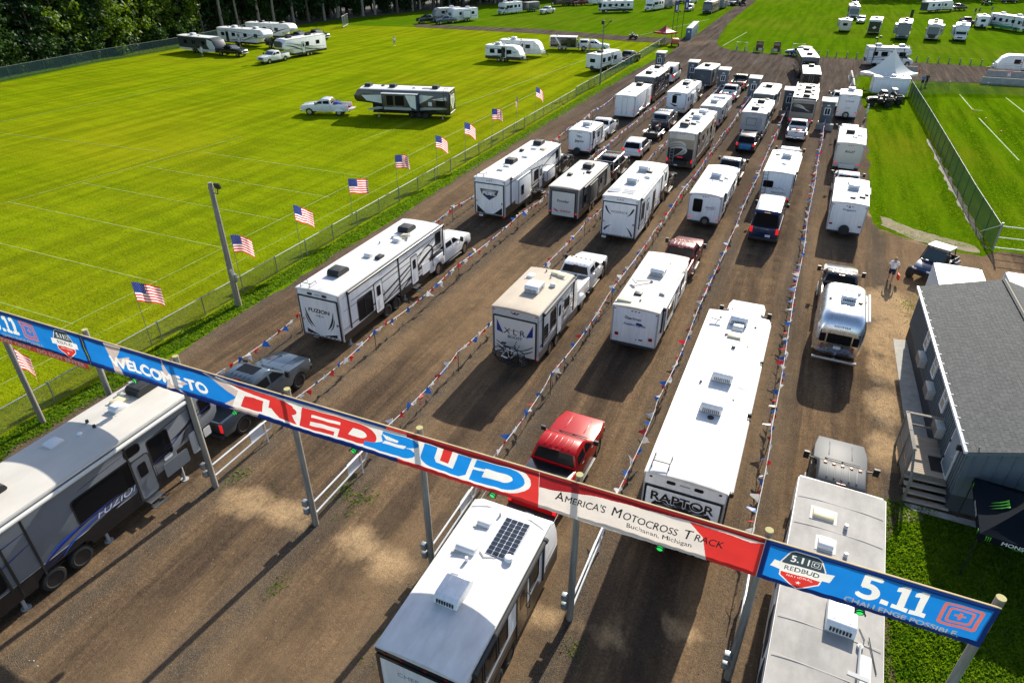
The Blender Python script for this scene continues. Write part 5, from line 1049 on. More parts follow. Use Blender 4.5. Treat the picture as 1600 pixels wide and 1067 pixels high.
# short bollards along the cross road
bm_ = MB().tube([(0, 0, 0), (0, 0, .92)], .11, 8, r2=.1).mesh("bollard", WOODG)
for i, x in enumerate((-16.1, -14.6, -12.9, -11.3, -9.7, -8.1, -1.5, 0, 1.5, 3.3, 4.9, 14.5, 16.2, 17.9, 19.5, 21.2, 22.7, 24.3, 26, 27.7, 29.4)):
    link("bollard", bm_, None, (x, 143.3 + .15 * math.sin(x * 3), 0), 0, "short timber post by the cross road, %s from the left" % ORD[i], "post", "timber posts along the cross road")
# ------------------------------------------------------------------ concrete barriers
CONC = mat("concrete", (.36, .35, .32), .85, var=.25, vscale=2.5, bump=.2, bscale=20)
def barrier(label, x, y, L, rz, group="concrete barriers", h=.95):
    t = thing("concrete_barrier", label, "barrier", (x, y, 0), rz, group); pr = [(-.32, 0), (-.32, .1), (-.16, .32), (-.1, h), (.1, h), (.16, .32), (.32, .1), (.32, 0)]
    part(t, "barrier_body", MB().prism(pr, L / 2), CONC, .02); part(t, "base_slot", MB().box((-L * .25, 0, .03), (.5, .66, .06)).box((L * .25, 0, .03), (.5, .66, .06)), BLACKM, smooth=0)
barrier("long concrete barrier nearest the wire fence by the cross road", 26.8, 124.5, 10, R(2)); barrier("long concrete barrier beside the white trailer at the right edge", 28.5, 131.8, 10, R(2)); barrier("short concrete barrier with a cone behind the peaked canopy", 12.4, 130.6, 2.6, R(2))
barrier("concrete barrier at the corner of the mown strip, nearer one", 4.35, 112.5, 6.2, R(91)); barrier("concrete barrier at the corner of the mown strip, farther one", 4.1, 119.5, 6.2, R(92))
t = thing("traffic_cone", "orange cone beside the short barrier behind the canopy", "cone", (14.1, 130.7, 0)); ORG = mat("cone_orange", (.75, .12, .02), .5); part(t, "cone", MB().tube([(0, 0, .03), (0, 0, .7)], .16, 10, r2=.03), ORG); part(t, "base", MB().box((0, 0, .02), (.38, .38, .04)), ORG)
# ------------------------------------------------------------------ ticket booths at the lane ends
BOOTH = mat("booth_siding", (.115, .135, .15), .6, var=.12, vscale=3); BROOF = mat("booth_roof", (.34, .35, .36), .6, var=.15)
bl2 = ["grey ticket booth farthest left, behind the black motorhome", "grey ticket booth left of the dark grey toy hauler", "grey ticket booth between the toy hauler and the black pickup", "grey ticket booth right of the black pickup", "grey ticket booth left of the white-roofed bus", "grey ticket booth right of the white-roofed bus, nearest the lanes' right side"]
for i, (a, b, y) in enumerate(STR_X):
    x = b; t = thing("ticket_booth", bl2[i], "booth", (x, y, 0), group="grey ticket booths at the lane ends"); z0 = .45; H = 2.85
    part(t, "cabin", MB().box((0, 0, (z0 + H) / 2), (1.3, 1.5, H - z0)), BOOTH, .01); rb = MB()
    for k in range(8): rb.box((-.65 + 1.3 * (k + .5) / 8, -.756, (z0 + H) / 2), (.03, .02, H - z0 - .02))
    part(t, "siding_batten", rb, BOOTH, smooth=0); part(t, "roof", MB().prism([(-.95, H + .02), (-.95, H + .1), (.95, H + .24), (.95, H + .16)], .82), BROOF, .01)
    w = part(t, "window", MB().ring(rrect(0, 1.85, .66, .8, .02, 1), rrect(0, 1.85, .52, .66, .01, 1), frame((1, 0, 0), (0, 0, 1), (0, -.75, 0)), 0, .04).box((0, -.77, 1.85), (.05, .03, .66)), WHITE, smooth=0); part(w, "pane", MB().box((0, -.752, 1.85), (.52, .012, .66)), DGLASS)
    for sx in (-1, 1):
        q = MB().box((sx * .655, .1, 1.9), (.03, .7, .7)); part(t, "window", q, DGLASS)
    part(t, "gable_vent", MB().box((0, -.77, 2.5), (.3, .03, .14)), WHITE); part(t, "door", MB().box((0, .76, 1.45), (.7, .04, 1.9)), WHITE)
    for j, (dx, dy) in enumerate(((-.45, -1.6), (.5, -1.75))):
        k = thing("concrete_block", "concrete block before the booth " + ["farthest left", "left of the dark toy hauler", "right of the dark toy hauler", "behind the silver trailer's pickup", "left of the white-roofed bus", "right of the white-roofed bus"][i] + (", left one" if j == 0 else ", right one"), "concrete block", (x + dx, y + dy, 0), group="concrete blocks before the booths"); part(k, "block_body", MB().box((0, 0, .36), (.85, .6, .72)), CONC, .03); part(k, "lifting_eye", MB().tube([(-.1, 0, .7), (-.06, 0, .8), (.06, 0, .8), (.1, 0, .7)], .015, 5), BLACKM)
    t2 = thing("plinth", "", "", (0, 0, 0)) if False else None
    part(t, "plinth", MB().box((0, 0, .22), (1.45, 1.6, .45)), BLACKM)
# ------------------------------------------------------------------ office building with shingled roof, deck, canopy
ha = R(2.4); hx, hy = 7.72, 23.55
SID = mat("blue_grey_siding", (.13, .165, .19), .5, var=.08, vscale=2); SKIRT = mat("dark_skirting", (.055, .065, .078), .6, var=.1); TRIMW = mat("white_trim", (.74, .75, .76), .4)
house = thing("office_building", "long low blue-grey office with a dark shingle roof at the right edge", "building", (hx, hy, 0), ha); HL, HWID, EZ, RZ = 13.8, 6.8, 3.05, 4.05
part(house, "wall", MB().box((HWID / 2, HL / 2, (EZ + .85) / 2), (HWID, HL, EZ - .85)), SID)
part(house, "skirting", MB().box((HWID / 2, HL / 2, .425), (HWID - .06, HL - .06, .85)), SKIRT)
gab = MB()
for y in (.004, HL - .004 - .05): gab.add([(0, y, EZ - .01), (HWID, y, EZ - .01), (HWID / 2, y, RZ - .05), (0, y + .05, EZ - .01), (HWID, y + .05, EZ - .01), (HWID / 2, y + .05, RZ - .05)], [(0, 1, 2), (5, 4, 3), (0, 3, 4, 1), (1, 4, 5, 2), (2, 5, 3, 0)])
part(house, "gable", gab, SID, smooth=0)
sd_ = MB()
for k in range(60): sd_.box((-.02, (k + .5) * HL / 60, (EZ + .85) / 2), (.045, .06, EZ - .87))
for k in range(17): sd_.box(((k + .5) * HWID / 17, -.012, (EZ + .85) / 2 + .1), (.035, .03, EZ - .68))
link("siding_rib", sd_.mesh("siding_rib", SID, smooth=0), house, kind="stuff")
ssk = MB()
for k in range(90): ssk.box((.026, (k + .5) * HL / 90, .425), (.02, .05, .83))
link("skirting_rib", ssk.mesh("skirting_rib", SKIRT, smooth=0), house, kind="stuff")
OV = .14; sl_ = math.hypot(HWID / 2 + OV, RZ - EZ); rw = HWID / 2 + OV; dz = (RZ - EZ) / (HWID / 2) * OV
for sx in (-1, 1):
    e = (HWID / 2 + sx * rw, EZ - dz); r0 = (HWID / 2, RZ)
    part(house, "roof", MB().add([(e[0], -.2, e[1]), (e[0], HL + .2, e[1]), (r0[0], HL + .2, r0[1]), (r0[0], -.2, r0[1]), (e[0], -.2, e[1] - .12), (e[0], HL + .2, e[1] - .12), (r0[0], HL + .2, r0[1] - .12), (r0[0], -.2, r0[1] - .12)], [(0, 1, 2, 3), (7, 6, 5, 4), (0, 4, 5, 1), (2, 6, 7, 3), (1, 5, 6, 2), (0, 3, 7, 4)]), mat("roof_deck", (.06, .065, .065), .8), smooth=0)
SHG = [mat("shingle_grey_%d" % i, c, .9, var=.25, vscale=9) for i, c in enumerate([(.066, .072, .074), (.074, .081, .082), (.058, .064, .067), (.083, .088, .088)])]
un = Vector((rw, 0, RZ - e[1])).normalized()
def shingle_verts(x, y, w, k):
    """one tab lying on the left slope; x runs up the slope from the eave"""
    t = .012 + .003 * ((k * 7) % 3); d = .2; o = Vector((HWID / 2 - rw, 0, EZ - dz)); n = Vector((-un.z, 0, un.x)); a = o + un * x + Vector((0, y, 0)); lip = t
    q = [a, a + Vector((0, w, 0)), a + un * d + Vector((0, w, 0)), a + un * d]
    return [p + n * (.004) for p in q] + [q[0] + n * lip, q[1] + n * lip, q[2] + n * .008, q[3] + n * .008]
SF = [(4, 5, 6, 7), (0, 1, 5, 4), (1, 2, 6, 5), (2, 3, 7, 6), (3, 0, 4, 7)]
rest = MB(); cnt = 0; rs = random.Random(4); cells = []
ncrs = int(sl_ / .145)
for c in range(ncrs + 1):
    y = -.2 - (.17 if c % 2 else 0)
    while y < HL + .18:
        w = .30 * rs.uniform(.92, 1.08); a, b = max(y, -.2), min(y + w - .012, HL + .2)
        if b - a > .06: cells.append((c * .145, a, b - a))
        y += w
cells.sort(key=lambda q: q[1] + .35 * q[0])
for i, (x, y, w) in enumerate(cells):
    vs = shingle_verts(x, y, w, i)
    if i < 298:
        me = bpy.data.meshes.new("shingle"); me.from_pydata(vs, [], SF); me.materials.append(SHG[rs.choice((0, 0, 1, 1, 2, 3))]); link("shingle", me, house)
    else: rest.add(vs, SF, rs.choice((0, 0, 1, 1, 2, 3)))
link("shingle_field", rest.mesh("shingle_field", SHG, smooth=0, fix=False), house, kind="stuff")
rest2 = MB()
for (x, y, w) in cells[::1]:
    vs = shingle_verts(x, y, w, 1); rest2.add([(HWID - p[0], p[1], p[2]) for p in vs], [f[::-1] for f in SF], rs.choice((0, 0, 1, 1, 2, 3)))
link("shingle_field", rest2.mesh("shingle_field", SHG, smooth=0, fix=False), house, kind="stuff")
part(house, "ridge_cap", MB().tube([(HWID / 2, -.2, RZ + .02), (HWID / 2, HL + .2, RZ + .02)], .06, 6), mat("ridge_tan", (.22, .20, .16), .8))
gt = part(house, "gutter", MB().box((-OV - .05, HL / 2, EZ - dz - .03), (.11, HL + .4, .11)), TRIMW, .01)
hg = MB()
for k in range(17): hg.box((-OV + .02, .3 + k * HL / 17, EZ - dz + .04), (.12, .03, .02))
part(gt, "gutter_hanger", hg, PIPE, smooth=0)
part(house, "fascia", MB().prism([(EZ, 0)] * 0 or [(-.2, 0)], .1) if False else MB().add([(-OV, -.21, EZ - dz - .14), (HWID / 2, -.21, RZ - .14), (HWID + OV, -.21, EZ - dz - .14), (HWID + OV, -.21, EZ - dz), (HWID / 2, -.21, RZ), (-OV, -.21, EZ - dz)], [(0, 1, 4, 5), (1, 2, 3, 4)]), SID, smooth=0)
WL = frame((0, -1, 0), (0, 0, 1), (-.03, 0, 0))
for y in (9.5, 7.0, 4.3):
    w = part(house, "window", MB().ring(rrect(-y, 2.3, .72, 1.0, .02, 1), rrect(-y, 2.3, .56, .84, .01, 1), WL, 0, .06).plate(rrect(-y, 2.3, .56, .05, .005, 1), WL, .01, .04), TRIMW, smooth=0)
    part(w, "pane", MB().plate(rrect(-y, 2.52, .54, .36, .01, 1), WL, .004, .01), mat("blind_glass", (.30, .27, .2), .25, coat=.5), smooth=0); part(w, "pane", MB().plate(rrect(-y, 2.08, .54, .36, .01, 1), WL, .004, .01), mat("blind_glass", (.30, .27, .2), .25), smooth=0)
for y in (8.9, 6.15, 3.3):
    a = part(house, "wall_air_conditioner", MB().box((-.17, y, 1.5), (.32, .85, .5)), mat("ac_case", (.48, .49, .47), .5, var=.15), .03); gr = MB()
    for k in range(10): gr.box((-.335, y - .36 + k * .08, 1.5), (.02, .045, .38))
    part(a, "grille", gr, GREYG, smooth=0)
DM = mat("door_paint", (.20, .27, .33), .4)
d = part(house, "door", MB().plate(rrect(-1.35, 1.9, .95, 2.05, .01, 1), WL, .0, .05), DM, smooth=0); part(d, "handle", MB().box((-.12, 1.0, 1.8), (.07, .12, .05)), CHROME); part(d, "hinge", MB().box((-.09, 1.84, 1.2), (.03, .05, .12)).box((-.09, 1.84, 2.0), (.03, .05, .12)).box((-.09, 1.84, 2.7), (.03, .05, .12)), BLACKM); part(d, "door_frame", MB().ring(rrect(-1.35, 1.9, 1.07, 2.17, .01, 1), rrect(-1.35, 1.9, .95, 2.05, .01, 1), WL, 0, .06), TRIMW, smooth=0)
part(house, "wall_lamp", MB().box((-.16, .55, 2.62), (.22, .14, .2)), BLACKM, .02)
# deck with stairs and railing
deck = thing("timber_deck", "weathered timber deck with four steps and railing at the office door", "deck", (6.35, 23.5, 0), R(2.0))
for k in range(18):
    y = .95 + k * .1435; part(deck, "deck_board", MB().box((.73, y, .80), (1.5, .135, .04)), WOODD, .004)
for k in range(4):
    z = .62 - k * .17; y = .85 - k * .27; part(deck, "tread", MB().box((.72, y - .07, z), (1.56, .13, .04)), WOODD, .004); part(deck, "tread", MB().box((.72, y + .07, z), (1.56, .13, .04)), WOODD, .004); part(deck, "riser", MB().box((.72, y + .12, z - .09), (1.5, .025, .15)), WOODG)
part(deck, "skirt_board", MB().box((.73, .93, .6), (1.5, .03, .36)).box((-.03, 2.2, .5), (.03, 2.55, .5)), WOODG)
for x, y in ((.0, .95), (.0, 3.45), (1.46, 3.45), (.0, 2.2), (.0, .0)): part(deck, "railing_post", MB().box((x - .04, y, .95 if y > .1 else .55), (.09, .09, 1.9 if y > .1 else 1.1)), WOODG, .006)
part(deck, "hand_rail", MB().box((-.04, 2.2, 1.86), (.14, 2.65, .05)), WOODG, .005); part(deck, "hand_rail", MB().tube([(-.04, .95, 1.84), (-.04, -.02, 1.08)], .05, 4), WOODG)
part(deck, "hand_rail", MB().box((.7, 3.45, 1.86), (1.5, .12, .05)), WOODG, .005); part(deck, "rail_panel", MB().box((-.02, 2.2, 1.32), (.03, 2.45, .92)), WOODG); part(deck, "mid_rail", MB().box((.7, 3.47, 1.3), (1.5, .04, .09)), WOODG)
mt = thing("door_mat", "black rubber mat on the timber deck before the office door", "door mat", (7.45, 25.25, .825), R(2)); part(mt, "mat", MB().box((0, 0, .008), (.62, .95, .016)), mat("rubber_mat", (.012, .012, .013), .9, bump=.6, bscale=60))
pth = sheet("concrete_path", [(6.52, 36.8), (6.64, 30.4), (6.75, 27.3), (7.55, 27.3), (7.25, 37.0)], .06, CONC)
sheet("concrete_path", [(6.3, 23.35), (11.5, 23.35), (11.5, 22.9), (6.6, 23.05)], .05, CONC)
dm2 = thing("path_mat", "dark mat on the concrete path beside the timber deck", "door mat", (7.0, 27.0, .065), R(3)); part(dm2, "mat", MB().box((0, 0, .008), (.8, .4, .016)), BLACKM)
# black pop-up canopy with green claw marks
CAN = mat("canopy_black", (.008, .011, .016), .9); CAN.node_tree.nodes["Principled BSDF"].inputs["Specular IOR Level"].default_value = .05; CGR = mat("claw_green", (.10, .52, .01), .5)
cz = 2.0; can = thing("pop_up_canopy", "black pop-up canopy with green claw marks beside the office", "canopy", (9.5, 21.75, 0), R(-4)); cs = 1.5; pk = 2.95
rv_ = [(-cs, -cs, cz), (cs, -cs, cz), (cs, cs, cz), (-cs, cs, cz), (0, 0, pk)]
mb = MB(); mb.v = []; 
for k in range(4):
    a, b = Vector(rv_[k]), Vector(rv_[(k + 1) % 4]); n = 6; base = len(mb.v)
    for i in range(n + 1):
        f = i / n
        for j in range(n + 1):
            q = a.lerp(b, j / n).lerp(Vector(rv_[4]), f); q.z -= .22 * math.sin(math.pi * f) * (.4 + .6 * math.sin(math.pi * j / n)); mb.v.append(tuple(q))
    for i in range(n):
        for j in range(n): mb.f.append((base + i * (n + 1) + j, base + i * (n + 1) + j + 1, base + (i + 1) * (n + 1) + j + 1, base + (i + 1) * (n + 1) + j)); mb.m.append(0)
    mb.add([tuple(a), tuple(b), (b.x, b.y, cz - .27), (a.x, a.y, cz - .27)], [(3, 2, 1, 0)])
part(can, "canopy_top", mb, CAN, smooth=25)
for x, y in ((-cs, -cs), (cs, -cs), (cs, cs), (-cs, cs)): part(can, "leg", MB().cyl((x * .98, y * .98, 0), (x * .98, y * .98, cz), .022, 6), BLACKM)
def claw(par, M4, u, v, s):
    mb = MB()
    for k, (dx, l) in enumerate(((-.22, .75), (.03, 1.0), (.28, .8))):
        pts = [(dx - .12, .5), (dx + .08, .5), (dx + .06, .32), (dx + .09, .1), (dx + .05, -.15), (dx + .03, -.5 * l - .02), (dx, -.2), (dx + .01, 0), (dx - .03, .3)]
        mb.plate([(u + a * s, v + b * s) for a, b in pts], M4, .014, .004)
    part(par, "claw_mark", mb, CGR, smooth=0)
sp_ = math.hypot(cs, pk - cz)
MF = frame((1, 0, 0), (0, cs, pk - cz), (0, -cs, cz)); ML = frame((0, -1, 0), (cs, 0, pk - cz), (-cs, 0, cz)); MVF = frame((1, 0, 0), (0, 0, 1), (0, -cs, cz - .27)); MVL = frame((0, -1, 0), (0, 0, 1), (-cs, 0, cz - .27))
MF.translation += MF.col[2].to_3d() * -.12; ML.translation += ML.col[2].to_3d() * -.12
claw(can, MF, -.1, .62, .62); claw(can, ML, 0, .62, .6)
lettering(can, "MONSTER", MVF, -.35, .15, .15, WHITE, .012, bold=.03, wfit=1.0); lettering(can, "ENERGY", MVF, -.35, .045, .05, CGR, .012, space=1.6); claw(can, MVF, -1.25, .13, .24); lettering(can, "MONSTER", MVL, .1, .14, .12, WHITE, .012, wfit=.8); claw(can, MVL, -1.2, .13, .2); claw(can, MVL, 1.25, .13, .2)
# shipping containers
COR = mat("container_white", (.72, .74, .76), .5, var=.08)
def container(label, x, y, L, W, H=2.6, rz=0.):
    t = thing("shipping_container", label, "container", (x, y, 0), rz, "white containers behind the office"); part(t, "box_shell", MB().box((0, 0, H / 2 + .05), (W - .08, L - .08, H - .12)), COR, smooth=0); fr = MB()
    for sx in (-1, 1):
        for sy in (-1, 1): fr.box((sx * (W / 2 - .06), sy * (L / 2 - .06), H / 2), (.12, .12, H)); 
        fr.box((sx * (W / 2 - .05), 0, H - .05), (.1, L, .1)); fr.box((0, sx * (L / 2 - .05), H - .05), (W, .1, .1)); fr.box((sx * (W / 2 - .05), 0, .08), (.1, L, .14))
    part(t, "container_frame", fr, COR, .01); cr = MB(); n = int(L / .24)
    for k in range(n): cr.box((0, -L / 2 + .15 + k * (L - .3) / (n - 1), H - .035), (W - .2, .11, .035))
    link("roof_corrugation", cr.mesh("roof_corrugation", COR, smooth=0), t, kind="stuff"); c2 = MB()
    for k in range(n):
        for sx in (-1, 1): c2.box((sx * (W / 2 - .03), -L / 2 + .15 + k * (L - .3) / (n - 1), H / 2), (.03, .11, H - .3))
    link("side_corrugation", c2.mesh("side_corrugation", COR, smooth=0), t, kind="stuff")
    for sx in (-1, 1):
        dd = part(t, "door", MB().box((sx * W * .235, L / 2 + .005, H / 2 + .02), (W * .44, .04, H - .25)), COR, .01); part(dd, "lock_bar", MB().cyl((sx * W * .15, L / 2 + .05, .15), (sx * W * .15, L / 2 + .05, H - .15), .02, 6), STEEL)
    return t
container("white corrugated container just behind the office roof, next to the buggy", 9.4, 39.9, 5.0, 2.42); container("white corrugated container farther right behind the office roof", 13.0, 40.3, 4.6, 2.42)
# white peaked canopy, red canopy
def peaked(label, x, y, w, d, ez, pz, m, rz=0, val=.3, leg=.04, cname="canopy"):
    t = thing("peaked_canopy", label, cname, (x, y, 0), rz); mb = MB(); n = 10; cr = [(-w / 2, -d / 2), (w / 2, -d / 2), (w / 2, d / 2), (-w / 2, d / 2)]
    for k in range(4):
        a, b = Vector((*cr[k], 0)), Vector((*cr[(k + 1) % 4], 0)); base = len(mb.v)
        for i in range(n + 1):
            f = i / n; z = ez + (pz - ez) * f ** 1.9
            for j in range(n + 1): q = a.lerp(b, j / n) * (1 - f); mb.v.append((q.x, q.y, z))
        for i in range(n):
            for j in range(n): mb.f.append((base + i * (n + 1) + j, base + i * (n + 1) + j + 1, base + (i + 1) * (n + 1) + j + 1, base + (i + 1) * (n + 1) + j)); mb.m.append(0)
        mb.add([(a.x, a.y, ez), (b.x, b.y, ez), (b.x, b.y, ez - val), (a.x, a.y, ez - val)], [(3, 2, 1, 0)])
    part(t, "canopy_top", mb, m, smooth=50)
    for a, b in cr: part(t, "leg", MB().cyl((a * .97, b * .97, 0), (a * .97, b * .97, ez), leg, 6), ALU)
    part(t, "finial", MB().tube([(0, 0, pz - .05), (0, 0, pz + .2)], .05, 6, r2=.02), m); return t
TENT = mat("tent_white", (.78, .79, .80), .5, trans=.25); TRED = mat("tent_red", (.42, .02, .035), .5, trans=.25)
peaked("white high-peaked canopy at the end of the mown strip", 8.4, 111.6, 5.4, 5.4, 2.6, 5.6, TENT, R(-30))
peaked("small red canopy at the far end of the mesh fence", -31.0, 147.8, 3.4, 3.4, 2.3, 3.5, TRED, R(-28))
# portable toilets: one grey row
TOI = mat("toilet_blue", (.07, .14, .20), .5); TROOF = mat("toilet_roof", (.50, .55, .58), .4)
for i in range(9):
    t = thing("portable_toilet", ["blue portable toilet at the near end of the row", "second portable toilet from the near end", "third portable toilet from the near end", "fourth portable toilet from the near end", "portable toilet in the middle of the row", "fourth portable toilet from the far end", "third portable toilet from the far end", "second portable toilet from the far end", "portable toilet at the far end of the row"][i], "portable toilet", (-27.9 - i * .03 * 4, 157 + i * 1.55, 0), R(3), "portable toilets in a row by the road")
    part(t, "cabin", MB().box((0, 0, 1.05), (1.15, 1.2, 2.1)), TOI, .03); part(t, "roof", MB().prism([(-.64, 2.1), (-.5, 2.3), (.5, 2.3), (.64, 2.1)], .6), TROOF, .02); part(t, "door", MB().box((-.59, 0, 1.0), (.03, .8, 1.8)), TOI); part(t, "door_sign", MB().box((0, -.61, 1.55), (.4, .02, .3)), WHITE)
t = thing("generator_trailer", "orange generator on a small trailer by the road junction", "generator", (-28.3, 145.2, 0), R(20)); part(t, "casing", MB().box((0, 0, 1.0), (1.2, 1.9, .9)), mat("generator_orange", (.55, .14, .05), .5), .05)
for sx in (-1, 1): wheel(t, sx * .7, 0, .33, .2)
part(t, "drawbar", MB().box((0, 1.5, .5), (.1, 1.4, .1)).box((0, 0, .5), (1.1, 1.9, .08)), BLACKM)
# picture boards and small goals at the field edge
for i, x in enumerate((-12.1, -8.95)):
    t = thing("picture_board", ["tall brown and cream picture board between timber posts, left one", "tall brown and cream picture board between timber posts, right one"][i], "board", (x, 144.3, 0)); b = part(t, "board", MB().box((0, 0, 1.0), (1.25, .05, 1.75)), mat("board_brown", (.13, .045, .03), .6, var=.5, vscale=2.5, col2=(.03, .02, .018)))
    part(b, "board_print", MB().box((0, -.03, 1.45), (.95, .012, .35)), TANG); part(b, "board_print", MB().box((.2 * (1 - 2 * i), -.03, .45), (.7, .012, .5)), CREAM); 
    for sx in (-1, 1): part(t, "board_leg", MB().box((sx * .55, .04, .5), (.07, .05, 1.0)), WOODG)
def goal(label, x, y, w, h, rz, m=PIPE):
    t = thing("goal_frame", label, "goal", (x, y, 0), rz); part(t, "frame", MB().tube([(-w / 2, 0, 0), (-w / 2, 0, h), (w / 2, 0, h), (w / 2, 0, 0)], .05, 6), m); part(t, "brace", MB().tube([(-w / 2, 0, h), (-w / 2, h * .7, 0), (w / 2, h * .7, 0), (w / 2, 0, h)], .03, 5), m); return t
goal("thin white goal frame at the left end of the timber posts", -15.4, 144.6, 2.0, 1.5, 0); goal("thin white goal frame behind the slate blue suv", -5.2, 146.4, 2.2, 1.5, 0)
t = thing("field_screen", "pale pipe and mesh screen standing before the trees", "screen", (-108.7, 146.8, 0), R(-65)); part(t, "frame", MB().tube([(-3.4, 0, 0), (-3.4, 0, 2.6), (3.4, 0, 2.6), (3.4, 0, 0)], .06, 6).tube([(0, 0, 0), (0, 0, 2.6)], .05, 6).tube([(-3.4, 0, .3), (3.4, 0, .3)], .05, 6), STEEL)
me = bpy.data.meshes.new("screen_mesh"); me.from_pydata([(-3.4, 0, .3), (3.4, 0, .3), (3.4, 0, 2.6), (-3.4, 0, 2.6)], [], [(0, 1, 2, 3)]); uvl = me.uv_layers.new(name="UVMap"); uvl.data.foreach_set("uv", [0, 0, 6.8, 0, 6.8, 2.3, 0, 2.3]); me.materials.append(MESH_A); link("screen_mesh", me, t)
t = thing("road_sign", "yellow plastic crate against the concrete barriers at the mown strip corner", "crate", (4.75, 108.9, 0)); part(t, "crate_body", MB().prism([(-.3, 0), (-.3, .3), (0, .75), (.3, .3), (.3, 0)], .3), mat("crate_yellow", (.6, .38, .03), .5), .02); part(t, "handle", MB().tube([(-.2, 0, .6), (-.2, 0, .8), (.2, 0, .8), (.2, 0, .6)], .03), BLACKM)
for x, y, q in ((18.3, 103.2, "by the short white line"), (19.1, 98.5, "at the far end of the long white line"), (19.7, 92.0, "halfway along the long white line")):
    t = thing("marker_disc", "tiny orange disc cone on the lawn " + q, "cone", (x, y, .01)); part(t, "disc", MB().tube([(0, 0, 0), (0, 0, .12)], .16, 10, r2=.06), ORG)
# ------------------------------------------------------------------ people
SKIN = mat("skin", (.48, .28, .20), .55); HAIRS = [mat("hair_blond", (.34, .22, .10), .6), mat("hair_brown", (.06, .035, .02), .6), mat("hair_dark", (.015, .012, .01), .6)]
def body_base(pose):
    J = {'pel': (0, 0, .96), 'spn': (0, .01, 1.15), 'che': (0, 0, 1.34), 'nek': (0, .0, 1.50), 'hea': (0, .02, 1.60), 'top': (0, .015, 1.72)}
    rad = {'pel': .15, 'spn': .135, 'che': .155, 'nek': .058, 'hea': .088, 'top': .07}; E_ = [('pel', 'spn'), ('spn', 'che'), ('che', 'nek'), ('nek', 'hea'), ('hea', 'top')]; loose = []
    st = {'stand': .0, 'walk': .28, 'sit': 0}.get(pose, 0)
    for s, sd_ in ((-1, 'l'), (1, 'r')):
        J['sh' + sd_] = (s * .18, 0, 1.43); rad['sh' + sd_] = .062; sw = s * st * .8
        J['el' + sd_] = (s * .27, -.03 + sw * .45, 1.16); rad['el' + sd_] = .045; J['wr' + sd_] = (s * .29, .06 + sw * .9, .93); rad['wr' + sd_] = .032; J['pa' + sd_] = (s * .29, .08 + sw, .85); rad['pa' + sd_] = .04
        if pose == 'sit': J['el' + sd_] = (s * .28, .12, 1.18); J['wr' + sd_] = (s * .3, .38, 1.12); J['pa' + sd_] = (s * .3, .46, 1.13)
        E_ += [('che', 'sh' + sd_), ('sh' + sd_, 'el' + sd_), ('el' + sd_, 'wr' + sd_), ('wr' + sd_, 'pa' + sd_)]
        J['hp' + sd_] = (s * .1, 0, .9); rad['hp' + sd_] = .105; lw = -s * st
        if pose == 'sit': J['kn' + sd_] = (s * .24, .42, .86); J['an' + sd_] = (s * .28, .36, .45); J['to' + sd_] = (s * .28, .52, .40)
        else: J['kn' + sd_] = (s * .11, .03 + lw * .5, .5); J['an' + sd_] = (s * .11, -.02 + lw, .09 + .03 * abs(st)); J['to' + sd_] = (s * .12, .15 + lw, .04)
        rad['kn' + sd_] = .062; rad['an' + sd_] = .042; rad['to' + sd_] = .036
        E_ += [('pel', 'hp' + sd_), ('hp' + sd_, 'kn' + sd_), ('kn' + sd_, 'an' + sd_), ('an' + sd_, 'to' + sd_)]
        p = Vector(J['pa' + sd_]); dn = (p - Vector(J['wr' + sd_])).normalized()
        for k in range(4):
            o = p + Vector((0, (k - 1.5) * .021, 0)); l = (.07, .085, .09, .075)[3 - k]; loose.append([o, o + dn * l * .6, o + dn * l * .6 + (dn + Vector((-s * .5, 0, 0))).normalized() * l * .5])
        loose.append([p + Vector((0, .03, .03)), p + Vector((0, .06, 0)) + dn * .03, p + Vector((-s * .01, .062, 0)) + dn * .07])
    names = list(J); idx = {n: i for i, n in enumerate(names)}; V = [Vector(J[n]) for n in names]; ED = [(idx[a], idx[b]) for a, b in E_]; RA = [rad[n] for n in names]; roots = [idx['pel']]
    for ch in loose:
        b = len(V); roots.append(b); V += ch; RA += [.010, .009, .008]; ED += [(b, b + 1), (b + 1, b + 2)]
    me = bpy.data.meshes.new("body"); me.from_pydata([tuple(v) for v in V], ED, []); ob = bpy.data.objects.new("body", me); C.objects.link(ob); ob.modifiers.new("skin", 'SKIN'); me2 = ob.data
    if not me2.skin_vertices:
        bm = bmesh.new(); bm.from_mesh(me2); bm.verts.layers.skin.verify(); bm.to_mesh(me2); bm.free()
    for i, sv in enumerate(me2.skin_vertices[0].data): sv.radius = (RA[i], RA[i] * (.78 if i in (idx['pel'], idx['spn'], idx['che']) else 1)); sv.use_root = i in roots
    ss = ob.modifiers.new("sub", 'SUBSURF'); ss.levels = 1; ss.render_levels = 1
    dg = bpy.context.evaluated_depsgraph_get(); ev = ob.evaluated_get(dg).to_mesh(); vs = [v.co.copy() for v in ev.vertices]; nn = [v.normal.copy() for v in ev.vertices]; fs = [tuple(p.vertices) for p in ev.polygons]; bpy.data.objects.remove(ob)
    seg = [(V[a], V[b], names[a][:2] + names[b][:2]) for a, b in ED[:len(E_)]]
    def near(p):
        best = (9, '')
        for a, b, n in seg:
            ab = b - a; t = max(0, min(1, (p - a).dot(ab) / ab.dot(ab))); d = (p - a - ab * t).length
            if d < best[0]: best = (d, n, t)
        return best
    cl = []
    for f in fs: q = sum((vs[i] for i in f), Vector()) / len(f); _, n, t = near(q); cl.append((n, t, q))
    return vs, nn, fs, cl, J
BB = {}
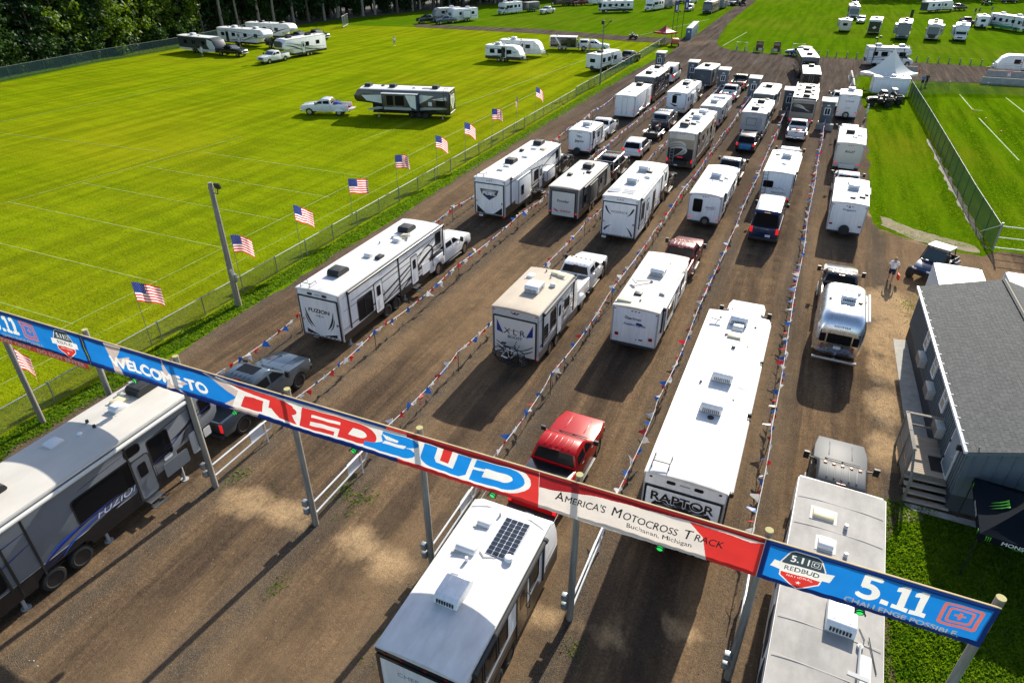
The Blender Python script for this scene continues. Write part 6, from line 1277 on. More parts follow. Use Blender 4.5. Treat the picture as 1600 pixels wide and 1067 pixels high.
def person(label, loc, rz, pose='stand', shirt=None, legs=None, shoes=None, hair=0, hat=None, long_legs=False, scale=1., hold=None, group=None):
    if pose not in BB: BB[pose] = body_base(pose)
    vs, nn, fs, cl, J = BB[pose]; t = thing("person", label, "person", loc, rz, group); t.scale = (scale,) * 3
    me = bpy.data.meshes.new("body"); me.from_pydata([tuple(v) for v in vs], [], fs); me.materials.append(SKIN); me.polygons.foreach_set("use_smooth", [True] * len(fs)); me.update(); link("body", me, t)
    def shell(name, test, off, m):
        keep = [f for f, c in zip(fs, cl) if test(*c)]; used = sorted({i for f in keep for i in f}); mp = {i: k for k, i in enumerate(used)}
        if not keep: return
        me = bpy.data.meshes.new(name); me.from_pydata([tuple(vs[i] + nn[i] * off) for i in used], [], [tuple(mp[i] for i in f) for f in keep]); me.materials.append(m); me.polygons.foreach_set("use_smooth", [True] * len(keep)); me.update(); link(name, me, t)
    shell("shirt", lambda n, q, p: n in ('pesp', 'spch', 'chsh') or (n == 'chne' and q < .55) or (n == 'shel' and q < .7), .022, shirt)
    shell("trousers" if long_legs else "shorts", lambda n, q, p: n in ('pehp',) or (n == 'pesp' and q < .15) or (n == 'hpkn' and (long_legs or q < .72)) or (long_legs and n == 'knan'), .02, legs)
    shell("shoes", lambda n, q, p: n == 'anto' or (n == 'knan' and q > .93), .014, shoes or WHITE)
    shell("hair" if not hat else "cap", lambda n, q, p: (n == 'heto' and (p.y < .06 or q > .5)) or (n == 'nehe' and q > .55 and p.y < .0), .02, hat or HAIRS[hair])
    h = Vector(J['hea']); part(t, "nose", MB().box((0, h.y + .095, h.z + .02), (.025, .035, .04)), SKIN, .008)
    for s in (-1, 1): part(t, "eye", MB().box((s * .032, h.y + .083, h.z + .045), (.022, .012, .012)), BLACKM); part(t, "ear", MB().box((s * .092, h.y - .005, h.z + .03), (.018, .04, .06)), SKIN, .006)
    part(t, "mouth", MB().box((0, h.y + .082, h.z - .03), (.045, .01, .01)), REDG)
    return t
CL = dict(white=mat("cloth_white", (.76, .77, .8), .8), navy=mat("cloth_navy", (.015, .02, .05), .8), black=mat("cloth_black", (.014, .014, .016), .8), grey=mat("cloth_grey", (.18, .18, .19), .8), blue=mat("cloth_blue", (.07, .16, .35), .8), denim=mat("cloth_denim", (.06, .09, .16), .8), red=mat("cloth_red", (.42, .05, .04), .8), tan=mat("cloth_tan", (.4, .32, .22), .8), pink=mat("cloth_pink", (.6, .35, .36), .8))
person("person in a white T-shirt and navy shorts walking away by the blue buggy", (6.6, 44.5, .02), R(-8), 'walk', CL['white'], CL['navy'], WHITE, 0)
bag = thing("carry_bag", "bright red bag beside the walking person in the white T-shirt", "bag", (7.0, 44.45, .36), R(5)); part(bag, "bag_body", MB().prism([(-.2, 0), (-.22, .34), (.22, .34), (.2, 0)], .06), mat("bag_red", (.75, .05, .03), .6), .03); part(bag, "handle", MB().tube([(0, -.1, .34), (0, -.06, .5), (0, .06, .5), (0, .1, .34)], .012), REDG)
person("person in white clothes and white cap standing by the lane at the mown strip", (5.8, 92.7, .02), R(80), 'stand', CL['white'], CL['white'], WHITE, 1, hat=CL['white'])
person("person in a blue top walking beside someone in black near the wire fence", (13.5, 117.5, .01), R(160), 'walk', CL['blue'], CL['black'], BLACKM, 1); person("person all in black walking on the road side of the one in blue", (14.1, 118.7, .02), R(165), 'walk', CL['black'], CL['black'], BLACKM, 2, long_legs=True)
person("person in a white shirt standing alone in the middle of the field", (-80, 123.4, .01), R(200), 'stand', CL['white'], CL['tan'], WHITE, 1)
person("person in dark clothes standing at the rear wheel of the capped white pickup", (-43.6, 130.7, .01), R(120), 'stand', CL['black'], CL['black'], BLACKM, 2); person("person in a pale shirt and blue shorts standing by the capped white pickup", (-42.1, 130.5, .01), R(200), 'stand', CL['white'], CL['denim'], WHITE, 1); person("person in a tan top standing by the front door of the capped white pickup", (-41.4, 130.7, .01), R(170), 'stand', CL['tan'], CL['tan'], WHITE, 1)
person("person in white standing beside the black and white trailer by the trees", (-104.9, 97.6, .01), R(190), 'stand', CL['white'], CL['white'], WHITE, 0)
person("person in dark clothes behind the black pickup by the trees", (-99.6, 101.9, .01), R(180), 'stand', CL['black'], CL['tan'], BLACKM, 2)
person("person in a white shirt walking along the road towards the far buggy", (-30.5, 233, .01), R(10), 'walk', CL['white'], CL['grey'], WHITE, 1)
person("person in dark clothes on the far right field, left of a pair", (35.6, 243, .01), R(150), 'stand', CL['black'], CL['denim'], BLACKM, 2); person("person in dark clothes on the far right field, right of a pair", (36.9, 245.5, .01), R(200), 'stand', CL['grey'], CL['black'], BLACKM, 1); person("person in a grey shirt alone on the far right field", (40.8, 251.3, .01), R(170), 'walk', CL['grey'], CL['grey'], WHITE, 1)
person("person in pink standing by the long concrete barrier at the right edge", (25.9, 128.6, .02), R(180), 'stand', CL['pink'], CL['white'], WHITE, 0)
quad("quad bike carrying a rider along the field path", (-39.6, 152.4, .02), R(-85), BLACKM); person("person in a pale shirt riding the quad bike on the field path", (-39.0, 152.45, -.05), R(-85), 'sit', CL['white'], CL['black'], BLACKM, 1)
# ------------------------------------------------------------------ woods
BARK = mat("bark", (.11, .09, .07), .9, var=.4, vscale=3, stretch=(4, 4, .6), bump=.5, bscale=10); PALEB = mat("pale_bark", (.26, .23, .19), .9, var=.35, vscale=3, stretch=(4, 4, .6))
LEAFS = [tuft_mat("leaves_deep", (.008, .032, .006), (.026, .075, .010), .4), tuft_mat("leaves_mid", (.018, .06, .005), (.055, .12, .008), .45), tuft_mat("leaves_bright", (.05, .115, .004), (.17, .26, .006), .5)]
def tree_meshes(seed, H, cr, base, nleaf, leaf, lm, bark=BARK, lean=0.):
    rr = random.Random(seed); mb = MB(); tr = [(0, 0, -.2)]
    for k in range(1, 7): tr.append((rr.uniform(-.15, .15) * k * .4 + lean * k, rr.uniform(-.15, .15) * k * .4, H * .88 * k / 6))
    mb.tube(tr, .17 + H * .009, 8, r2=.04); clumps = []; z = base
    while z < H:
        f = (z - base) / (H - base); ra = cr * (math.sin(math.pi * min(1, .18 + f * .82)) ** .6) * rr.uniform(.7, 1.15) + .2; a = rr.uniform(0, 6.28); k = min(5, int(z / (H * .88) * 6)); o = Vector(tr[k]).lerp(Vector(tr[k + 1]), min(1, z / (H * .88) * 6 - k))
        for q in range(rr.randint(2, 4)):
            b = a + q * 2.2 + rr.uniform(-.5, .5); e = o + Vector((math.cos(b) * ra, math.sin(b) * ra, rr.uniform(.1, .9) + ra * .12)); md = o.lerp(e, .5) + Vector((0, 0, .3)); mb.tube([o, md, e], .05 + .02 * (1 - f), 4, r2=.015, caps=False); clumps.append((e, ra)); clumps.append((o.lerp(e, .6), ra * .8))
        z += H * .05 * rr.uniform(.6, 1.2)
    rg_ = np.random.default_rng(seed); cc = np.array([tuple(c) for c, _ in clumps]); cr_ = np.array([max(.7, min(1.7, r * .42)) for _, r in clumps]); ci = rg_.integers(0, len(cc), nleaf); d = rg_.normal(0, 1, (nleaf, 3)); d /= np.linalg.norm(d, axis=1)[:, None]; P_ = cc[ci] + d * (rg_.random(nleaf) ** .45 * cr_[ci])[:, None] * np.array([1.1, 1.1, .75])
    n = d * .6 + rg_.normal(0, .6, (nleaf, 3)) + np.array([0, 0, .5]); n /= np.linalg.norm(n, axis=1)[:, None]; u = np.cross(n, rg_.normal(0, 1, (nleaf, 3))); u /= np.linalg.norm(u, axis=1)[:, None]; w = np.cross(n, u); s = (leaf * rg_.uniform(.55, 1.3, nleaf))[:, None]
    V = np.stack([P_ - u * s, P_ + w * s * .55, P_ + u * s, P_ - w * s * .55], 1).reshape(-1, 3); F = np.arange(nleaf * 4).reshape(-1, 4)
    me = bpy.data.meshes.new("crown"); me.from_pydata(V.tolist(), [], F.tolist()); me.materials.append(lm); me.update(); return mb.mesh("trunk", bark, smooth=60, fix=False), me
VAR = {'edge': [tree_meshes(1, 15, 3.6, .8, 5200, .34, LEAFS[1]), tree_meshes(2, 13, 3.2, .5, 4800, .30, LEAFS[0]), tree_meshes(3, 14, 3.4, .6, 5200, .34, LEAFS[2])],
       'tall': [tree_meshes(4, 21, 3.6, 8.5, 3800, .4, LEAFS[0], PALEB), tree_meshes(5, 23, 3.8, 10, 3800, .4, LEAFS[1], PALEB, .05), tree_meshes(6, 20, 3.4, 7.5, 3800, .4, LEAFS[0], BARK, -.05)],
       'back': [tree_meshes(7, 22, 4.8, 3, 3600, .5, LEAFS[0]), tree_meshes(8, 20, 4.6, 2, 3600, .5, LEAFS[0])],
       'bush': [tree_meshes(9, 4.2, 1.9, .2, 1800, .24, LEAFS[1]), tree_meshes(10, 3.2, 1.7, .1, 1500, .24, LEAFS[0])]}
def edge_x(y):
    pts = [(-60, -102), (0, -106), (40, -112), (65, -116), (84, -119.5), (104, -121), (128, -124), (148, -121), (166, -118), (182, -113), (206, -107), (232, -97), (260, -84), (300, -64)]
    for (a, xa), (b, xb) in zip(pts[:-1], pts[1:]):
        if a <= y <= b: return xa + (xb - xa) * (y - a) / (b - a)
    return pts[-1][1]
ecount = [-1]; tr_r = random.Random(21); tlab = {'edge': "leafy tree with low branches at the wood edge", 'tall': "tall bare-trunked tree with a high crown at the edge of the woods", 'back': "dense dark tree standing deeper in the woods", 'bush': "low leafy bush under the trees at the wood edge"}
def plant(kind, x, y, s=1., v=None):
    ecount[0] += kind == "edge"; tm, cm = VAR[kind][v if v is not None else tr_r.randrange(len(VAR[kind]))]; t = thing("bush" if kind == 'bush' else "tree", tlab[kind] + (", %s from the left" % ORD[min(20, ecount[0])] if kind == "edge" else ""), "bush" if kind == 'bush' else "tree", (x, y, 0), tr_r.uniform(0, 6.28), {'edge': "leafy trees at the wood edge", 'tall': "tall bare-trunked trees", 'back': "trees deeper in the woods", 'bush': "bushes under the trees"}[kind]); t.scale = (s * tr_r.uniform(.9, 1.1), s * tr_r.uniform(.9, 1.1), s); link("trunk", tm, t); link("crown", cm, t)
y = 42.
while y < 300:
    x = edge_x(y); near = y < 118
    if near: plant('edge', x - tr_r.uniform(2.2, 4.4), y, tr_r.uniform(.85, 1.2), 2 if (tr_r.random() < .35 or 90 < y < 98) else None)
    else:
        plant('tall', x - tr_r.uniform(1.5, 5), y, tr_r.uniform(.9, 1.15)); 
        if tr_r.random() < .7: plant('tall', x - tr_r.uniform(5, 9), y + 2, tr_r.uniform(.9, 1.15))
        plant('bush', x - tr_r.uniform(4, 9), y + tr_r.uniform(-2, 2), tr_r.uniform(.7, 1.3))
    for d in ((9.5, 16) if near else (6.5, 10, 15)): plant('back', x - d - tr_r.uniform(-1.5, 1.5), y + tr_r.uniform(-2, 2), tr_r.uniform(.85, 1.15))
    if near and tr_r.random() < .8: plant('bush', x - tr_r.uniform(.8, 2.2), y + tr_r.uniform(-2, 2), tr_r.uniform(.6, 1.1))
    y += tr_r.uniform(4.2, 6.0) if near else tr_r.uniform(4.6, 6.6)
sheet("forest_floor", [(edge_x(yy) - .4, yy) for yy in range(-20, 300, 6)] + [(-190, 300), (-190, -20)], .014, mat("leaf_litter", (.035, .032, .02), .95, var=.5, vscale=.8), jit=.5, step=2)
# trees standing beyond the right end of the far field throw their shade into the top of the view
for x, y in ((18, 304), (25, 308), (32, 313), (39, 316), (47, 320), (12, 302), (56, 326)): plant('back', x, y, 1.05)
# ------------------------------------------------------------------ vehicles queued in the lanes
LANES = "camping trailers and motorhomes queued in the lanes"
def rear_swoosh(v, m, s=1., z=1.5):
    W = v.W * .34
    for sx in (-1, 1):
        mb = MB(); add_ribbon(mb, v.P['B'], ribbon((sx * W, z + .55), (sx * W * .9, z), (sx * W * .75, z - .3), (sx * W * .45, z - .55), .02, .18 * s, .01), .056); add_ribbon(mb, v.P['B'], ribbon((sx * W * 1.02, z + .2), (sx * W, z - .1), (sx * W * .9, z - .35), (sx * W * .62, z - .6), .02, .10 * s, .01), .057); part(v.root, "graphic", mb, m, smooth=0, fix=False)
def corner_tris(v, m, zb, w=.5, h=.5):
    for sx in (-1, 1):
        x = sx * (v.W / 2 - .22); v.poly("graphic", 'B', [(x, zb), (x - sx * w, zb), (x, zb + h)][::sx], m, .055)
def scoops(v):
    for x in (-.45, .45): v.panel("camera_housing", 'B', x, v.H - .2, .3, .13, BLACKP, .06, .02, .02)
    v.panel("camera_housing", 'B', 0, v.H - .2, .34, .05, LGREY, .02, .02, .02)
def roof_rail(v, x, y):
    mb = MB()
    for e in (-.28, .28): mb.tube([(x + e, y - .02, v.H), (x + e, y - .02, v.H + .22), (x + e, y + .5, v.H + .24), (x + e, y + .55, v.H + .05)], .018, 5)
    mb.tube([(x - .28, y + .1, v.H + .235), (x + .28, y + .1, v.H + .235)], .018, 5); part(v.root, "ladder_rail", mb, BLACKM)

# lane 1 -- big grey fifth wheel at the left edge, with its grey pickup
v = RV("fifth_wheel_trailer", "long grey fifth wheel with blue swooshes at the left edge, under the banner", "camping trailer", (-21.3, 2.4, .02), 0, 12.9, 2.65, 3.62, .62, 'fifth', GREYF, ROOFC, BLKG, .62, (5.1, 6.1), .42, DRIM, LANES, .10)
v.win('R', 7.6, 2.15, 2.3, 1.05, .12); v.win('R', 3.4, 1.95, .95, 1.15, .12); v.win('R', 10.0, 2.35, .9, 1.1, .1); v.win('R', 8.95, 2.95, .62, .35, .12); v.win('R', 12.3, 2.75, .5, .7, .1); v.door('R', 9.1, .7, 1.75, GREYF, True, .75); v.door('R', 2.3, .7, 1.75, GREYF, True, .75); v.steps('R', 9.1); v.steps('R', 2.4)
for y in (4.15, 8.7, 4.95, 11.6): v.panel("slide_trim", 'R', y, 2.05, .07, 2.6 if y < 11 else 1.7, BLACKM, .02, .006, .03)
v.awning('R', 3.9, 11.6, OFFW, 3.42); v.poly("graphic", 'R', [(5.0, .95), (6.9, .95), (8.3, 1.45), (6.2, 1.2)], BLKG, .01); v.poly("graphic", 'R', [(8.5, .95), (10.5, 1.15), (10.0, 1.32), (8.6, 1.25)], BLKG, .01)
v.stripes([ribbon((4.9, 1.15), (5.6, 1.5), (6.4, 1.65), (8.0, 1.72), .02, .22, .01), ribbon((5.0, 1.0), (5.8, 1.2), (6.2, 1.4), (8.3, 1.55), .01, .08, .01)], BLUEG, 'R', .012); v.stripes([ribbon((5.6, 1.0), (6.0, 1.3), (6.6, 1.5), (7.9, 1.62), .01, .12, .01), ribbon((5.2, 1.4), (5.6, 1.55), (5.9, 1.6), (6.5, 1.62), .01, .12, .01)], BLUEB, 'R', .015)
v.stripes([ribbon((8.4, 1.5), (9.2, 1.75), (9.6, 1.9), (10.2, 1.95), .05, .06, .01), ribbon((10.3, 2.0), (11, 2.3), (11.5, 2.5), (12.6, 2.6), .02, .15, .01), ribbon((0, 1.3), (1.5, 1.5), (2.5, 1.9), (4.9, 2.3), .06, .12, .02), ribbon((1, 2.4), (2.5, 2.6), (3.5, 2.75), (4.9, 2.8), .02, .1, .02)], BLUEG, 'R', .013)
v.stripes([ribbon((10.7 + k * .06, 1.75 + k * .03), (11.2, 1.95 + k * .1), (11.5, 2.1 + k * .1), (12.0, 2.25 + k * .09), .0, .05, .005) for k in range(6)] + [ribbon((10.5, 2.25), (11.0, 2.3), (11.3, 2.35), (12, 2.75), .02, .2, .02), ribbon((9.9, 2.95), (10.6, 3.0), (11, 3.05), (11.6, 3.1), .01, .06, .01), ribbon((6.8, 2.9), (7.4, 2.95), (8, 3.0), (8.6, 3.0), .01, .03, .01)], BLKG, 'R', .014)
v.text('R', 8.0, 1.5, "FUZION", .26, BLUEB, d=.016, bold=.03, shear=.35, wfit=1.9); v.text('R', 7.99, 1.515, "FUZION", .26, LENSW, d=.019, bold=.008, shear=.35, wfit=1.9)
v.panel("compartment_door", 'R', 10.45, 1.2, 1.15, .62, GREYF, .06, .006, .025); v.panel("compartment_door", 'R', 11.45, 1.5, .42, 1.0, LGREY, .06, .006, .03); v.panel("map_sticker", 'R', 10.2, 1.72, .38, .2, WHITE, .06, .012, .004); v.panel("vent_panel", 'R', 12.1, 1.55, .35, .4, OFFW, .04, .008, .02)
v.jacks((4.1, 7.2, 10.7)); v.ac(-.1, 5.0, BLACKM, 'low'); v.ac(-.35, 11.2, BLACKM, 'low'); v.vent(-.5, 7.6, DOMEW, .45, .5); v.vent(-.15, 9.9, DOMEW, .42, .5, .22); v.vent(-.55, 10.3, DOMEY, .45, .6, .1); v.stub(-.5, 8.9, .1, .06, BLACKM); v.stub(.0, 8.8, .1, .06, BLACKM); v.dish(-.1, 8.3, .09); v.antenna(-.95, 10.6, .6, 1.4); v.lights(); v.markers(); v.ramp(GREYF)
pickup("grey pickup with sunroof pulling the blue-swooshed fifth wheel, half behind the banner", (-21.05, 15.3, .02), 0, P_GREY, H=2.02, sunroof=True, lit=True, rim=DRIM)
# swoosh-marked toy hauler with white pickup
v = RV("fifth_wheel_trailer", "white fifth wheel with black swooshes on its ramp, behind the grey pickup", "camping trailer", (-21.3, 23.7, .02), R(.4), 11.4, 2.6, 3.35, .58, 'fifth', WHITE, ROOFW, BLKG, .42, (4.2, 5.15), .4, DRIM, LANES)
v.ramp(WHITE); v.text('B', 0, 2.22, "FUZION", .22, BLKG, d=.056, bold=.05, shear=.1, wfit=1.35); v.text('B', 0, 1.93, ">E<", .16, BLKG, d=.056, bold=.01, wfit=.5); rear_swoosh(v, BLKG, 1.2, 1.75); v.poly("graphic", 'B', [(-.95, .8), (-.2, .78), (-.95, 1.05)], BLKG, .058); v.poly("graphic", 'B', [(.95, .8), (.1, .78), (.95, 1.0)][::-1], BLKG, .058); scoops(v); roof_rail(v, -.75, .1)
v.win('R', 2.15, 1.75, 1.35, 1.25, .1, bars=1); v.door('R', 3.45, .72, 1.8); v.door('R', 7.3, .7, 1.75); v.win('R', 10.3, 2.55, .62, .75, .1); v.awning('R', .7, 10.9, BLKG, 3.2); v.steps('R', 7.3, BLACKM)
v.stripes(cadet(11, 3.35, 0) + cadet(11, 3.35, 3), BLKG); v.stripes([ribbon((1, 2.6), (4, 2.5), (7, 2.8), (10, 2.75), .03, .14, .02), ribbon((7.6, 1.5), (9.2, 1.3), (10.3, 1.9), (9.2, 2.5), .22, .16, .1), ribbon((9.2, 2.5), (8.4, 2.6), (8.0, 2.3), (7.8, 2.0), .1, .08, .02)], BROWN, 'RL', .008); v.stripes([ribbon((.3, 2.3), (3, 2.3), (6, 2.4), (9.5, 2.3), .02, .1, .02)], GREYG, 'RL', .009)
v.text('R', 10.2, 1.95, "FUZION", .2, BLKG, d=.012, bold=.04, shear=.2, wfit=.95); v.panel("compartment_door", 'R', 8.6, 1.25, .9, .7, WHITE, .05, .014, .03); v.panel("slide_trim", 'R', 5.6, 1.95, .1, 2.3, BLACKM, .02, .01, .04); v.panel("slide_trim", 'R', 9.5, 1.6, .05, 1.3, BLACKM, .02, .01, .03)
v.ac(-.15, 2.1, BLACKM, 'low'); v.ac(.05, 8.8, BLACKM, 'low'); v.vent(.1, 4.6, DOMEW, .42, .42, .2); v.vent(.75, 4.7, BLACKM, .3, .6, .16, False); v.vent(.4, 7.1, DOMEW, .42, .42, .2); v.vent(.45, 7.9, DOMEY, .42, .62, .12); v.antenna(-.1, 7.4, 1.0, .5); v.stub(-.35, 6.4); v.lights(.75, .12, .12, .12, False); v.plate(-.5, .62); v.jacks((.8, 6.4))
pickup("white pickup pulling the black-swooshed fifth wheel", (-21.1, 32.9, .02), 0, P_WHITE, lit=True)
# black and white toy hauler with shield logo
v = RV("fifth_wheel_trailer", "white fifth wheel with a pointed dark shield logo and black lower corners", "camping trailer", (-21.05, 43.7, .02), 0, 12.2, 2.55, 3.42, .58, 'fifth', WHITE, ROOFW, BLKG, .72, (4.3, 5.2), .4, DRIM, LANES)
v.ramp(WHITE); v.poly("emblem", 'B', [(-.78, 2.62), (.78, 2.62), (.62, 2.2), (0, 1.78), (-.62, 2.2)][::-1], CHAR, .056); v.poly("emblem", 'B', [(-.6, 2.5), (0, 2.6), (.6, 2.5), (.0, 2.05)][::-1], LGREY, .060); v.poly("emblem", 'B', [(-.5, 2.2), (.5, 2.2), (0, 1.88)][::-1], NAVY, .064); v.text('B', 0, 2.3, "FUEL", .24, WHITE, d=.07, bold=.03, shear=.1, wfit=1.15); corner_tris(v, BLKG, .72, .75, .6); v.lights(.62, .14, .1, .12, True); v.plate(-.75, .5)
v.slide('R', 3.2, 2.6, 2.0, 1.9, .3, WHITE, [(2.6, 2.0, .5, .75)]); v.win('R', 6.2, 2.1, .9, .8); v.door('R', 7.2, .7, 1.8); v.win('R', 11, 2.6, .55, .7); v.steps('R', 7.2); v.slide('R', 9.0, 2.0, 1.5, .9, .3, WHITE); v.awning('R', 1, 11.5, WHITE, 3.3)
v.stripes(cadet(12, 3.42, 1) + cadet(12, 3.42, 2), BLKG); v.stripes([ribbon((.2, 1.2), (3, 1.4), (5, 1.2), (11, 2.0), .05, .2, .02), ribbon((7.5, 2.4), (9, 2.6), (10, 2.9), (11.8, 2.9), .05, .15, .05)], BLKG, 'RL', .008)
v.ac(-.1, 4.3, BLACKM, 'low'); v.ac(-.1, 10.2, BLACKM, 'low'); v.vent(0, 2.0, DOMEW, .45, .4); v.vent(.05, 3.1, DOMEW, .45, .4); v.vent(.35, 6.1, DOMEW, .45, .5); v.vent(.1, 8.6, DOMEW, .45, .5); v.vent(-.6, 7.6, BLACKM, .3, .45, .18, False); v.vent(.8, 8.9, DOMEY, .4, .7, .14); roof_rail(v, -.8, .1); v.markers()
pickup("black pickup pulling the trailer with the pointed shield logo", (-20.9, 54.2, .02), 0, P_BLACK)
# small white trailer, white cargo trailer, black bus, white van
v = RV("travel_trailer", "small white trailer with a bird logo and a black-covered spare wheel", "camping trailer", (-20.6, 63.3, .02), 0, 4.9, 2.3, 2.55, .5, 'trailer', WHITE, ROOFW, BLKG, .15, (2.2,), .36, ALLOY, LANES)
v.text('B', 0, 1.55, "Jayco", .24, BLKG, d=.01, bold=.04, wfit=.95); v.stripes([ribbon((-.25, 1.95), (-.1, 2.15), (.1, 2.0), (.35, 1.95), .01, .14, .01), ribbon((-.35, 2.2), (-.1, 2.0), (0, 1.9), (.2, 1.85), .01, .1, .01)], BLKG, 'B', .01, "emblem"); v.spare(-.15, .62, BLACKM); v.lights(.85, .16, .1, .18, True); v.markers(); v.door('R', 1.1, .65, 1.7); v.win('R', 2.6, 1.75, .7, .5); v.stripes(cadet(4.9, 2.5, 2), GREYG); v.ac(.1, 2.2); v.vent(0, 3.2); v.vent(.4, 1.2); v.hitch(); v.awning('R', .8, 3.8, BLKG, 2.4)
pickup("white pickup pulling the small bird-logo trailer", (-20.85, 69.4, .02), 0, P_WHITE, lit=True)
def cargo(label, loc, rz, L, W, H, body, roof, trim=ALU, axl=None, vents=1, group=LANES, ac=True, z0=.5, lit=True):
    c = RV("cargo_trailer", label, "cargo trailer", loc, rz, L, W, H, z0, 'flat', body, roof, None, .4, axl or (L * .38, L * .38 + .85), .34, ALLOY, group, .04, rail=trim)
    for sx in (-1, 1):
        d = c.panel("rear_door", 'B', sx * W * .235, (H + z0) / 2 + .02, W * .44, H - z0 - .22, body, .02, .005, .025); part(d, "hinge", MB().box((sx * (W / 2 - .08), -.04, z0 + .4), (.08, .04, .06)).box((sx * (W / 2 - .08), -.04, H - .4), (.08, .04, .06)), ALU); part(d, "lock_bar", MB().cyl((sx * W * .12, -.05, z0 + .1), (sx * W * .12, -.05, H - .15), .018, 6), ALU)
    c.panel("corner_post", 'R', .06, (H + z0) / 2, .1, H - z0, trim, .01, .002, .012); c.panel("corner_post", 'R', L - .06, (H + z0) / 2, .1, H - z0, trim, .01, .002, .012); c.panel("corner_post", 'L', L - .06, (H + z0) / 2, .1, H - z0, trim, .01, .002, .012); c.panel("lower_rail", 'R', L / 2, z0 + .05, L - .1, .1, trim, .01, .002, .012)
    c.door('R', L * .72, .75, H - z0 - .45, body, False); c.lights(z0 + .75, .1, .18, .14, lit); c.markers()
    for k in range(vents): c.vent(0, L * (.25 + .4 * k), DOMEW, .4, .4, .1)
    if ac: c.ac(0, L * .82, BLACKM, 'low')
    fm = MB()
    for sx in (-1, 1): fm.prism([(L * .38 - .5, .72), (L * .38 - .4, .8), (L * .38 + 1.25, .8), (L * .38 + 1.35, .72)], .05)
    for k in range(len(fm.v)): x, y, z = fm.v[k]; fm.v[k] = (x + (W / 2 + .03) * (-1 if k < len(fm.v) / 2 else 1), y, z)
    part(c.root, "fender", fm, trim); c.hitch(1.0, False); return c
cargo("plain white cargo trailer with lit red lamps behind the black motorhome", (-20.65, 80, .02), 0, 8.1, 2.45, 2.85, WHITE, ROOFW)
def motorhome(label, loc, rz, L, W, H, body, roof, skirt, cols, group=LANES, acs=2, acm=BLACKM, rearwin=False, axl=None, z0=.45, nose='classA', lit=False, ladder=False, rot=0, cls="motorhome"):
    m = RV("motorhome", label, cls, loc, rz, L, W, H, z0, nose, body, roof, skirt, .5, axl or ((1.9, L - 1.5) if nose == 'classA' else (1.9,)), .43, ALLOY, group)
    for sd in 'RL':
        for k in range(4): m.win(sd, L * (.16 + .19 * k), H * .66, .95 if k % 2 else .7, .62, .08)
    m.win('R', L - (.9 if nose == 'classA' else 3.1), H * .64, .7, .65, .06); m.win('L', L - (.9 if nose == 'classA' else 3.1), H * .64, .7, .65, .06)
    if nose == 'classA': m.windshield(); m.panel("front_grille", 'F', 0, .72, W * .5, .3, BLACKM, .06, .004, .03)
    else: m.cab(body)
    for i, (k, cm) in enumerate(cols): m.stripes(cadet(L, H, k), cm, 'RL', .006 + .003 * i)
    for k in range(3): m.panel("compartment_door", 'R', L * (.25 + .2 * k), z0 + .32, L * .16, .5, skirt or body, .04, .012, .012); m.panel("compartment_door", 'L', L * (.25 + .2 * k), z0 + .32, L * .16, .5, skirt or body, .04, .012, .012)
    for k in range(acs): m.ac(0, L * (.22 + .5 * k), acm, 'low' if acm is BLACKM else 'box', rot)
    m.vent(.5, L * .4); m.vent(-.5, L * .55); m.vent(.4, L * .85, BLACKM); m.lights(z0 + .55, .13, .34, .16, lit); m.markers()
    m.panel("engine_grille" if nose == 'classA' else "rear_panel", 'B', 0, z0 + .45, W * .55, .55, BLACKM, .05, .004, .02); m.panel("rear_cap", 'B', 0, H * .7, W * .8, H * .28, body, .12, .003, .015)
    if rearwin: m.win('B', 0, H * .68, .95, .6, .12)
    if ladder: m.ladder(W * .3)
    m.awning('R', 1.0, L * .75, OFFW, H - .12); m.plate(-.3, z0 + .12); return m
m = motorhome("black motorhome with bicycles on its rear, ahead of the plain white cargo trailer", (-20.75, 89.5, .02), 0, 9.6, 2.5, 3.45, BLACKP, ROOFW, BLACKP, [(0, SILV), (1, BLUEG)], lit=True)
for i, x in enumerate((-.25, .35)): bicycle(["silver bicycle on the rear rack of the black motorhome, outer one", "dark bicycle on the rear rack of the black motorhome, inner one"][i], (-20.6 + x * .3, 89.1 + i * -.22 + .15, .75), 0, [ALU, P_BLACK][i], "bicycles on racks")
car("white high-roof van at the first ticket booth", (-21.05, 104.9, .02), 0, P_WHITE, 'van', L=5.9, W=2.05, H=2.5, lit=True)

# lane 2
v = RV("travel_trailer", "beige-roofed trailer with blue side wedges and a bicycle on its back", "camping trailer", (-11.35, 26.2, .02), R(-1), 5.75, 2.5, 3.2, .55, 'trailer', OFFW, ROOFT, TAUPE, .42, (1.75, 2.65), .36, ALLOY, LANES)
v.ramp(OFFW, BLACKM, z1=2.7, hinges=False); v.text('B', -.02, 1.98, "X L R", .34, BLKG, d=.056, bold=.012, shear=.05, wfit=1.15); v.text('B', .02, 1.66, "BOOST", .16, CHAR, d=.056, bold=.04, wfit=.8)
for sx in (-1, 1): v.poly("graphic", 'B', [(sx * .98, 2.55), (sx * .98, 1.9), (sx * .62, 1.8)][::(-1 if sx < 0 else 1) * -1], BLUEG, .056)
v.stripes([ribbon((-.72, 1.72), (-.4, 2.1), (.3, 2.25), (.72, 1.72), .01, .04, .01), ribbon((-1, 1.3), (-.7, 1.1), (-.5, 1.0), (-.1, .95), .04, .08, .01), ribbon((1, 1.35), (.7, 1.1), (.5, 1.0), (.2, .95), .04, .08, .01), ribbon((-1, 1.1), (-.8, .95), (-.6, .85), (-.3, .8), .03, .1, .01), ribbon((1, 1.1), (.8, .95), (.6, .85), (.3, .8), .03, .1, .01)], BLKG, 'B', .058)
gr = MB()
for k in range(5): gr.box((0, -.005, 2.83 + k * .07), (2.3, .02, .018))
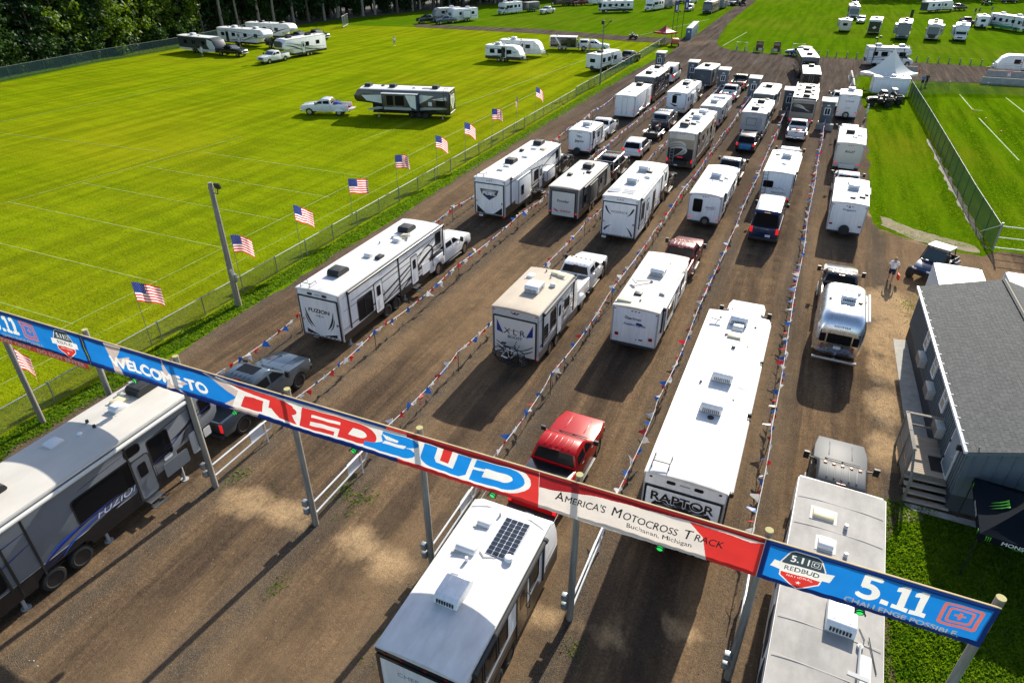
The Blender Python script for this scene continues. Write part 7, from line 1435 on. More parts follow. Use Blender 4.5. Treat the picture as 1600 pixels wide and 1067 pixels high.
part(v.root, "siding_seam", gr, LGREY, smooth=0); v.lights(.72, .2, .12, .14, True); v.plate(-.95, .62); v.panel("third_lamp", 'B', .0, 2.98, .3, .05, BLACKM, .02, .012, .015); v.markers(3.05)
v.awning('R', .5, 4.9, TAUPE, 3.0); v.win('R', 1.0, 1.75, .5, .75); v.win('R', 1.95, 2.05, .75, 1.0); v.door('R', 2.85, .62, 1.85); v.win('R', 3.95, 2.0, .7, .55); v.stripes(cadet(5.6, 3.2, 0), BLUEG); v.stripes(cadet(5.6, 3.2, 1) + cadet(5.6, 3.2, 2), GREYG, 'RL', .008); sg = MB()
for k in range(11): sg.box((1.253, 2.6, .95 + k * .2), (.012, 5.1, .014)); sg.box((-1.253, 2.6, .95 + k * .2), (.012, 5.1, .014))
part(v.root, "siding_seam", sg, LGREY, smooth=0)
v.ac(.05, 2.3); v.dish(.75, 3.1, .17); v.vent(-.75, 3.7, DOMEW, .32, .55, .12); v.vent(.35, 4.5, DOMEY, .4, .5, .14); v.vent(.75, 4.4, DOMEY, .4, .5, .14); v.stub(-.2, 4.55); v.stub(.3, 3.9, .08); v.hitch(1.1)
rk = part(v.root, "bicycle_rack", MB().box((0, -.45, .55), (.08, .9, .08)).box((.25, -.6, .6), (1.5, .06, .05)).box((.25, -.8, .6), (1.5, .06, .05)).box((0, -.62, 1.0), (.06, .06, .8)), BLACKM)
bicycle("white bicycle on the rack behind the blue-wedged beige-roofed trailer", (-11.2, 25.35, .62), R(-3), P_WHITE, "bicycles on racks"); bicycle("black bicycle on the rack, between the white bicycle and the trailer", (-11.45, 25.62, .64), R(2), P_BLACK, "bicycles on racks")
pickup("white dual-wheel pickup with a grey bed cover pulling the beige-roofed trailer", (-11.3, 32.2, .02), R(-1), P_WHITE, L=6.7, dually=True, cover=mat("bed_cover_grey", (.16, .17, .18), .5), clearance=True)
v = RV("travel_trailer", "dark taupe trailer with a pale ramp and red wing lettering", "camping trailer", (-15.9, 45.8, .02), 0, 8.6, 2.4, 2.78, .5, 'bullet', TAUPE, ROOFC, BLKG, .4, (3.1, 3.95), .36, ALLOY, LANES)
v.ramp(OFFW, BLACKM, .3, 2.45, False); v.text('B', 0, 1.75, "Prowler", .22, BLKG, d=.056, bold=.03, wfit=.95); v.text('B', .2, .98, "HONDA", .17, REDG, d=.056, bold=.03, wfit=.85); v.stripes([ribbon((-.78, 1.15), (-.6, 1.05), (-.45, .95), (-.35, .9), .02, .12, .02), ribbon((-.75, 1.02), (-.6, .98), (-.5, .92), (-.38, .88), .02, .08, .02)], REDG, 'B', .057, "emblem"); v.lights(.85, .14, .1, .16, True); v.markers(2.62)
v.win('R', 1.5, 1.65, .65, .6); v.win('R', 5.6, 1.8, .6, .5); v.door('R', 4.7, .64, 1.75, TAUPE); v.stripes(cadet(8.6, 2.78, 1), GREYG); v.stripes(cadet(8.6, 2.78, 0), LGREY, 'RL', .008); v.awning('R', 1, 7, BLKG, 2.62); v.slide('R', 3.1, 1.9, 1.75, 1.5, .25, TAUPE); sg = MB()
for k in range(10): sg.box((1.203, 4.2, .95 + k * .17), (.012, 8.2, .014)); sg.box((0, -.004, .95 + k * .17), (2.3, .02, .014))
part(v.root, "siding_seam", sg, CHAR, smooth=0); v.ac(.15, 5.4, BLACKM, 'low'); v.vent(-.55, 2.9, BLACKM, .35, .5, .16, False); v.vent(.6, 4.1, BLACKM, .35, .4, .14, False); v.stub(.35, 3.6, .12, .05, BLACKM); v.hitch()
pickup("black pickup with a silver ladder rack pulling the taupe trailer", (-15.9, 56.0, .02), 0, P_BLACK, rack=True)
car("small white suv behind the open motorcycle trailer", (-15.6, 64.5, .02), 0, P_WHITE, 'suv', L=4.8, W=1.95, H=1.68, lit=True)
t = thing("open_trailer", "low open trailer carrying two dark dirt bikes behind the grey capped pickup", "trailer", (-15.5, 72.1, .02)); part(t, "deck", MB().box((0, 1.35, .48), (1.6, 2.7, .07)), BLACKM); part(t, "side_rail", MB().tube([(-.8, 0, .52), (-.8, 0, .75), (-.8, 2.7, .75), (.8, 2.7, .75), (.8, 0, .75), (.8, 0, .52)], .035), ALU); part(t, "fender", MB().box((-1.0, 1.3, .72), (.3, 1.0, .05)).box((1.0, 1.3, .72), (.3, 1.0, .05)), ALU, .02); part(t, "ramp", MB().box((0, -.08, .62), (1.5, .06, .55)), BLACKM); part(t, "drawbar", MB().tube([(-.6, 2.7, .45), (0, 4.0, .42), (.6, 2.7, .45)], .045), BLACKM)
for sx in (-1, 1): wheel(t, sx * 1.0, 1.3, .3, .2); part(t, "tail_light", MB().box((sx * .95, -.02, .55), (.16, .05, .1)), REDL)
motorcycle("dark dirt bike on the open trailer, left one", (-15.9, 72.5, .53), R(4), P_BLACK, "dirt bikes on the open trailer"); motorcycle("dark dirt bike with red plastics on the open trailer, right one", (-15.15, 72.55, .53), R(-3), P_RED, "dirt bikes on the open trailer")
pickup("slate grey pickup with a white-topped bed cap pulling the open trailer", (-15.55, 76.3, .02), 0, P_GREY, cap=P_GREY, H=1.9)
v = RV("fifth_wheel_trailer", "white trailer with a narrow rear window and beige lower rear, ahead of the capped pickup", "camping trailer", (-15.6, 84.8, .02), R(-1), 9.5, 2.4, 2.72, .5, 'fifth', WHITE, ROOFW, CREAM, .5, (3.4, 4.3), .36, ALLOY, LANES)
v.win('B', -.2, 1.95, .5, .85, .06); v.poly("graphic", 'B', [(-.8, 1.5), (-.1, 1.1), (.3, 1.2)], BLKG); v.lights(1.0, .16, .1, .2); v.text('B', .1, 2.5, "CAMEO", .1, BLKG, d=.01) if False else None; v.panel("rear_cap", 'B', .1, 2.5, .8, .12, BLKG, .03, .003, .01); v.panel("plate_holder", 'B', .0, .8, .5, .3, WHITE, .03); [v.win('R', y, 1.8, .6, .55) for y in (1.5, 2.9, 5.3, 7.2)]; v.door('R', 6.2); v.stripes(cadet(9, 2.7, 2), LGREY); v.ac(-.1, 6.4, WHITE); v.ac(-.05, 5.3, BLACKM, 'low'); v.vent(.6, 3.0, BLACKM); v.vent(.5, 8.0, BLACKM); v.vent(.4, 4.2); v.slide('R', 3.9, 1.8, 1.6, 1.3, .25)
pickup("dark pickup mostly hidden ahead of the white trailer with a narrow rear window", (-15.5, 93.2, .02), 0, P_BLACK)
v = RV("travel_trailer", "dark grey toy hauler with a pale bird outline on its ramp", "camping trailer", (-15.65, 103, .02), R(-3), 6.4, 2.45, 2.7, .5, 'trailer', GREYF, ROOFW, BLKG, .3, (2.4, 3.2), .36, ALLOY, LANES)
v.ramp(mat("ramp_slate", (.075, .095, .115), .4), BLACKM, .12, 2.45); v.stripes([ribbon((-.3, 2.0), (-.1, 1.8), (.1, 1.6), (.5, 1.7), .01, .06, .01), ribbon((-.1, 2.05), (.05, 1.8), (.15, 1.7), (.35, 1.62), .01, .05, .01), ribbon((-.45, 1.5), (-.1, 1.45), (.1, 1.4), (.5, 1.5), .01, .04, .01)], LGREY, 'B', .056, "emblem"); v.win('R', 1.5, 1.8, .8, .6); v.door('R', 3.8, .65, 1.7, GREYF); v.stripes(cadet(6.4, 2.7, 0), BLKG); v.ac(0, 2.6, BLACKM, 'low'); v.vent(-.2, 4.4, BLACKM); v.hitch(); v.awning('R', 1, 5, BLACKM, 2.6); v.lights()

# lane 3
v = RV("fifth_wheel_trailer", "white fifth wheel with black claw strokes at its ramp corners", "camping trailer", (-10.95, 43.5, .02), 0, 9.8, 2.55, 3.45, .55, 'fifth', WHITE, ROOFW, BLKG, .1, (3.6, 4.5), .38, ALLOY, LANES)
v.ramp(WHITE, BLACKM, .13); v.text('B', 0, 2.4, "WOLFPACK", .17, GREYG, d=.056, bold=.02, shear=.1, wfit=1.2)
v.stripes([ribbon((-1.0, 2.75), (-.9, 2.5), (-.8, 2.3), (-.55, 2.15), .12, .16, .0), ribbon((1.0, 2.75), (.9, 2.5), (.8, 2.3), (.55, 2.15), .12, .16, .0), ribbon((-1.02, 1.0), (-.9, 1.2), (-.75, 1.3), (-.5, 1.42), .12, .14, .0), ribbon((1.02, .75), (.92, 1.0), (.8, 1.2), (.55, 1.4), .12, .14, .0)], BLKG, 'B', .058); v.lights(.62, .14, .1, .16); v.plate(-1.0, .45); v.markers()
v.win('R', 1.6, 2.1, .75, 1.3); v.door('R', 4.9, .68, 1.85, BLACKP); v.door('R', 3.0, .66, 1.8); v.win('R', 8.7, 2.6, .5, .7); v.awning('R', .6, 7.2, OFFW, 3.3); v.stripes(cadet(9, 3.4, 2), GREYG); v.ac(-.05, 3.4, WHITE, 'box', R(0)); v.ac(.0, 6.6); v.vent(.65, 5.0, DOMEW, .4, .7, .16); v.vent(.5, 6.2, BLACKM)
for x in (-.75, .25):
    v.panel("solar_panel", 'T', x, 1.15, .85, .9, mat("solar_cells", (.30, .31, .33), .2, coat=.5), .01, .04, .03)
    fl = MB()
    for k in range(3): fl.box((x, .78 + k * .37, v.H + .1), (.85, .02, .012))
    part(v.root, "panel_frame", fl, ALU, smooth=0)
pickup("dark pickup pulling the trailer with black claw strokes", (-10.9, 52.6, .02), 0, P_BLACK, clearance=True)
m = motorhome("tan and black motorhome with big rear swirls and a ladder", (-10.55, 62.6, .02), R(-1.2), 10.6, 2.55, 3.55, TANG, ROOFW, BROWN, [(0, BLKG), (3, CREAM), (1, GREYG)], acs=0, lit=True)
m.panel("rear_panel", 'B', 0, 1.55, 2.3, 1.15, BLKG, .1, .004, .02); mb = MB()
for k, mm in enumerate((CREAM, LGREY, CREAM)):
    mb = MB(); add_ribbon(mb, m.P['B'], ribbon((-1.0, 2.5 - k * .25), (.2, 3.0 - k * .25), (1.2, 2.4 - k * .2), (-.6 + k * .3, 1.3 + k * .1), .05, .3, .02), .03 + k * .003); part(m.root, "swirl_graphic", mb, mm, smooth=0, fix=False)
m.panel("rear_cap", 'B', 0, 3.2, 2.3, .5, CREAM, .1, .02, .02); m.ladder(-.75, LGREY); part(m.root, "brake_lamp", MB().box((0, -.03, 1.32), (.5, .03, .05)), REDON)
m.ac(-.3, 2.1, BLACKM, 'box'); m.ac(.1, 5.8, WHITE); m.ac(.2, 8.2, WHITE); m.vent(-.5, 4.2, BLACKM, .4, .6, .2, False); m.vent(.3, 3.2, BLACKM, .5, .5, .16); m.vent(-.6, 7.4, BLACKM, .4, .5, .2)
mb = MB(); add_ribbon(mb, m.P['R'], ribbon((6.5, .9), (8.5, 1.2), (9.5, 2.4), (7.6, 2.8), .1, .5, .05), .02); add_ribbon(mb, m.P['R'], ribbon((3.0, .9), (5.5, 1.2), (6.5, 2.0), (4.6, 2.6), .05, .35, .05), .022); part(m.root, "swirl_graphic", mb, CREAM, smooth=0, fix=False)
v = RV("travel_trailer", "small silver-grey trailer behind the white loaded pickup", "camping trailer", (-10.7, 79.8, .02), R(-1), 8.2, 2.3, 2.5, .5, 'bullet', LGREY, ROOFW, None, .3, (2.6, 3.4), .36, ALLOY, LANES)
v.lights(.8, .16, .12, .2, True); v.markers(); v.ac(0, 2.0); v.vent(.4, 3.4); v.vent(-.3, 4.4); v.win('R', 1.3, 1.7, .7, .6); v.door('R', 3.9); v.hitch(); v.panel("roof_pod", 'T', .1, 4.9, 1.4, .9, WHITE, .15, .05, .22); v.stub(-.4, .6, .1); v.spare(.5, .6)
pickup("white pickup with a loaded bed ahead of the silver-grey trailer", (-10.95, 94.6, .02), R(-2), P_WHITE, cargo=True, lit=True)
pickup("black pickup with lit red lamps between two ticket booths", (-10.75, 103.2, .02), R(-3), P_BLACK, lit=True, cargo=True)

# lane 4 (red pickup lane)
v = RV("travel_trailer", "white trailer with a solar panel at the bottom of the view, behind the red pickup", "camping trailer", (-6.25, 8.35, .02), R(-.5), 6.6, 2.6, 3.05, .55, 'trailer', WHITE, ROOFW, BLKG, .75, (1.9, 2.8), .36, DRIM, LANES, .13)
v.ramp(WHITE, BLACKP, .12, 2.7, False, .12); v.text('B', 0, 2.28, "CHEROKEE", .17, LGREY, d=.056, bold=.01, wfit=1.35); v.text('B', .2, 2.08, "BLACK LABEL", .09, BLKG, d=.056, bold=.02, wfit=.7) if False else None; v.text('B', -.1, 1.7, "WOLF PUP", .2, BLKG, d=.056, bold=.03, shear=.1, wfit=1.2)
v.panel("rear_trim", 'B', 0, 2.93, 2.62, .16, BLACKP, .02, .004, .03)
for x in (-1.0, -.5, .2, .8): v.panel("marker_light", 'B', x, 2.93, .09, .05, REDL, .02, .036, .02)
for y, w in ((.55, .8), (1.45, .7), (2.25, .55)): v.win('R', y, 2.05, w, .9, .06)
v.door('R', 3.55, .7, 1.9, BLACKP, True, .7, True); v.win('R', 4.5, 2.1, .7, .8, .06); v.panel("graphic_block", 'R', 5.2, 1.9, .5, 1.5, WHITE, .02, .01, .006); v.panel("graphic_block", 'R', 4.5, 1.9, .7, 1.9, BLKG, .02, .004, .004); v.panel("graphic_block", 'R', 1.0, 2.1, 2.2, 1.2, BLKG, .02, .003, .003); v.panel("graphic_block", 'R', 2.95, 2.1, .3, 1.2, WHITE, .02, .008, .006)
v.awning('R', .4, 5.2, BLACKM, 2.9); v.stripes([ribbon((.1, 1.35), (2, 1.4), (4, 1.5), (6.3, 1.6), .14, .14, .14)], WHITE, 'RL', .012)
v.ac(-.15, 2.15, WHITE, 'low'); v.vent(-.55, 3.75, DOMEW, .62, .45, .18); v.vent(-.5, 4.85, DOMEW, .42, .36, .14); v.stub(-.35, 3.3, .16, .05, WHITE); v.stub(-.2, 5.3, .12, .04, LGREY); v.dish(.75, 3.85, .15)
M4 = v.P['T'].copy(); M4.translation.z += .06; M4.translation.x += .42; M4.translation.y += 4.55; sp2 = part(v.root, "solar_panel", MB().plate(rrect(0, 0, .82, 1.55, .01, 1), M4, .04, .035), ALU, smooth=0)
SC = mat("solar_black", (.012, .018, .03), .15, coat=.6)
for i in range(4):
    for j in range(9): part(sp2, "solar_cell", MB().plate(rrect(-.3 + i * .2, -.68 + j * .17, .185, .155, .02, 1), M4, .076, .003), SC, smooth=0)
part(v.root, "roof_cable", MB().tube([(-.15, 3.75, v.zr(0) + .02), (.05, 3.6, v.zr(0) + .02), (.35, 3.75, v.zr(0) + .02), (.4, 3.85, v.zr(0) + .06)], .012, 4), BLACKM); v.panel("roof_seam", 'T', 0, 5.55, 2.5, .03, SEAM, .01, .09, .006); v.lights(.9, .14, .12, .14); v.hitch(1.1)
pickup("glossy red pickup with a black bed cover, partly behind the banner", (-6.5, 16.6, .02), R(-2), P_RED, cover=BLACKP, lit=True, L=5.7, H=1.95, tow_mirrors=False)
v = RV("travel_trailer", "plain white trailer with a blue script logo and a flat grey-white roof", "camping trailer", (-6.2, 29.8, .02), R(-.5), 7.4, 2.4, 2.62, .5, 'flat', WHITE, ROOFC, None, .3, (2.7, 3.5), .36, ALLOY, LANES, .06)
v.text('B', -.1, 2.02, "Coachmen", .16, BLKG, d=.01, bold=.02, shear=.2, wfit=.85); v.stripes([ribbon((-.55, 2.15), (-.4, 2.05), (-.3, 2.0), (-.2, 2.0), .01, .05, .01), ribbon((-.6, 2.05), (-.45, 2.0), (-.4, 1.98), (-.3, 1.92), .01, .03, .01)], BLKG, 'B', .01, "emblem"); v.poly("emblem", 'B', [(.05, 1.72), (.3, 1.66), (.45, 1.72), (.35, 1.8), (.1, 1.82)], BLUEG, .01); v.text('B', 0, 1.65, "Freedom Express", .13, BLUEG, d=.016, bold=.02, shear=.3, wfit=1.15)
v.lights(.98, .2, .17, .3, False); v.markers(2.45); v.bumper(); v.plate(-.92, .78); v.panel("outlet_box", 'B', .45, .82, .5, .3, WHITE, .03); v.panel("vent_grille", 'B', .4, .85, .2, .1, GREYG, .01, .024, .01); v.panel("outlet_box", 'B', .15, .82, .06, .06, GREYG, .01)
v.win('R', 1.2, 1.75, .6, .9); v.win('R', 3.0, 1.75, 1.2, .75); v.door('R', 4.6, .64, 1.75); v.win('R', 6.1, 1.75, .7, .6); v.stripes(cadet(7.2, 2.6, 2), BROWN); v.awning('R', .8, 5.5, WHITE, 2.45); v.slide('R', 2.3, 2.4, 1.65, 1.4, .12, WHITE, [(2.3, 1.75, 1.4, .7)])
v.ac(.05, 4.5); v.vent(-.75, .55, DOMEY, .75, .42, .1); v.vent(-.3, 1.5, BLACKM, .4, .4, .1, False); v.vent(.85, 2.0, LGREY, .28, .3, .12); v.stub(.0, .8, .08, .05); v.antenna(.0, 3.2, 1.0, R(215)); v.stub(.4, 5.9, .05, .03); v.hitch()
pickup("maroon pickup pulling the blue-script white trailer", (-6.05, 37.4, .02), R(-1), P_MAROON, L=6.7, clearance=True)
v = RV("travel_trailer", "white round-roofed trailer with a tall rear window and a spare wheel", "camping trailer", (-6.0, 49.1, .02), R(-.5), 9.0, 2.35, 2.56, .5, 'bullet', WHITE, ROOFW, None, .3, (3.4, 4.2), .36, ALLOY, LANES, .12)
v.win('B', -.5, 1.7, .62, .95, .08); v.text('B', .4, 1.62, "PREMIER", .13, GREYG, d=.01, bold=.02, shear=.2, wfit=.62); v.stripes([ribbon((.1, 1.48), (.4, 1.5), (.7, 1.45), (.85, 1.62), .005, .04, .01), ribbon((.85, 1.62), (.8, 1.78), (.6, 1.75), (.45, 1.76), .01, .03, .005)], GREYG, 'B', .01, "emblem"); v.spare(.2, .62); v.lights(.75, .12, .12, .16, True, .05); v.markers(2.42); v.bumper()
v.win('R', 2.2, 1.7, .8, .6); v.door('R', 5.5, .64, 1.75); v.win('R', 6.8, 1.7, .7, .6); v.stripes(cadet(9, 2.5, 2), LGREY); v.awning('R', 1.2, 6.5, WHITE, 2.4); v.ac(.0, 4.4); v.vent(.5, 3.5, DOMEW, .3, .3); v.vent(.75, 4.3, DOMEW, .3, .3); v.stub(-.1, 2.4, .1, .03, BLACKM); v.stub(-.1, 3.0, .1, .03, BLACKM); v.hitch()
pickup("dark grey pickup with wide mirrors pulling the round-roofed white trailer", (-5.95, 59.3, .02), R(-2), P_GREY)
s_ = car("black suv with a blue cargo bag on its rear hitch", (-5.65, 71.0, .02), R(-1), P_BLACK, 'suv', L=4.9, W=1.95, H=1.75, lit=True); t = thing("cargo_bag", "bright blue cargo bag strapped behind the black suv", "bag", (-5.65, 70.72, .62)); part(t, "bag_body", MB().box((0, 0, .2), (1.15, .42, .42)), mat("bag_blue", (.02, .16, .42), .6), .06); part(t, "strap", MB().box((-.3, -.005, .2), (.06, .44, .44)).box((.3, -.005, .2), (.06, .44, .44)), mat("strap_green", (.05, .35, .2), .6)); part(s_, "hitch_rack", MB().box((0, -.25, .58), (1.2, .55, .06)), BLACKM)
m = motorhome("grey motorhome with a square rear window and ladder ahead of the black suv", (-5.75, 76.4, .02), R(-1.5), 8.3, 2.45, 2.95, LGREY, ROOFW, GREYF, [(2, CHAR)], acs=0, rearwin=False, nose='classC', ladder=True)
m.win('B', -.15, 2.0, .95, .7, .06); m.ac(-.1, 1.3, BLACKM, 'low'); m.ac(.0, 5.2, BLACKM, 'low'); m.vent(-.1, 3.2, BLACKM, .4, .4, .16); m.vent(.45, 2.6)
v = RV("travel_trailer", "white trailer with a dark upper rear band and black roof units, beside a ticket booth", "camping trailer", (-5.85, 86.9, .02), R(-2), 8.0, 2.35, 2.95, .5, 'trailer', CHAR, ROOFW, WHITE, 1.4, (2.9, 3.7), .36, ALLOY, LANES)
v.ac(0, 4.4, BLACKM, 'low'); v.vent(-.5, 4.0, BLACKM); v.vent(.2, 6.3, BLACKM); v.win('R', 1.6, 2.1, .8, .6); v.win('R', 5.5, 2.1, .8, .6); v.door('R', 3.6); v.lights(); v.win('B', 0, 2.2, 1.2, .55); v.hitch(); v.stripes(cadet(8, 2.9, 2), LGREY); v.awning('R', 1, 6, OFFW, 2.8)

# lane 5
v = RV("fifth_wheel_trailer", "very long white fifth wheel with a black oval logo on its ramp, behind the banner", "camping trailer", (-1.3, 16.9, .02), R(-.3), 13.0, 2.65, 3.76, .6, 'fifth', WHITE, ROOFW, BLKG, .4, (4.6, 5.6), .4, ALLOY, LANES, .08)
v.ramp(WHITE, BLACKP, .12, 3.2); v.poly("emblem", 'B', circ(0, 2.42, 1.0, 24, .5), BLKG, .056); v.poly("emblem", 'B', circ(0, 2.4, .78, 24, .32), CHAR, .060); v.poly("emblem", 'B', circ(0, 2.42, .42, 20, .2), BLKG, .064)
v.text('B', 0, 2.88, "RAPTOR", .42, WHITE, d=.070, bold=.07, wfit=2.16); v.text('B', 0, 2.88, "RAPTOR", .38, BLKG, d=.074, bold=.03, wfit=2.08)
mb = MB()
for k in range(14): a = k * math.pi / 7; add_ribbon(mb, v.P['B'], ribbon((.42 * math.cos(a), 2.4 + .2 * math.sin(a)), (.5 * math.cos(a + .2), 2.4 + .24 * math.sin(a + .2)), (.65 * math.cos(a + .2), 2.4 + .3 * math.sin(a + .2)), (.9 * math.cos(a + .1), 2.4 + .42 * math.sin(a + .1)), .0, .05, .01), .067)
part(v.root, "emblem", mb, LGREY, smooth=0, fix=False); v.text('B', 0, 2.1, "VELOCITY", .14, WHITE, d=.07, bold=.03, wfit=1.1); v.poly("emblem", 'B', [(-.35, 1.98), (.35, 1.98), (0, 1.6)][::-1], BLKG, .058); scoops(v); roof_rail(v, -.9, .25); v.panel("rear_cap", 'B', 0, 3.5, 2.6, .4, WHITE, .04, .004, .014)
for x in (-1.12, 1.12): v.panel("marker_light", 'B', x, 3.62, .09, .06, BLACKM, .02, .02, .02)
v.awning('R', .2, 4.4, OFFW, 3.55); v.awning('R', 4.7, 8.4, OFFW, 3.55); v.awning('R', 8.6, 12.2, OFFW, 3.55); v.win('R', 2, 2.2, 1.2, 1.0); v.door('R', 5.2); v.win('R', 7, 2.3, 1.4, .9); v.door('R', 9.4); v.stripes(cadet(13, 3.76, 0), BLKG); v.win('L', 3, 2.2, 1.2, 1.0); v.win('L', 8, 2.2, 1.6, 1.0)
v.ac(.1, 4.3); v.ac(.15, 6.5); v.ac(.1, 11.4); v.vent(.15, 10.6, DOMEW, .45, .4, .2, False); v.vent(.1, 9.9, DOMEY, .55, .5, .1); v.stub(-.25, 9.9, .08, .06); v.stub(.2, 8.9, .1, .08, BLACKM); v.stub(-.6, 5.8, .1, .05); v.stub(.85, 11.1, .06, .05, BLACKM); v.stub(.75, 9.3, .05, .03); v.antenna(-.75, 11.4, .5, R(260)); v.stub(.15, 3.6, .03, .12, BLACKM); v.stub(.75, 5.1, .04, .04, GREYG); v.lights(.9, .14, .2, .14)
mb = MB(); mb.box((.9, 6.0, v.H + .07), (.6, .03, .01)); mb.box((.85, 8.0, v.H + .07), (.02, 2.2, .01)); part(v.root, "roof_seam", mb, SEAM, smooth=0)
pickup("white pickup just visible beyond the roof of the very long white trailer", (-1.15, 30.0, .02), 0, P_WHITE, clearance=True)
car("dark blue van with a sunlit roof, lights on", (-1.5, 47.4, .02), R(-.5), P_BLUE, 'van', L=5.9, W=2.08, H=2.5, lit=True, roof=P_WHITE)  # white roof panel paints in the sun's glare on a glossy dark roof
v = RV("travel_trailer", "white trailer with a mountain logo, ladder and a flag-print wheel cover", "camping trailer", (-1.55, 56.3, .02), R(-1), 7.6, 2.35, 2.75, .5, 'trailer', WHITE, ROOFW, BLKG, .12, (2.7, 3.5), .36, ALLOY, LANES)
v.win('B', -.65, 1.75, .72, .5, .08); v.text('B', .25, 1.12, "NORTHWEST", .12, BLKG, d=.01, bold=.01, wfit=1.1); v.stripes([ribbon((-.45, 1.3), (-.1, 1.55), (.0, 1.6), (.12, 1.35), .01, .04, .01), ribbon((.05, 1.4), (.25, 1.62), (.35, 1.55), (.75, 1.3), .01, .05, .01)], BLKG, 'B', .01, "emblem"); v.text('B', .35, .88, "UR", .2, BLKG, d=.01, wfit=.25); v.ladder(-.95, BLACKM); v.lights(.7, .15, .13, .16, True)
sc = v.spare(-.2, .55, mat("cover_navy", (.05, .04, .08), .6)); q = MB()
for k in range(6): q.box((.02 - .2, -.272, .32 + k * .085), (.5 if 0 < k < 5 else .3, .01, .04))
part(sc, "cover_stripe", q, REDG, smooth=0); v.ac(.15, 4.6); v.vent(.15, 2.3, DOMEW, .35, .35); v.vent(-.6, 6.3, OFFW, .6, .3, .06); v.vent(-.6, 5.0, DOMEY, .35, .35); v.vent(.3, 6.0, BLACKM, .4, .5, .1); v.win('R', 1.5, 1.75, .7, .6); v.door('R', 4.2); v.stripes(cadet(7.6, 2.7, 1), GREYG); v.awning('R', 1, 6, OFFW, 2.6); v.hitch()
pickup("white pickup pulling the mountain-logo trailer", (-1.35, 65.0, .02), 0, P_WHITE)
pickup("white pickup with an open loaded bed behind the white-roofed bus", (-1.3, 77.4, .02), R(-.5), P_WHITE, L=5.8, cargo=True)
m = motorhome("tan bus motorhome with a black railed white roof and lit red lamps", (-1.3, 83.9, .02), R(.5), 10.8, 2.5, 3.2, TANG, ROOFW, BROWN, [(0, BLKG), (3, CREAM)], acs=0, lit=True); m.panel("rear_panel", 'B', 0, 2.35, 2.3, .95, BLKG, .1, .02, .02); mb = MB()
for k in range(3): add_ribbon(mb, m.P['B'], ribbon((-1.0, 2.7 - k * .1), (-.3, 2.75 - k * .15), (.2, 2.5 - k * .1), (.5 + k * .2, 2.0), .02, .14, .01), .045 + k * .002)
part(m.root, "swirl_graphic", mb, CREAM, smooth=0, fix=False); mb = MB()
for sx in (-1, 1): mb.box((sx * 1.2, 5, 3.33), (.08, 9.8, .22))
mb.box((0, .1, 3.33), (2.4, .08, .2)); part(m.root, "roof_parapet", mb, BLACKM, smooth=0)
for y in (1.6, 4.2, 6.8): m.ac(.15, y, BLACKM, 'low')
for x, y in ((-.8, 2.4), (.75, 3.3), (.75, 5.6), (-.8, 5.4), (.7, 8.3), (-.8, 8.6)): m.vent(x, y, BLACKM, .36, .5, .14, False)
cargo("black cargo trailer with a white roof turning out past the booths", (-1.35, 106.2, .02), R(4), 7.4, 2.35, 2.55, BLACKP, ROOFW, BLACKM, lit=False)
m = motorhome("black bus motorhome with a white roof, pulling the black cargo trailer", (-2.2, 117.0, .02), R(8), 9.8, 2.5, 3.2, BLACKP, ROOFW, BLACKP, [(1, CHAR)], acs=2); m.dish(-.3, 8, .25)

# lane 6
v = RV("fifth_wheel_trailer", "long trailer with a weathered grey roof in the right lane, under the banner", "camping trailer", (2.98, 8.6, .02), R(-2.4), 11.55, 2.6, 3.2, .55, 'fifth', WHITE, ROOFG, None, .3, (4.4, 5.3), .36, ALLOY, LANES, .04)
for y, w in ((3.6, .8), (5.2, 1.3), (7.6, .9), (9.6, .8)): v.win('L', y, 1.9, w, .8)
v.stripes(cadet(11, 3.2, 1), GREYG); v.ac(.25, 5.25, WHITE, 'low'); v.vent(-.45, 9.1, DOMEY, .62, .45, .1); v.vent(-.3, 7.85, DOMEW, .42, .45, .16); v.stub(.2, 8.8, .16, .06, LGREY); v.stub(.25, 7.6, .16, .06, LGREY); v.antenna(.75, 4.6, 1.0, R(-92)); v.panel("patch", 'T', .9, 3.9, .25, 1.0, OFFW, .02, .05, .01); part(v.root, "roof_cable", MB().tube([(.72, 5.2, v.zr(.7) + .02), (.85, 4.9, v.zr(.7) + .02), (.8, 4.5, v.zr(.7) + .02)], .012, 4).tube([(.95, 5.0, v.zr(.9) + .05), (1.15, 4.0, v.zr(1.1) + .02)], .014, 4), CHAR); sm = MB()
for k in range(8): sm.box((0, 1 + k * 1.25, v.H + .055), (2.5, .03, .004))
part(v.root, "roof_seam", sm, mat("seam_grey", (.41, .395, .37), .8), smooth=0); v.lights(); v.jacks((1, 9)); v.door('R', 7)
pickup("silver pickup with amber roof lamps pulling the grey-roofed trailer", (3.62, 19.0, .02), R(-2), P_SILVER, clearance=True)
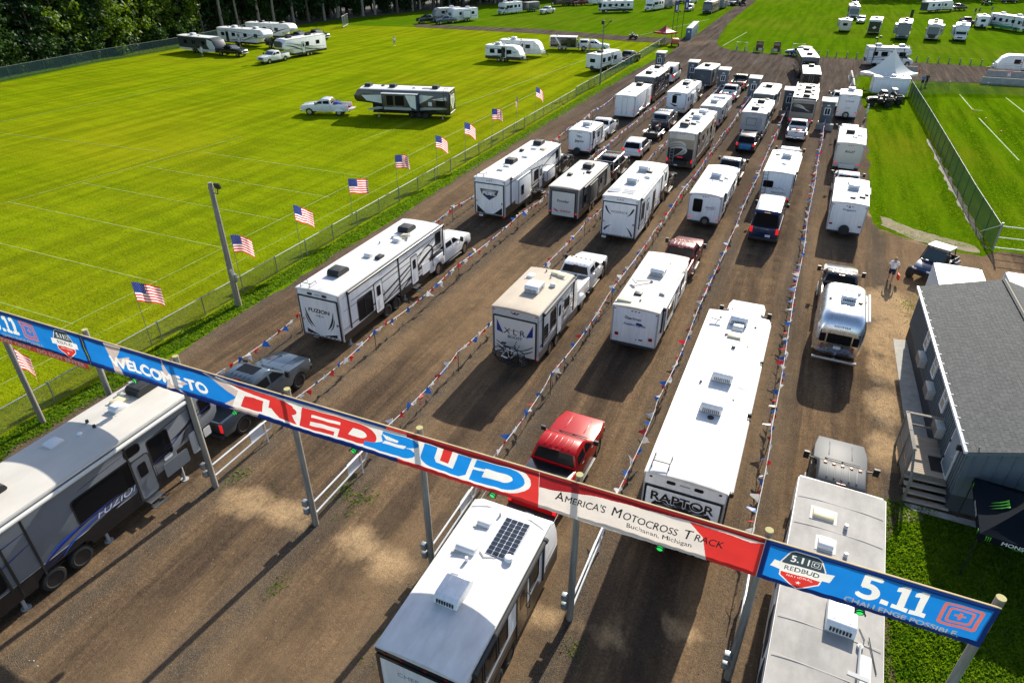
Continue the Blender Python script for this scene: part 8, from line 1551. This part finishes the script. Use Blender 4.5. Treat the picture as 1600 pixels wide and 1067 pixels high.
# rounded aluminium trailer
t = thing("rounded_trailer", "polished aluminium rounded trailer with three rear windows", "camping trailer", (3.5, 32.6, .02), R(-1), LANES); Lr, Wr, Hr, z0 = 4.9, 2.35, 2.85, .5; rows = []; NS = 28
def airsec(y):
    f = min(1, (y + .02) / .95); g = min(1, (Lr - y + .02) / 1.15); k = (1 - (1 - f) ** 2.4) ** (1 / 2.4) if f < 1 else 1; k2 = (1 - (1 - g) ** 2.2) ** (1 / 2.2) if g < 1 else 1; return k * k2
ys = [0, .06, .16, .3, .5, .75, 1.0, 1.6, 2.4, 3.2, 3.75, 4.1, 4.4, 4.65, 4.8, 4.88, 4.9]; mbv, mbf = [], []
for y in ys:
    k = airsec(y); hw = Wr / 2 * (.72 + .28 * k); zt = z0 + 1.2 + (Hr - z0 - 1.2) * k; zb = z0 + .25 * (1 - k)
    for j in range(NS):
        a = 2 * math.pi * j / NS; c, s = math.cos(a), math.sin(a); e = .42 if s > 0 else .3; x = hw * math.copysign(abs(c) ** e, c); z = (1.35 + (zt - 1.35) * abs(s) ** .62) if s >= 0 else (1.35 - (1.35 - zb) * abs(s) ** .4); mbv.append((x, y, z))
for i in range(len(ys) - 1):
    for j in range(NS): mbf.append((i * NS + j, i * NS + (j + 1) % NS, (i + 1) * NS + (j + 1) % NS, (i + 1) * NS + j))
mbf += [tuple(range(NS - 1, -1, -1)), tuple((len(ys) - 1) * NS + j for j in range(NS))]
part(t, "body", MB().add(mbv, mbf), mat("polished_aluminium", (.74, .76, .79), .27, 1., var=.05), smooth=70)
def air_y(x, z):
    best = 9
    for i, y in enumerate(ys[:8]):
        k = airsec(y); hw = Wr / 2 * (.72 + .28 * k); zt = z0 + 1.2 + (Hr - z0 - 1.2) * k
        s = abs((z - 1.35) / (zt - 1.35)) if z > 1.35 else 0
        if s <= 1:
            sv = s ** (1 / .62); cv = math.sqrt(max(0, 1 - sv * sv)); xx = hw * cv ** .42
            if xx >= abs(x): return y - .012
    return .3
def wrap(name, x0, x1, za, zb, m, push=.0, n=6):
    vs, fs = [], []
    for j in range(3):
        z = za + (zb - za) * j / 2
        for i in range(n + 1): x = x0 + (x1 - x0) * i / n; vs.append((x, air_y(x, z) - push, z))
    for j in range(2):
        for i in range(n): fs.append((j * (n + 1) + i, j * (n + 1) + i + 1, (j + 1) * (n + 1) + i + 1, (j + 1) * (n + 1) + i))
    part(t, name, MB().add(vs, fs), m, smooth=60)
wrap("window", -.56, .56, 1.34, 2.06, DGLASS, .015); wrap("window", -1.02, -.63, 1.36, 2.0, DGLASS, .015); wrap("window", .63, 1.02, 1.36, 2.0, DGLASS, .015); wrap("trim_band", -.8, .8, .9, .94, CHROME, .02); wrap("licence_plate", -.17, .17, 1.05, 1.2, PLATE, .03)
BF = frame((1, 0, 0), (0, 0, 1), (0, .02, 0)); lettering(t, "AIRSTREAM", frame((1, 0, 0), (0, .35, .9), (0, .0, 2.25)), 0, .02, .1, BLKG, .03, bold=.02, space=1.3, wfit=.75)
for sx in (-1, 1):
    for z in (1.05, 1.2): part(t, "tail_light", MB().box((sx * .72, -.02, z), (.12, .05, .09)), REDL, .02)
    wheel(t, sx * 1.0, 2.2, .36, .22)
part(t, "bumper", MB().box((0, -.22, .5), (2.1, .18, .14)).box((0, -.08, .52), (.1, .25, .08)), ALU, .03); part(t, "skirt_band", MB().box((0, 2.5, .52), (2.2, 3.8, .12)), ALU, .03)
a_, g_ = ac_mesh('low'); o = link("air_conditioner", ACM[('low', WHITE.name)][0], t, (.08, 2.2, Hr - .03)); link("grille", ACM[('low', WHITE.name)][1], o); part(t, "solar_panel", MB().box((-.62, 2.5, Hr - .0), (.5, .95, .03)), mat("solar_cells", (.30, .31, .33), .2)); part(t, "roof_vent", MB().box((.1, 3.3, Hr + .04), (.42, .42, .12)), DOMEW, .04); part(t, "roof_vent", MB().box((.65, 2.0, Hr - .0), (.22, .3, .08)), BLACKM, .03); part(t, "satellite_dome", MB().cyl((.55, 3.0, Hr - .1), (.55, 3.0, Hr + .12), .12, 10), WHITE); part(t, "tow_hitch", MB().tube([(-.7, 4.7, .5), (0, 6.0, .48), (.7, 4.7, .5)], .05), BLACKM); part(t, "awning", MB().cyl((1.2, 1.0, 2.35), (1.2, 4.2, 2.35), .06, 8), WHITE)
for x in (-.3, 0, .3): part(t, "marker_light", MB().box((x, .33, 2.62 - abs(x) * .05), (.07, .06, .05)), REDL, .01)
pickup("black open-top pickup pulling the polished rounded trailer", (3.45, 38.3, .02), R(-1), P_BLACK, L=5.4, H=1.88, short=False, roof_open=False) if False else pickup("black pickup with a red bed load pulling the polished rounded trailer", (3.45, 38.0, .02), R(-1), P_BLACK, L=5.5, H=1.88, cargo=True)
v = RV("travel_trailer", "white trailer with a covered spare wheel and small dark lettering, at the mown strip corner", "camping trailer", (3.72, 51.2, .02), R(-1), 6.9, 2.35, 2.62, .5, 'trailer', WHITE, ROOFW, None, .3, (2.5, 3.3), .36, ALLOY, LANES)
v.text('B', .05, 2.12, "Kingsport", .15, BLUEG, d=.01, bold=.03, wfit=.85); v.poly("emblem", 'B', [(-.08, 2.28), (.08, 2.28), (.04, 2.4), (0, 2.34), (-.04, 2.4)], BLKG, .01); v.spare(.0, .68, BLACKM, .36); v.lights(1.0, .22, .12, .22); v.markers(2.42); v.bumper(); sg = MB()
for k in range(10): sg.box((0, -.004, .8 + k * .17), (2.28, .02, .014))
part(v.root, "siding_seam", sg, OFFW, smooth=0); v.ac(.1, 3.4); v.vent(.1, 1.0, BLACKM, .35, .3, .12); v.vent(.72, 1.5, BLACKM, .4, .4, .12); v.vent(1.0, 2.2, BLACKM, .25, .3, .12); v.stub(-.3, 4.4, .15); v.win('L', 2, 1.7, .8, .6); v.slide('R', 4.2, 1.6, 1.7, 1.4, .15); v.hitch(); v.win('L', 5, 1.7, .6, .6)
pickup("white pickup pulling the trailer with small dark lettering", (3.75, 58.9, .02), 0, P_WHITE)
v = RV("travel_trailer", "cream trailer with a slanted dark word on its back and a low rear rack", "camping trailer", (3.72, 68.3, .02), R(-1), 7.3, 2.3, 2.7, .5, 'trailer', CREAM, ROOFC, None, .3, (2.8, 3.6), .36, ALLOY, LANES)
v.text('B', .05, 1.95, "BULLET", .2, BLKG, d=.01, bold=.04, shear=.3, wfit=.85); v.lights(.85, .2, .12, .18, True); v.markers(2.5); part(v.root, "rear_rack", MB().box((0, -.4, .62), (1.3, .6, .06)).box((0, -.68, .8), (1.3, .05, .35)).box((-.62, -.4, .78), (.05, .6, .3)), OFFW, .01); v.bumper(); v.ac(-.2, 3.9, BLACKM, 'low'); v.vent(.6, 3.0); v.vent(.2, 2.2); v.win('L', 2, 1.8, .8, .6); v.hitch(); v.slide('R', 4.5, 1.8, 1.7, 1.4, .12, CREAM)
pickup("white pickup pulling the cream trailer", (3.75, 76.8, .02), 0, P_WHITE)
v = RV("travel_trailer", "small boxy white trailer with red script and a white-rimmed spare wheel", "camping trailer", (3.5, 90.4, .02), R(-1), 4.4, 2.3, 2.95, .5, 'trailer', WHITE, ROOFW, None, .3, (1.9,), .36, ALLOY, LANES)
v.text('B', .05, 2.25, "SUNLINE", .13, REDG, d=.01, bold=.03, shear=.2, wfit=.95); v.stripes([ribbon((-.25, 1.45), (-.1, 1.62), (.1, 1.6), (.25, 1.5), .01, .05, .01), ribbon((-.2, 1.42), (0, 1.36), (.1, 1.4), (.25, 1.5), .01, .04, .01)], REDG, 'B', .01, "emblem"); v.spare(-.05, .72, None, .36); v.lights(1.0, .16, .12, .2, True); v.markers(); v.ac(0, 2.4); v.vent(.35, 1.6); v.bumper(); v.win('L', 2, 2, .8, .6); v.hitch()
pickup("white pickup angled beside the small boxy trailer with red script", (2.9, 95.9, .02), R(6), P_WHITE)
b = buggy("dark blue cab utility buggy with a white roof, parked by the white container", (9.95, 48.1, .02), R(150), P_BLUE, WHITE, L=3.3); b.scale = (1.06, 1.06, 1.06)

# ------------------------------------------------------------------ parked on the fields
FIELD = "trailers and motorhomes parked on the far grass"
def simple(label, loc, rz, L, W, H, nose, body=WHITE, roof=ROOFW, skirt=None, sk=.4, cols=((2, GREYG),), acs=1, acm=WHITE, wins=(.2, .42, .68), side='RL', door=.55, axl=None, lit=False, cat="camping trailer", name="travel_trailer", hitch=True, spare=False):
    v = RV(name, label, cat, loc, rz, L, W, H, .5, nose, body, roof, skirt, sk, axl or (L * .38, L * .38 + .85), .36, ALLOY, FIELD, detail=1)
    for sd in side:
        for k in wins: v.win(sd, L * k, H * .66, .85, .6)
        v.door(sd, L * door, .66, 1.75, body)
    for i, (k, c) in enumerate(cols): v.stripes(cadet(L, H, k), c, 'RL', .006 + .003 * i)
    for k in range(acs): v.ac(0, L * (.3 + .45 * k), acm, 'low' if acm is BLACKM else 'box')
    v.vent(.3, L * .5); v.vent(-.3, L * .15); v.lights(lit=lit); v.win('B', 0, H * .66, .9, .5)
    if hitch and nose in ('trailer', 'bullet'): v.hitch()
    if spare: v.spare(0, .65, BLACKM)
    return v
v = simple("black and white trailer nearest the tree line, beside a black pickup", (-113.2, 101.6, .01), R(-96), 10.4, 2.45, 2.85, 'bullet', CHAR, ROOFW, WHITE, .35, ((1, BLKG),), door=.45); v.poly("graphic", 'R', [(8.2, 2.6), (9.6, 2.3), (10.2, 1.2), (10.2, .9), (8.5, .9), (8.0, 1.6)], WHITE, .02)
pickup("black pickup hitched to the black and white trailer by the trees", (-103.0, 99.9, .01), R(-87), P_BLACK)
v = simple("white fifth wheel with dark doors in front of the dark woods", (-113.6, 112.0, .01), R(-92), 12.4, 2.55, 3.15, 'fifth', WHITE, ROOFW, BLKG, .2, ((1, GREYG), (3, GREYG)), 2, WHITE, (.12, .35, .6, .82), door=.45); v.door('R', 2.6, .66, 1.8, BLACKP)
v = simple("white fifth wheel with a curved nose, farthest of three by the woods", (-115.2, 121.6, .01), R(-86), 11.4, 2.55, 3.1, 'fifth', WHITE, ROOFW, BLKG, .2, ((3, BLKG),), 2, BLACKM)
pickup("black pickup in front of the white fifth wheel with dark doors", (-101.4, 111.6, .01), R(-97), P_BLACK); pickup("dark blue pickup beside the farthest fifth wheel by the woods", (-104.6, 121.2, .01), R(-92), P_BLUE); pickup("black pickup behind the dark blue one near the woods", (-103.4, 125.2, .01), R(-92), P_BLACK)
v = simple("white fifth wheel with a dark nose and black swooshes, facing the view", (-88.0, 110.6, .01), R(174), 10.6, 2.5, 3.2, 'fifth', WHITE, ROOFW, BLKG, .35, ((0, BLKG), (3, BLKG)), 3, BLACKM, (.2, .45)); v.panel("front_cap", 'F', 0, 2.5, 1.9, 1.0, CHAR, .2, -.12, .14)
pickup("white pickup hitched to the dark-nosed fifth wheel", (-88.0, 100.4, .01), R(176), P_WHITE)
# the big black and white fifth wheel in the middle of the near field
v = RV("fifth_wheel_trailer", "big black and white fifth wheel with an open slide-out, standing alone in the field", "camping trailer", (-40.0, 73.2, .01), R(103.5), 11.9, 2.55, 3.25, .55, 'fifth', BLACKP, ROOFW, BLACKP, .3, (3.0, 3.9, 4.8), .38, DRIM, FIELD)
v.poly("graphic", 'L', [(10.9, 2.5), (8.3, 2.6), (7.0, 1.1), (6.7, 1.0), (8.2, 1.6), (10.3, 1.9)], WHITE, .012); v.poly("graphic", 'L', [(3.9, 2.75), (1.9, 2.65), (3.9, 1.6), (6.2, .85), (4.2, 1.9)], WHITE, .012); v.poly("graphic", 'L', [(.3, 2.6), (2.2, 2.25), (1.9, 2.2), (.3, 2.15)], WHITE, .013); v.poly("graphic", 'L', [(.3, 1.2), (5.5, .85), (6.5, .95), (3.0, 1.35), (.3, 1.35)], LGREY, .013); v.poly("graphic", 'L', [(7.2, 1.15), (10.0, .8), (10.4, .9), (9.0, 1.25)], LGREY, .014)
v.slide('L', 5.9, 4.3, 2.0, 1.8, .75, CHAR, [(7.1, 2.15, .8, 1.1), (5.9, 2.15, 1.1, 1.1)]); v.panel("slide_graphic", 'L', 6.5, 2.12, 2.5, 1.3, BROWN, .05, .76, .012); v.panel("slide_end", 'L', 3.72, 1.95, .12, 1.85, NAVY, .02, .0, .74); v.panel("slide_graphic", 'L', 6.2, 1.25, 3.4, .3, LGREY, .03, .78, .01); v.poly("graphic", 'L', [(3.9, 2.8), (5.2, 2.8), (4.6, 1.5), (3.9, 1.2)], WHITE, .785); part(v.root, "slide_roof", MB().box((-v.hw - .4, 5.9, 2.93), (.9, 4.5, .05)), ROOFW)
v.win('L', 1.1, 1.9, 1.1, .8); v.win('L', 2.4, 1.75, .5, .5, glass=WHITE); v.ramp(BLACKP, BLACKM, .14); v.poly("graphic", 'B', [(-.85, 2.7), (.85, 2.7), (.85, 1.9), (0, .95), (-.85, 1.9)][::-1], WHITE, .056); v.poly("graphic", 'B', [(-.55, 2.35), (.55, 2.35), (.55, 1.85), (0, 1.25), (-.55, 1.85)][::-1], LGREY, .06); v.text('B', 0, 2.55, "CYCLONE", .14, BLKG, d=.062, bold=.03, wfit=1.1); v.text('L', 6.2, 1.42, "CYCLONE", .16, LGREY, d=.80, bold=.02, wfit=1.2)
lad = MB(); [lad.tube([(-v.hw - .05, y, .9), (-v.hw - .05, y, 3.3)], .02, 5) for y in (.35, .7)]; [lad.tube([(-v.hw - .05, .35, 1.0 + k * .3), (-v.hw - .05, .7, 1.0 + k * .3)], .016, 5) for k in range(8)]; part(v.root, "ladder", lad, BLACKM)
part(v.root, "awning_fabric", MB().add([(v.hw + .05, 1.0, 3.3), (v.hw + .05, 10.2, 3.3), (v.hw + 2.6, 10.2, 2.75), (v.hw + 2.6, 1.0, 2.75)], [(0, 1, 2, 3)]), mat("awning_grey", (.2, .2, .2), .7, var=.2), fix=False); am = MB(); [am.tube([(v.hw + .03, y, 1.6), (v.hw + 2.6, y, 2.75)], .04) for y in (1.0, 10.2)]; am.cyl((v.hw + 2.6, .9, 2.75), (v.hw + 2.6, 10.3, 2.75), .09, 8); part(v.root, "awning_arm", am, BLACKM)
v.ac(-.1, 1.9, BLACKM, 'low', R(90)); v.ac(-.1, 7.2, BLACKM, 'low', R(90)); v.ac(-.1, 10.3, BLACKM, 'low', R(90)); v.vent(.2, 8.6, BLACKM); v.vent(-.3, 4.5); v.panel("solar_panel", 'T', -.3, 2.9, .7, 1.2, GREYG, .02, .06, .03); v.jacks((1, 9.0)); v.lights(.8); roof_rail(v, -.7, .2)
p = pickup("white dual-wheel pickup with its tailgate down, in front of the big black fifth wheel", (-52.4, 69.7, .01), R(110), P_WHITE, gate_down=True, dually=True, lit=True); t = thing("storage_box", "blue box in the bed of the white pickup with its tailgate down", "box", (-53.9, 69.2, .8), R(110)); part(t, "box_body", MB().box((0, 0, .35), (1.2, .55, .7)), BLUEG, .03); part(t, "lid", MB().box((0, 0, .72), (1.24, .6, .06)), BLUEG, .02)
pickup("black pickup at the left end of the two trailers by the far trees", (-93.2, 164.5, .01), R(153), P_BLACK); pickup("dark pickup parked before the shield-nosed trailer by the far trees", (-88.4, 164.8, .01), R(154), P_GREY)
simple("grey-white trailer behind the two dark pickups by the far trees", (-92.0, 174.6, .01), R(140), 7.5, 2.4, 2.75, 'bullet', LGREY, ROOFW, None, .4, ((0, CHAR),)); v = simple("white trailer with a dark shield on its nose and an open slide-out", (-86.3, 172.5, .01), R(153), 8.0, 2.45, 3.0, 'trailer', WHITE, ROOFW, None); v.panel("front_emblem", 'F', 0, 1.9, 1.3, .7, GREYG, .3, .01, .02); v.slide('L', 4.0, 2.4, 1.8, 1.6, .7)
def far_mh(label, loc, rz, L, H, body, skirt, cols, nose, acm=WHITE): return motorhome(label, loc, rz, L, 2.45, H, body, ROOFW, skirt, cols, FIELD, 2, acm, True, nose=nose)
far_mh("white overcab motorhome with blue stripes before the far trees", (-83.6, 195.4, .01), R(159), 7.9, 2.95, WHITE, None, [(2, BLUEB)], 'classC'); cargo("dark cargo trailer behind the blue-striped overcab motorhome", (-81.2, 202.8, .01), R(160), 5.0, 2.3, 2.5, CHAR, ROOFG, group=FIELD, ac=False)
pickup("white pickup alone on the far grass right of the blue-striped motorhome", (-74.9, 199.2, .01), R(170), P_WHITE)
simple("dark brown trailer at the top edge above the lone white pickup", (-77.2, 226, .01), R(150), 9, 2.45, 2.9, 'trailer', BROWN, ROOFG, None, .4, ((0, TANG),)); pickup("red pickup at the top edge beside a white trailer", (-74.0, 227, .01), R(155), P_MAROON); simple("white trailer behind the red pickup at the top edge", (-70.2, 233, .01), R(154), 6, 2.4, 2.6, 'trailer')
far_mh("long white motorhome with black swooshes on the far grass", (-54.8, 210.8, .01), R(128), 9.8, 3.0, WHITE, BLKG, [(0, BLKG), (1, GREYG)], 'classA', BLACKM); simple("white trailer just behind the long swooshed motorhome", (-57.5, 219.5, .01), R(120), 8.0, 2.45, 2.8, 'trailer')
far_mh("white overcab motorhome pulling a grey trailer on the far grass", (-49.0, 222.5, .01), R(166), 8.2, 3.0, WHITE, None, [(2, GREYG)], 'classC'); cargo("grey cargo trailer behind the far white overcab motorhome", (-47.2, 229.8, .01), R(166), 4.8, 2.3, 2.5, GREYF, ROOFG, group=FIELD, ac=False)
car("white off-road car with tan roof on the far grass by the banner poles", (-39.8, 222.7, .01), R(176), P_WHITE, 'suv', H=1.85); far_mh("dark-fronted motorhome facing the view beside the far road", (-33.2, 224, .01), R(178), 11.5, 3.1, CHAR, GREYF, [(1, LGREY)], 'classA'); simple("grey trailer behind the dark-fronted motorhome by the far road", (-32.4, 236.5, .01), R(178), 8, 2.4, 2.7, 'flat', GREYF)
for i, (x, y, pnt, l) in enumerate(((-57, 251, P_BLACK, "black pickup at the top edge, leftmost of three in a row"), (-53.5, 252.5, P_SILVER, "silver pickup at the top edge in the row of three"), (-47, 247, P_GREY, "grey pickup at the top edge right of the row"), (-43.5, 248.5, P_WHITE, "white pickup at the top edge beside a grey pickup"), (-37.5, 254, P_SKYB, "slate blue pickup at the top edge near the far road"), (-29.5, 247.5, P_SILVER, "silver pickup parked by the far road's left edge"))): pickup(l, (x, y, .01), R(165), pnt)
simple("white trailer at the top edge left of the far road", (-31.2, 252, .01), R(170), 7, 2.4, 2.7, 'trailer'); buggy("dark buggy driving away along the far dirt road", (-27.7, 243.7, .03), R(5), P_BLACK)
cargo("black cargo trailer with a white slash, on the field by the capped white pickup", (-49.6, 131.5, .01), R(-79), 5.2, 2.25, 2.4, BLACKP, ROOFW, ALU, group=FIELD, ac=False).poly("graphic", 'R', [(1.0, 2.3), (1.25, 2.3), (2.2, .9), (1.9, .9)], WHITE, .01)
pickup("white pickup with a white bed cap and people beside it, on the field", (-44.3, 132.6, .01), R(-78), P_WHITE, cap=P_WHITE, tow_mirrors=False)
v = simple("white trailer with a black lower band, nearer of the two in mid-field", (-55.0, 114.6, .01), R(-88), 6.6, 2.4, 2.6, 'bullet', WHITE, ROOFW, BLKG, .45, ((1, BLKG),)); v.panel("door_dark", 'R', 3.4, 1.6, .7, 1.6, BLACKM, .05, .03, .01); simple("white trailer with grey stripes, farther of the two in mid-field", (-55.3, 121.2, .01), R(-84), 7.8, 2.4, 2.7, 'bullet', WHITE, ROOFW, None, .4, ((2, LGREY),))
simple("white trailer with a spare wheel right behind the green mesh fence", (-34.3, 110.2, .01), R(-13), 7.7, 2.45, 2.65, 'trailer', WHITE, ROOFW, BLKG, .15, ((2, GREYG),), 1, BLACKM, spare=True); pickup("black pickup hitched to the trailer behind the green mesh fence", (-32.2, 119.4, .01), R(-13), P_BLACK)
far_mh("dark-fronted motorhome at the back left of the right-hand row", (3.8, 223.5, .01), R(182), 9.5, 3.15, SILV, GREYF, [(1, CHAR)], 'classA', BLACKM); car("white off-road car parked below the dark-fronted motorhome", (6.2, 208, .01), R(175), P_WHITE, 'suv')
v = simple("small cream trailer at the left end of the right-hand row", (2.3, 183, .01), R(-3), 5.2, 2.35, 2.55, 'trailer', CREAM, ROOFW, None); v.slide('L', 2.5, 1.6, 1.8, 1.5, .6, CREAM)
v = simple("white trailer with a black ramp, second in the right-hand row", (8.2, 180, .01), R(-4), 8.5, 2.45, 3.1, 'trailer', WHITE, ROOFW, None, .4, ((1, GREYG),)); v.ramp(BLACKP, BLACKM); v.poly("emblem", 'B', [(-.4, 1.5), (.1, 1.9), (.5, 1.5), (0, 1.3)], WHITE, .06)
m = far_mh("silver-fronted motorhome with a slide-out in the right-hand row", (14.4, 182.8, .01), R(175), 9.8, 3.35, GREYF, GREYF, [(1, LGREY)], 'classA', BLACKM); m.slide('R', 5.5, 3.0, 1.9, 1.8, .7, LGREY)
m = far_mh("cream motorhome with a black V front in the right-hand row", (20.2, 184.2, .01), R(174), 9.8, 3.2, CREAM, CREAM, [(0, BROWN)], 'classA', BLACKM); m.poly("front_graphic", 'F', [(-1.0, 1.3), (1.0, 1.3), (.35, .55), (-.35, .55)], BLKG, .02); m.slide('L', 5.5, 2.8, 1.9, 1.8, .6, CREAM)
m = far_mh("white overcab motorhome at the right end of the right-hand row", (25.4, 183.4, .01), R(173), 8.2, 3.0, WHITE, None, [(2, LGREY)], 'classC'); m.slide('R', 4, 2.2, 1.8, 1.6, .6, WHITE)
simple("white trailer with a black-covered spare wheel behind the right-hand row", (32.1, 204, .01), R(-3), 6.2, 2.4, 2.65, 'trailer', WHITE, ROOFW, None, spare=True); pickup("silver pickup beside the trailer behind the right-hand row", (30.0, 207.6, .01), R(8), P_SILVER)
far_mh("green and white bus at the right edge of the far field", (34.8, 208, .01), R(209), 10.5, 3.15, WHITE, mat("bus_green", (.05, .25, .15), .35), [(0, mat("bus_green", (.05, .25, .15), .35)), (2, mat("bus_green", (.05, .25, .15), .35))], 'classA')
v = simple("white trailer with a dark ramp towed by a black pickup on the far right grass", (22.6, 242.4, .01), R(-42), 10.5, 2.45, 2.9, 'trailer', WHITE, ROOFW, BLKG, .2, ((2, GREYG),)); v.ramp(CHAR, BLACKM); pickup("black pickup towing the dark-ramped trailer on the far right grass", (30.4, 251.4, .01), R(-44), P_BLACK, cargo=True)
buggy("green and black buggy at the top right edge", (41.9, 277, .01), R(-60), mat("buggy_green", (.05, .35, .05), .4)); car("dark car at the top right edge", (48.6, 288, .01), R(-70), P_BLACK, 'suv'); car("dark suv at the very top right corner", (56.5, 297, .01), R(-70), P_GREY, 'suv'); pickup("dark pickup at the top edge above the right-hand row", (4.4, 262, .01), R(182), P_BLACK)
far_mh("white overcab motorhome with dark swooshes driving along the cross road", (6.0, 135.9, .02), R(-79), 7.3, 2.95, WHITE, None, [(0, GREYG), (1, BLKG)], 'classC')
v = simple("white trailer with red marks cut by the right edge, on the cross road", (33.6, 137.9, .02), R(90), 8.2, 2.4, 2.55, 'bullet', WHITE, ROOFW, None, .4, ((2, LGREY),)); v.poly("graphic", 'L', [(4.6, 1.55), (5.4, 1.75), (5.2, 1.5)], REDG, .02)
car("slate blue suv with a white roof parked by the timber posts", (-2.4, 141.2, .02), R(82), P_SKYB, 'suv', roof=P_WHITE)
c = cargo("white cargo trailer standing in front of the peaked canopy", (10.9, 108.6, .01), R(92), 4.5, 2.3, 2.55, WHITE, ROOFW, ALU, group=FIELD, ac=False); c.vent(.5, 1.0, DOMEW, .5, .5, .22); c.vent(-.3, 2.1, DOMEW, .5, .7, .26); c.vent(.2, 3.0, DOMEW, .4, .4, .2)
buggy("black open buggy in front of the white cargo trailer, nearer one", (8.9, 101.4, .01), R(98), P_BLACK, BLACKM); buggy("black open buggy in front of the white cargo trailer, farther one", (10.2, 103.2, .01), R(96), P_BLACK, BLACKM)
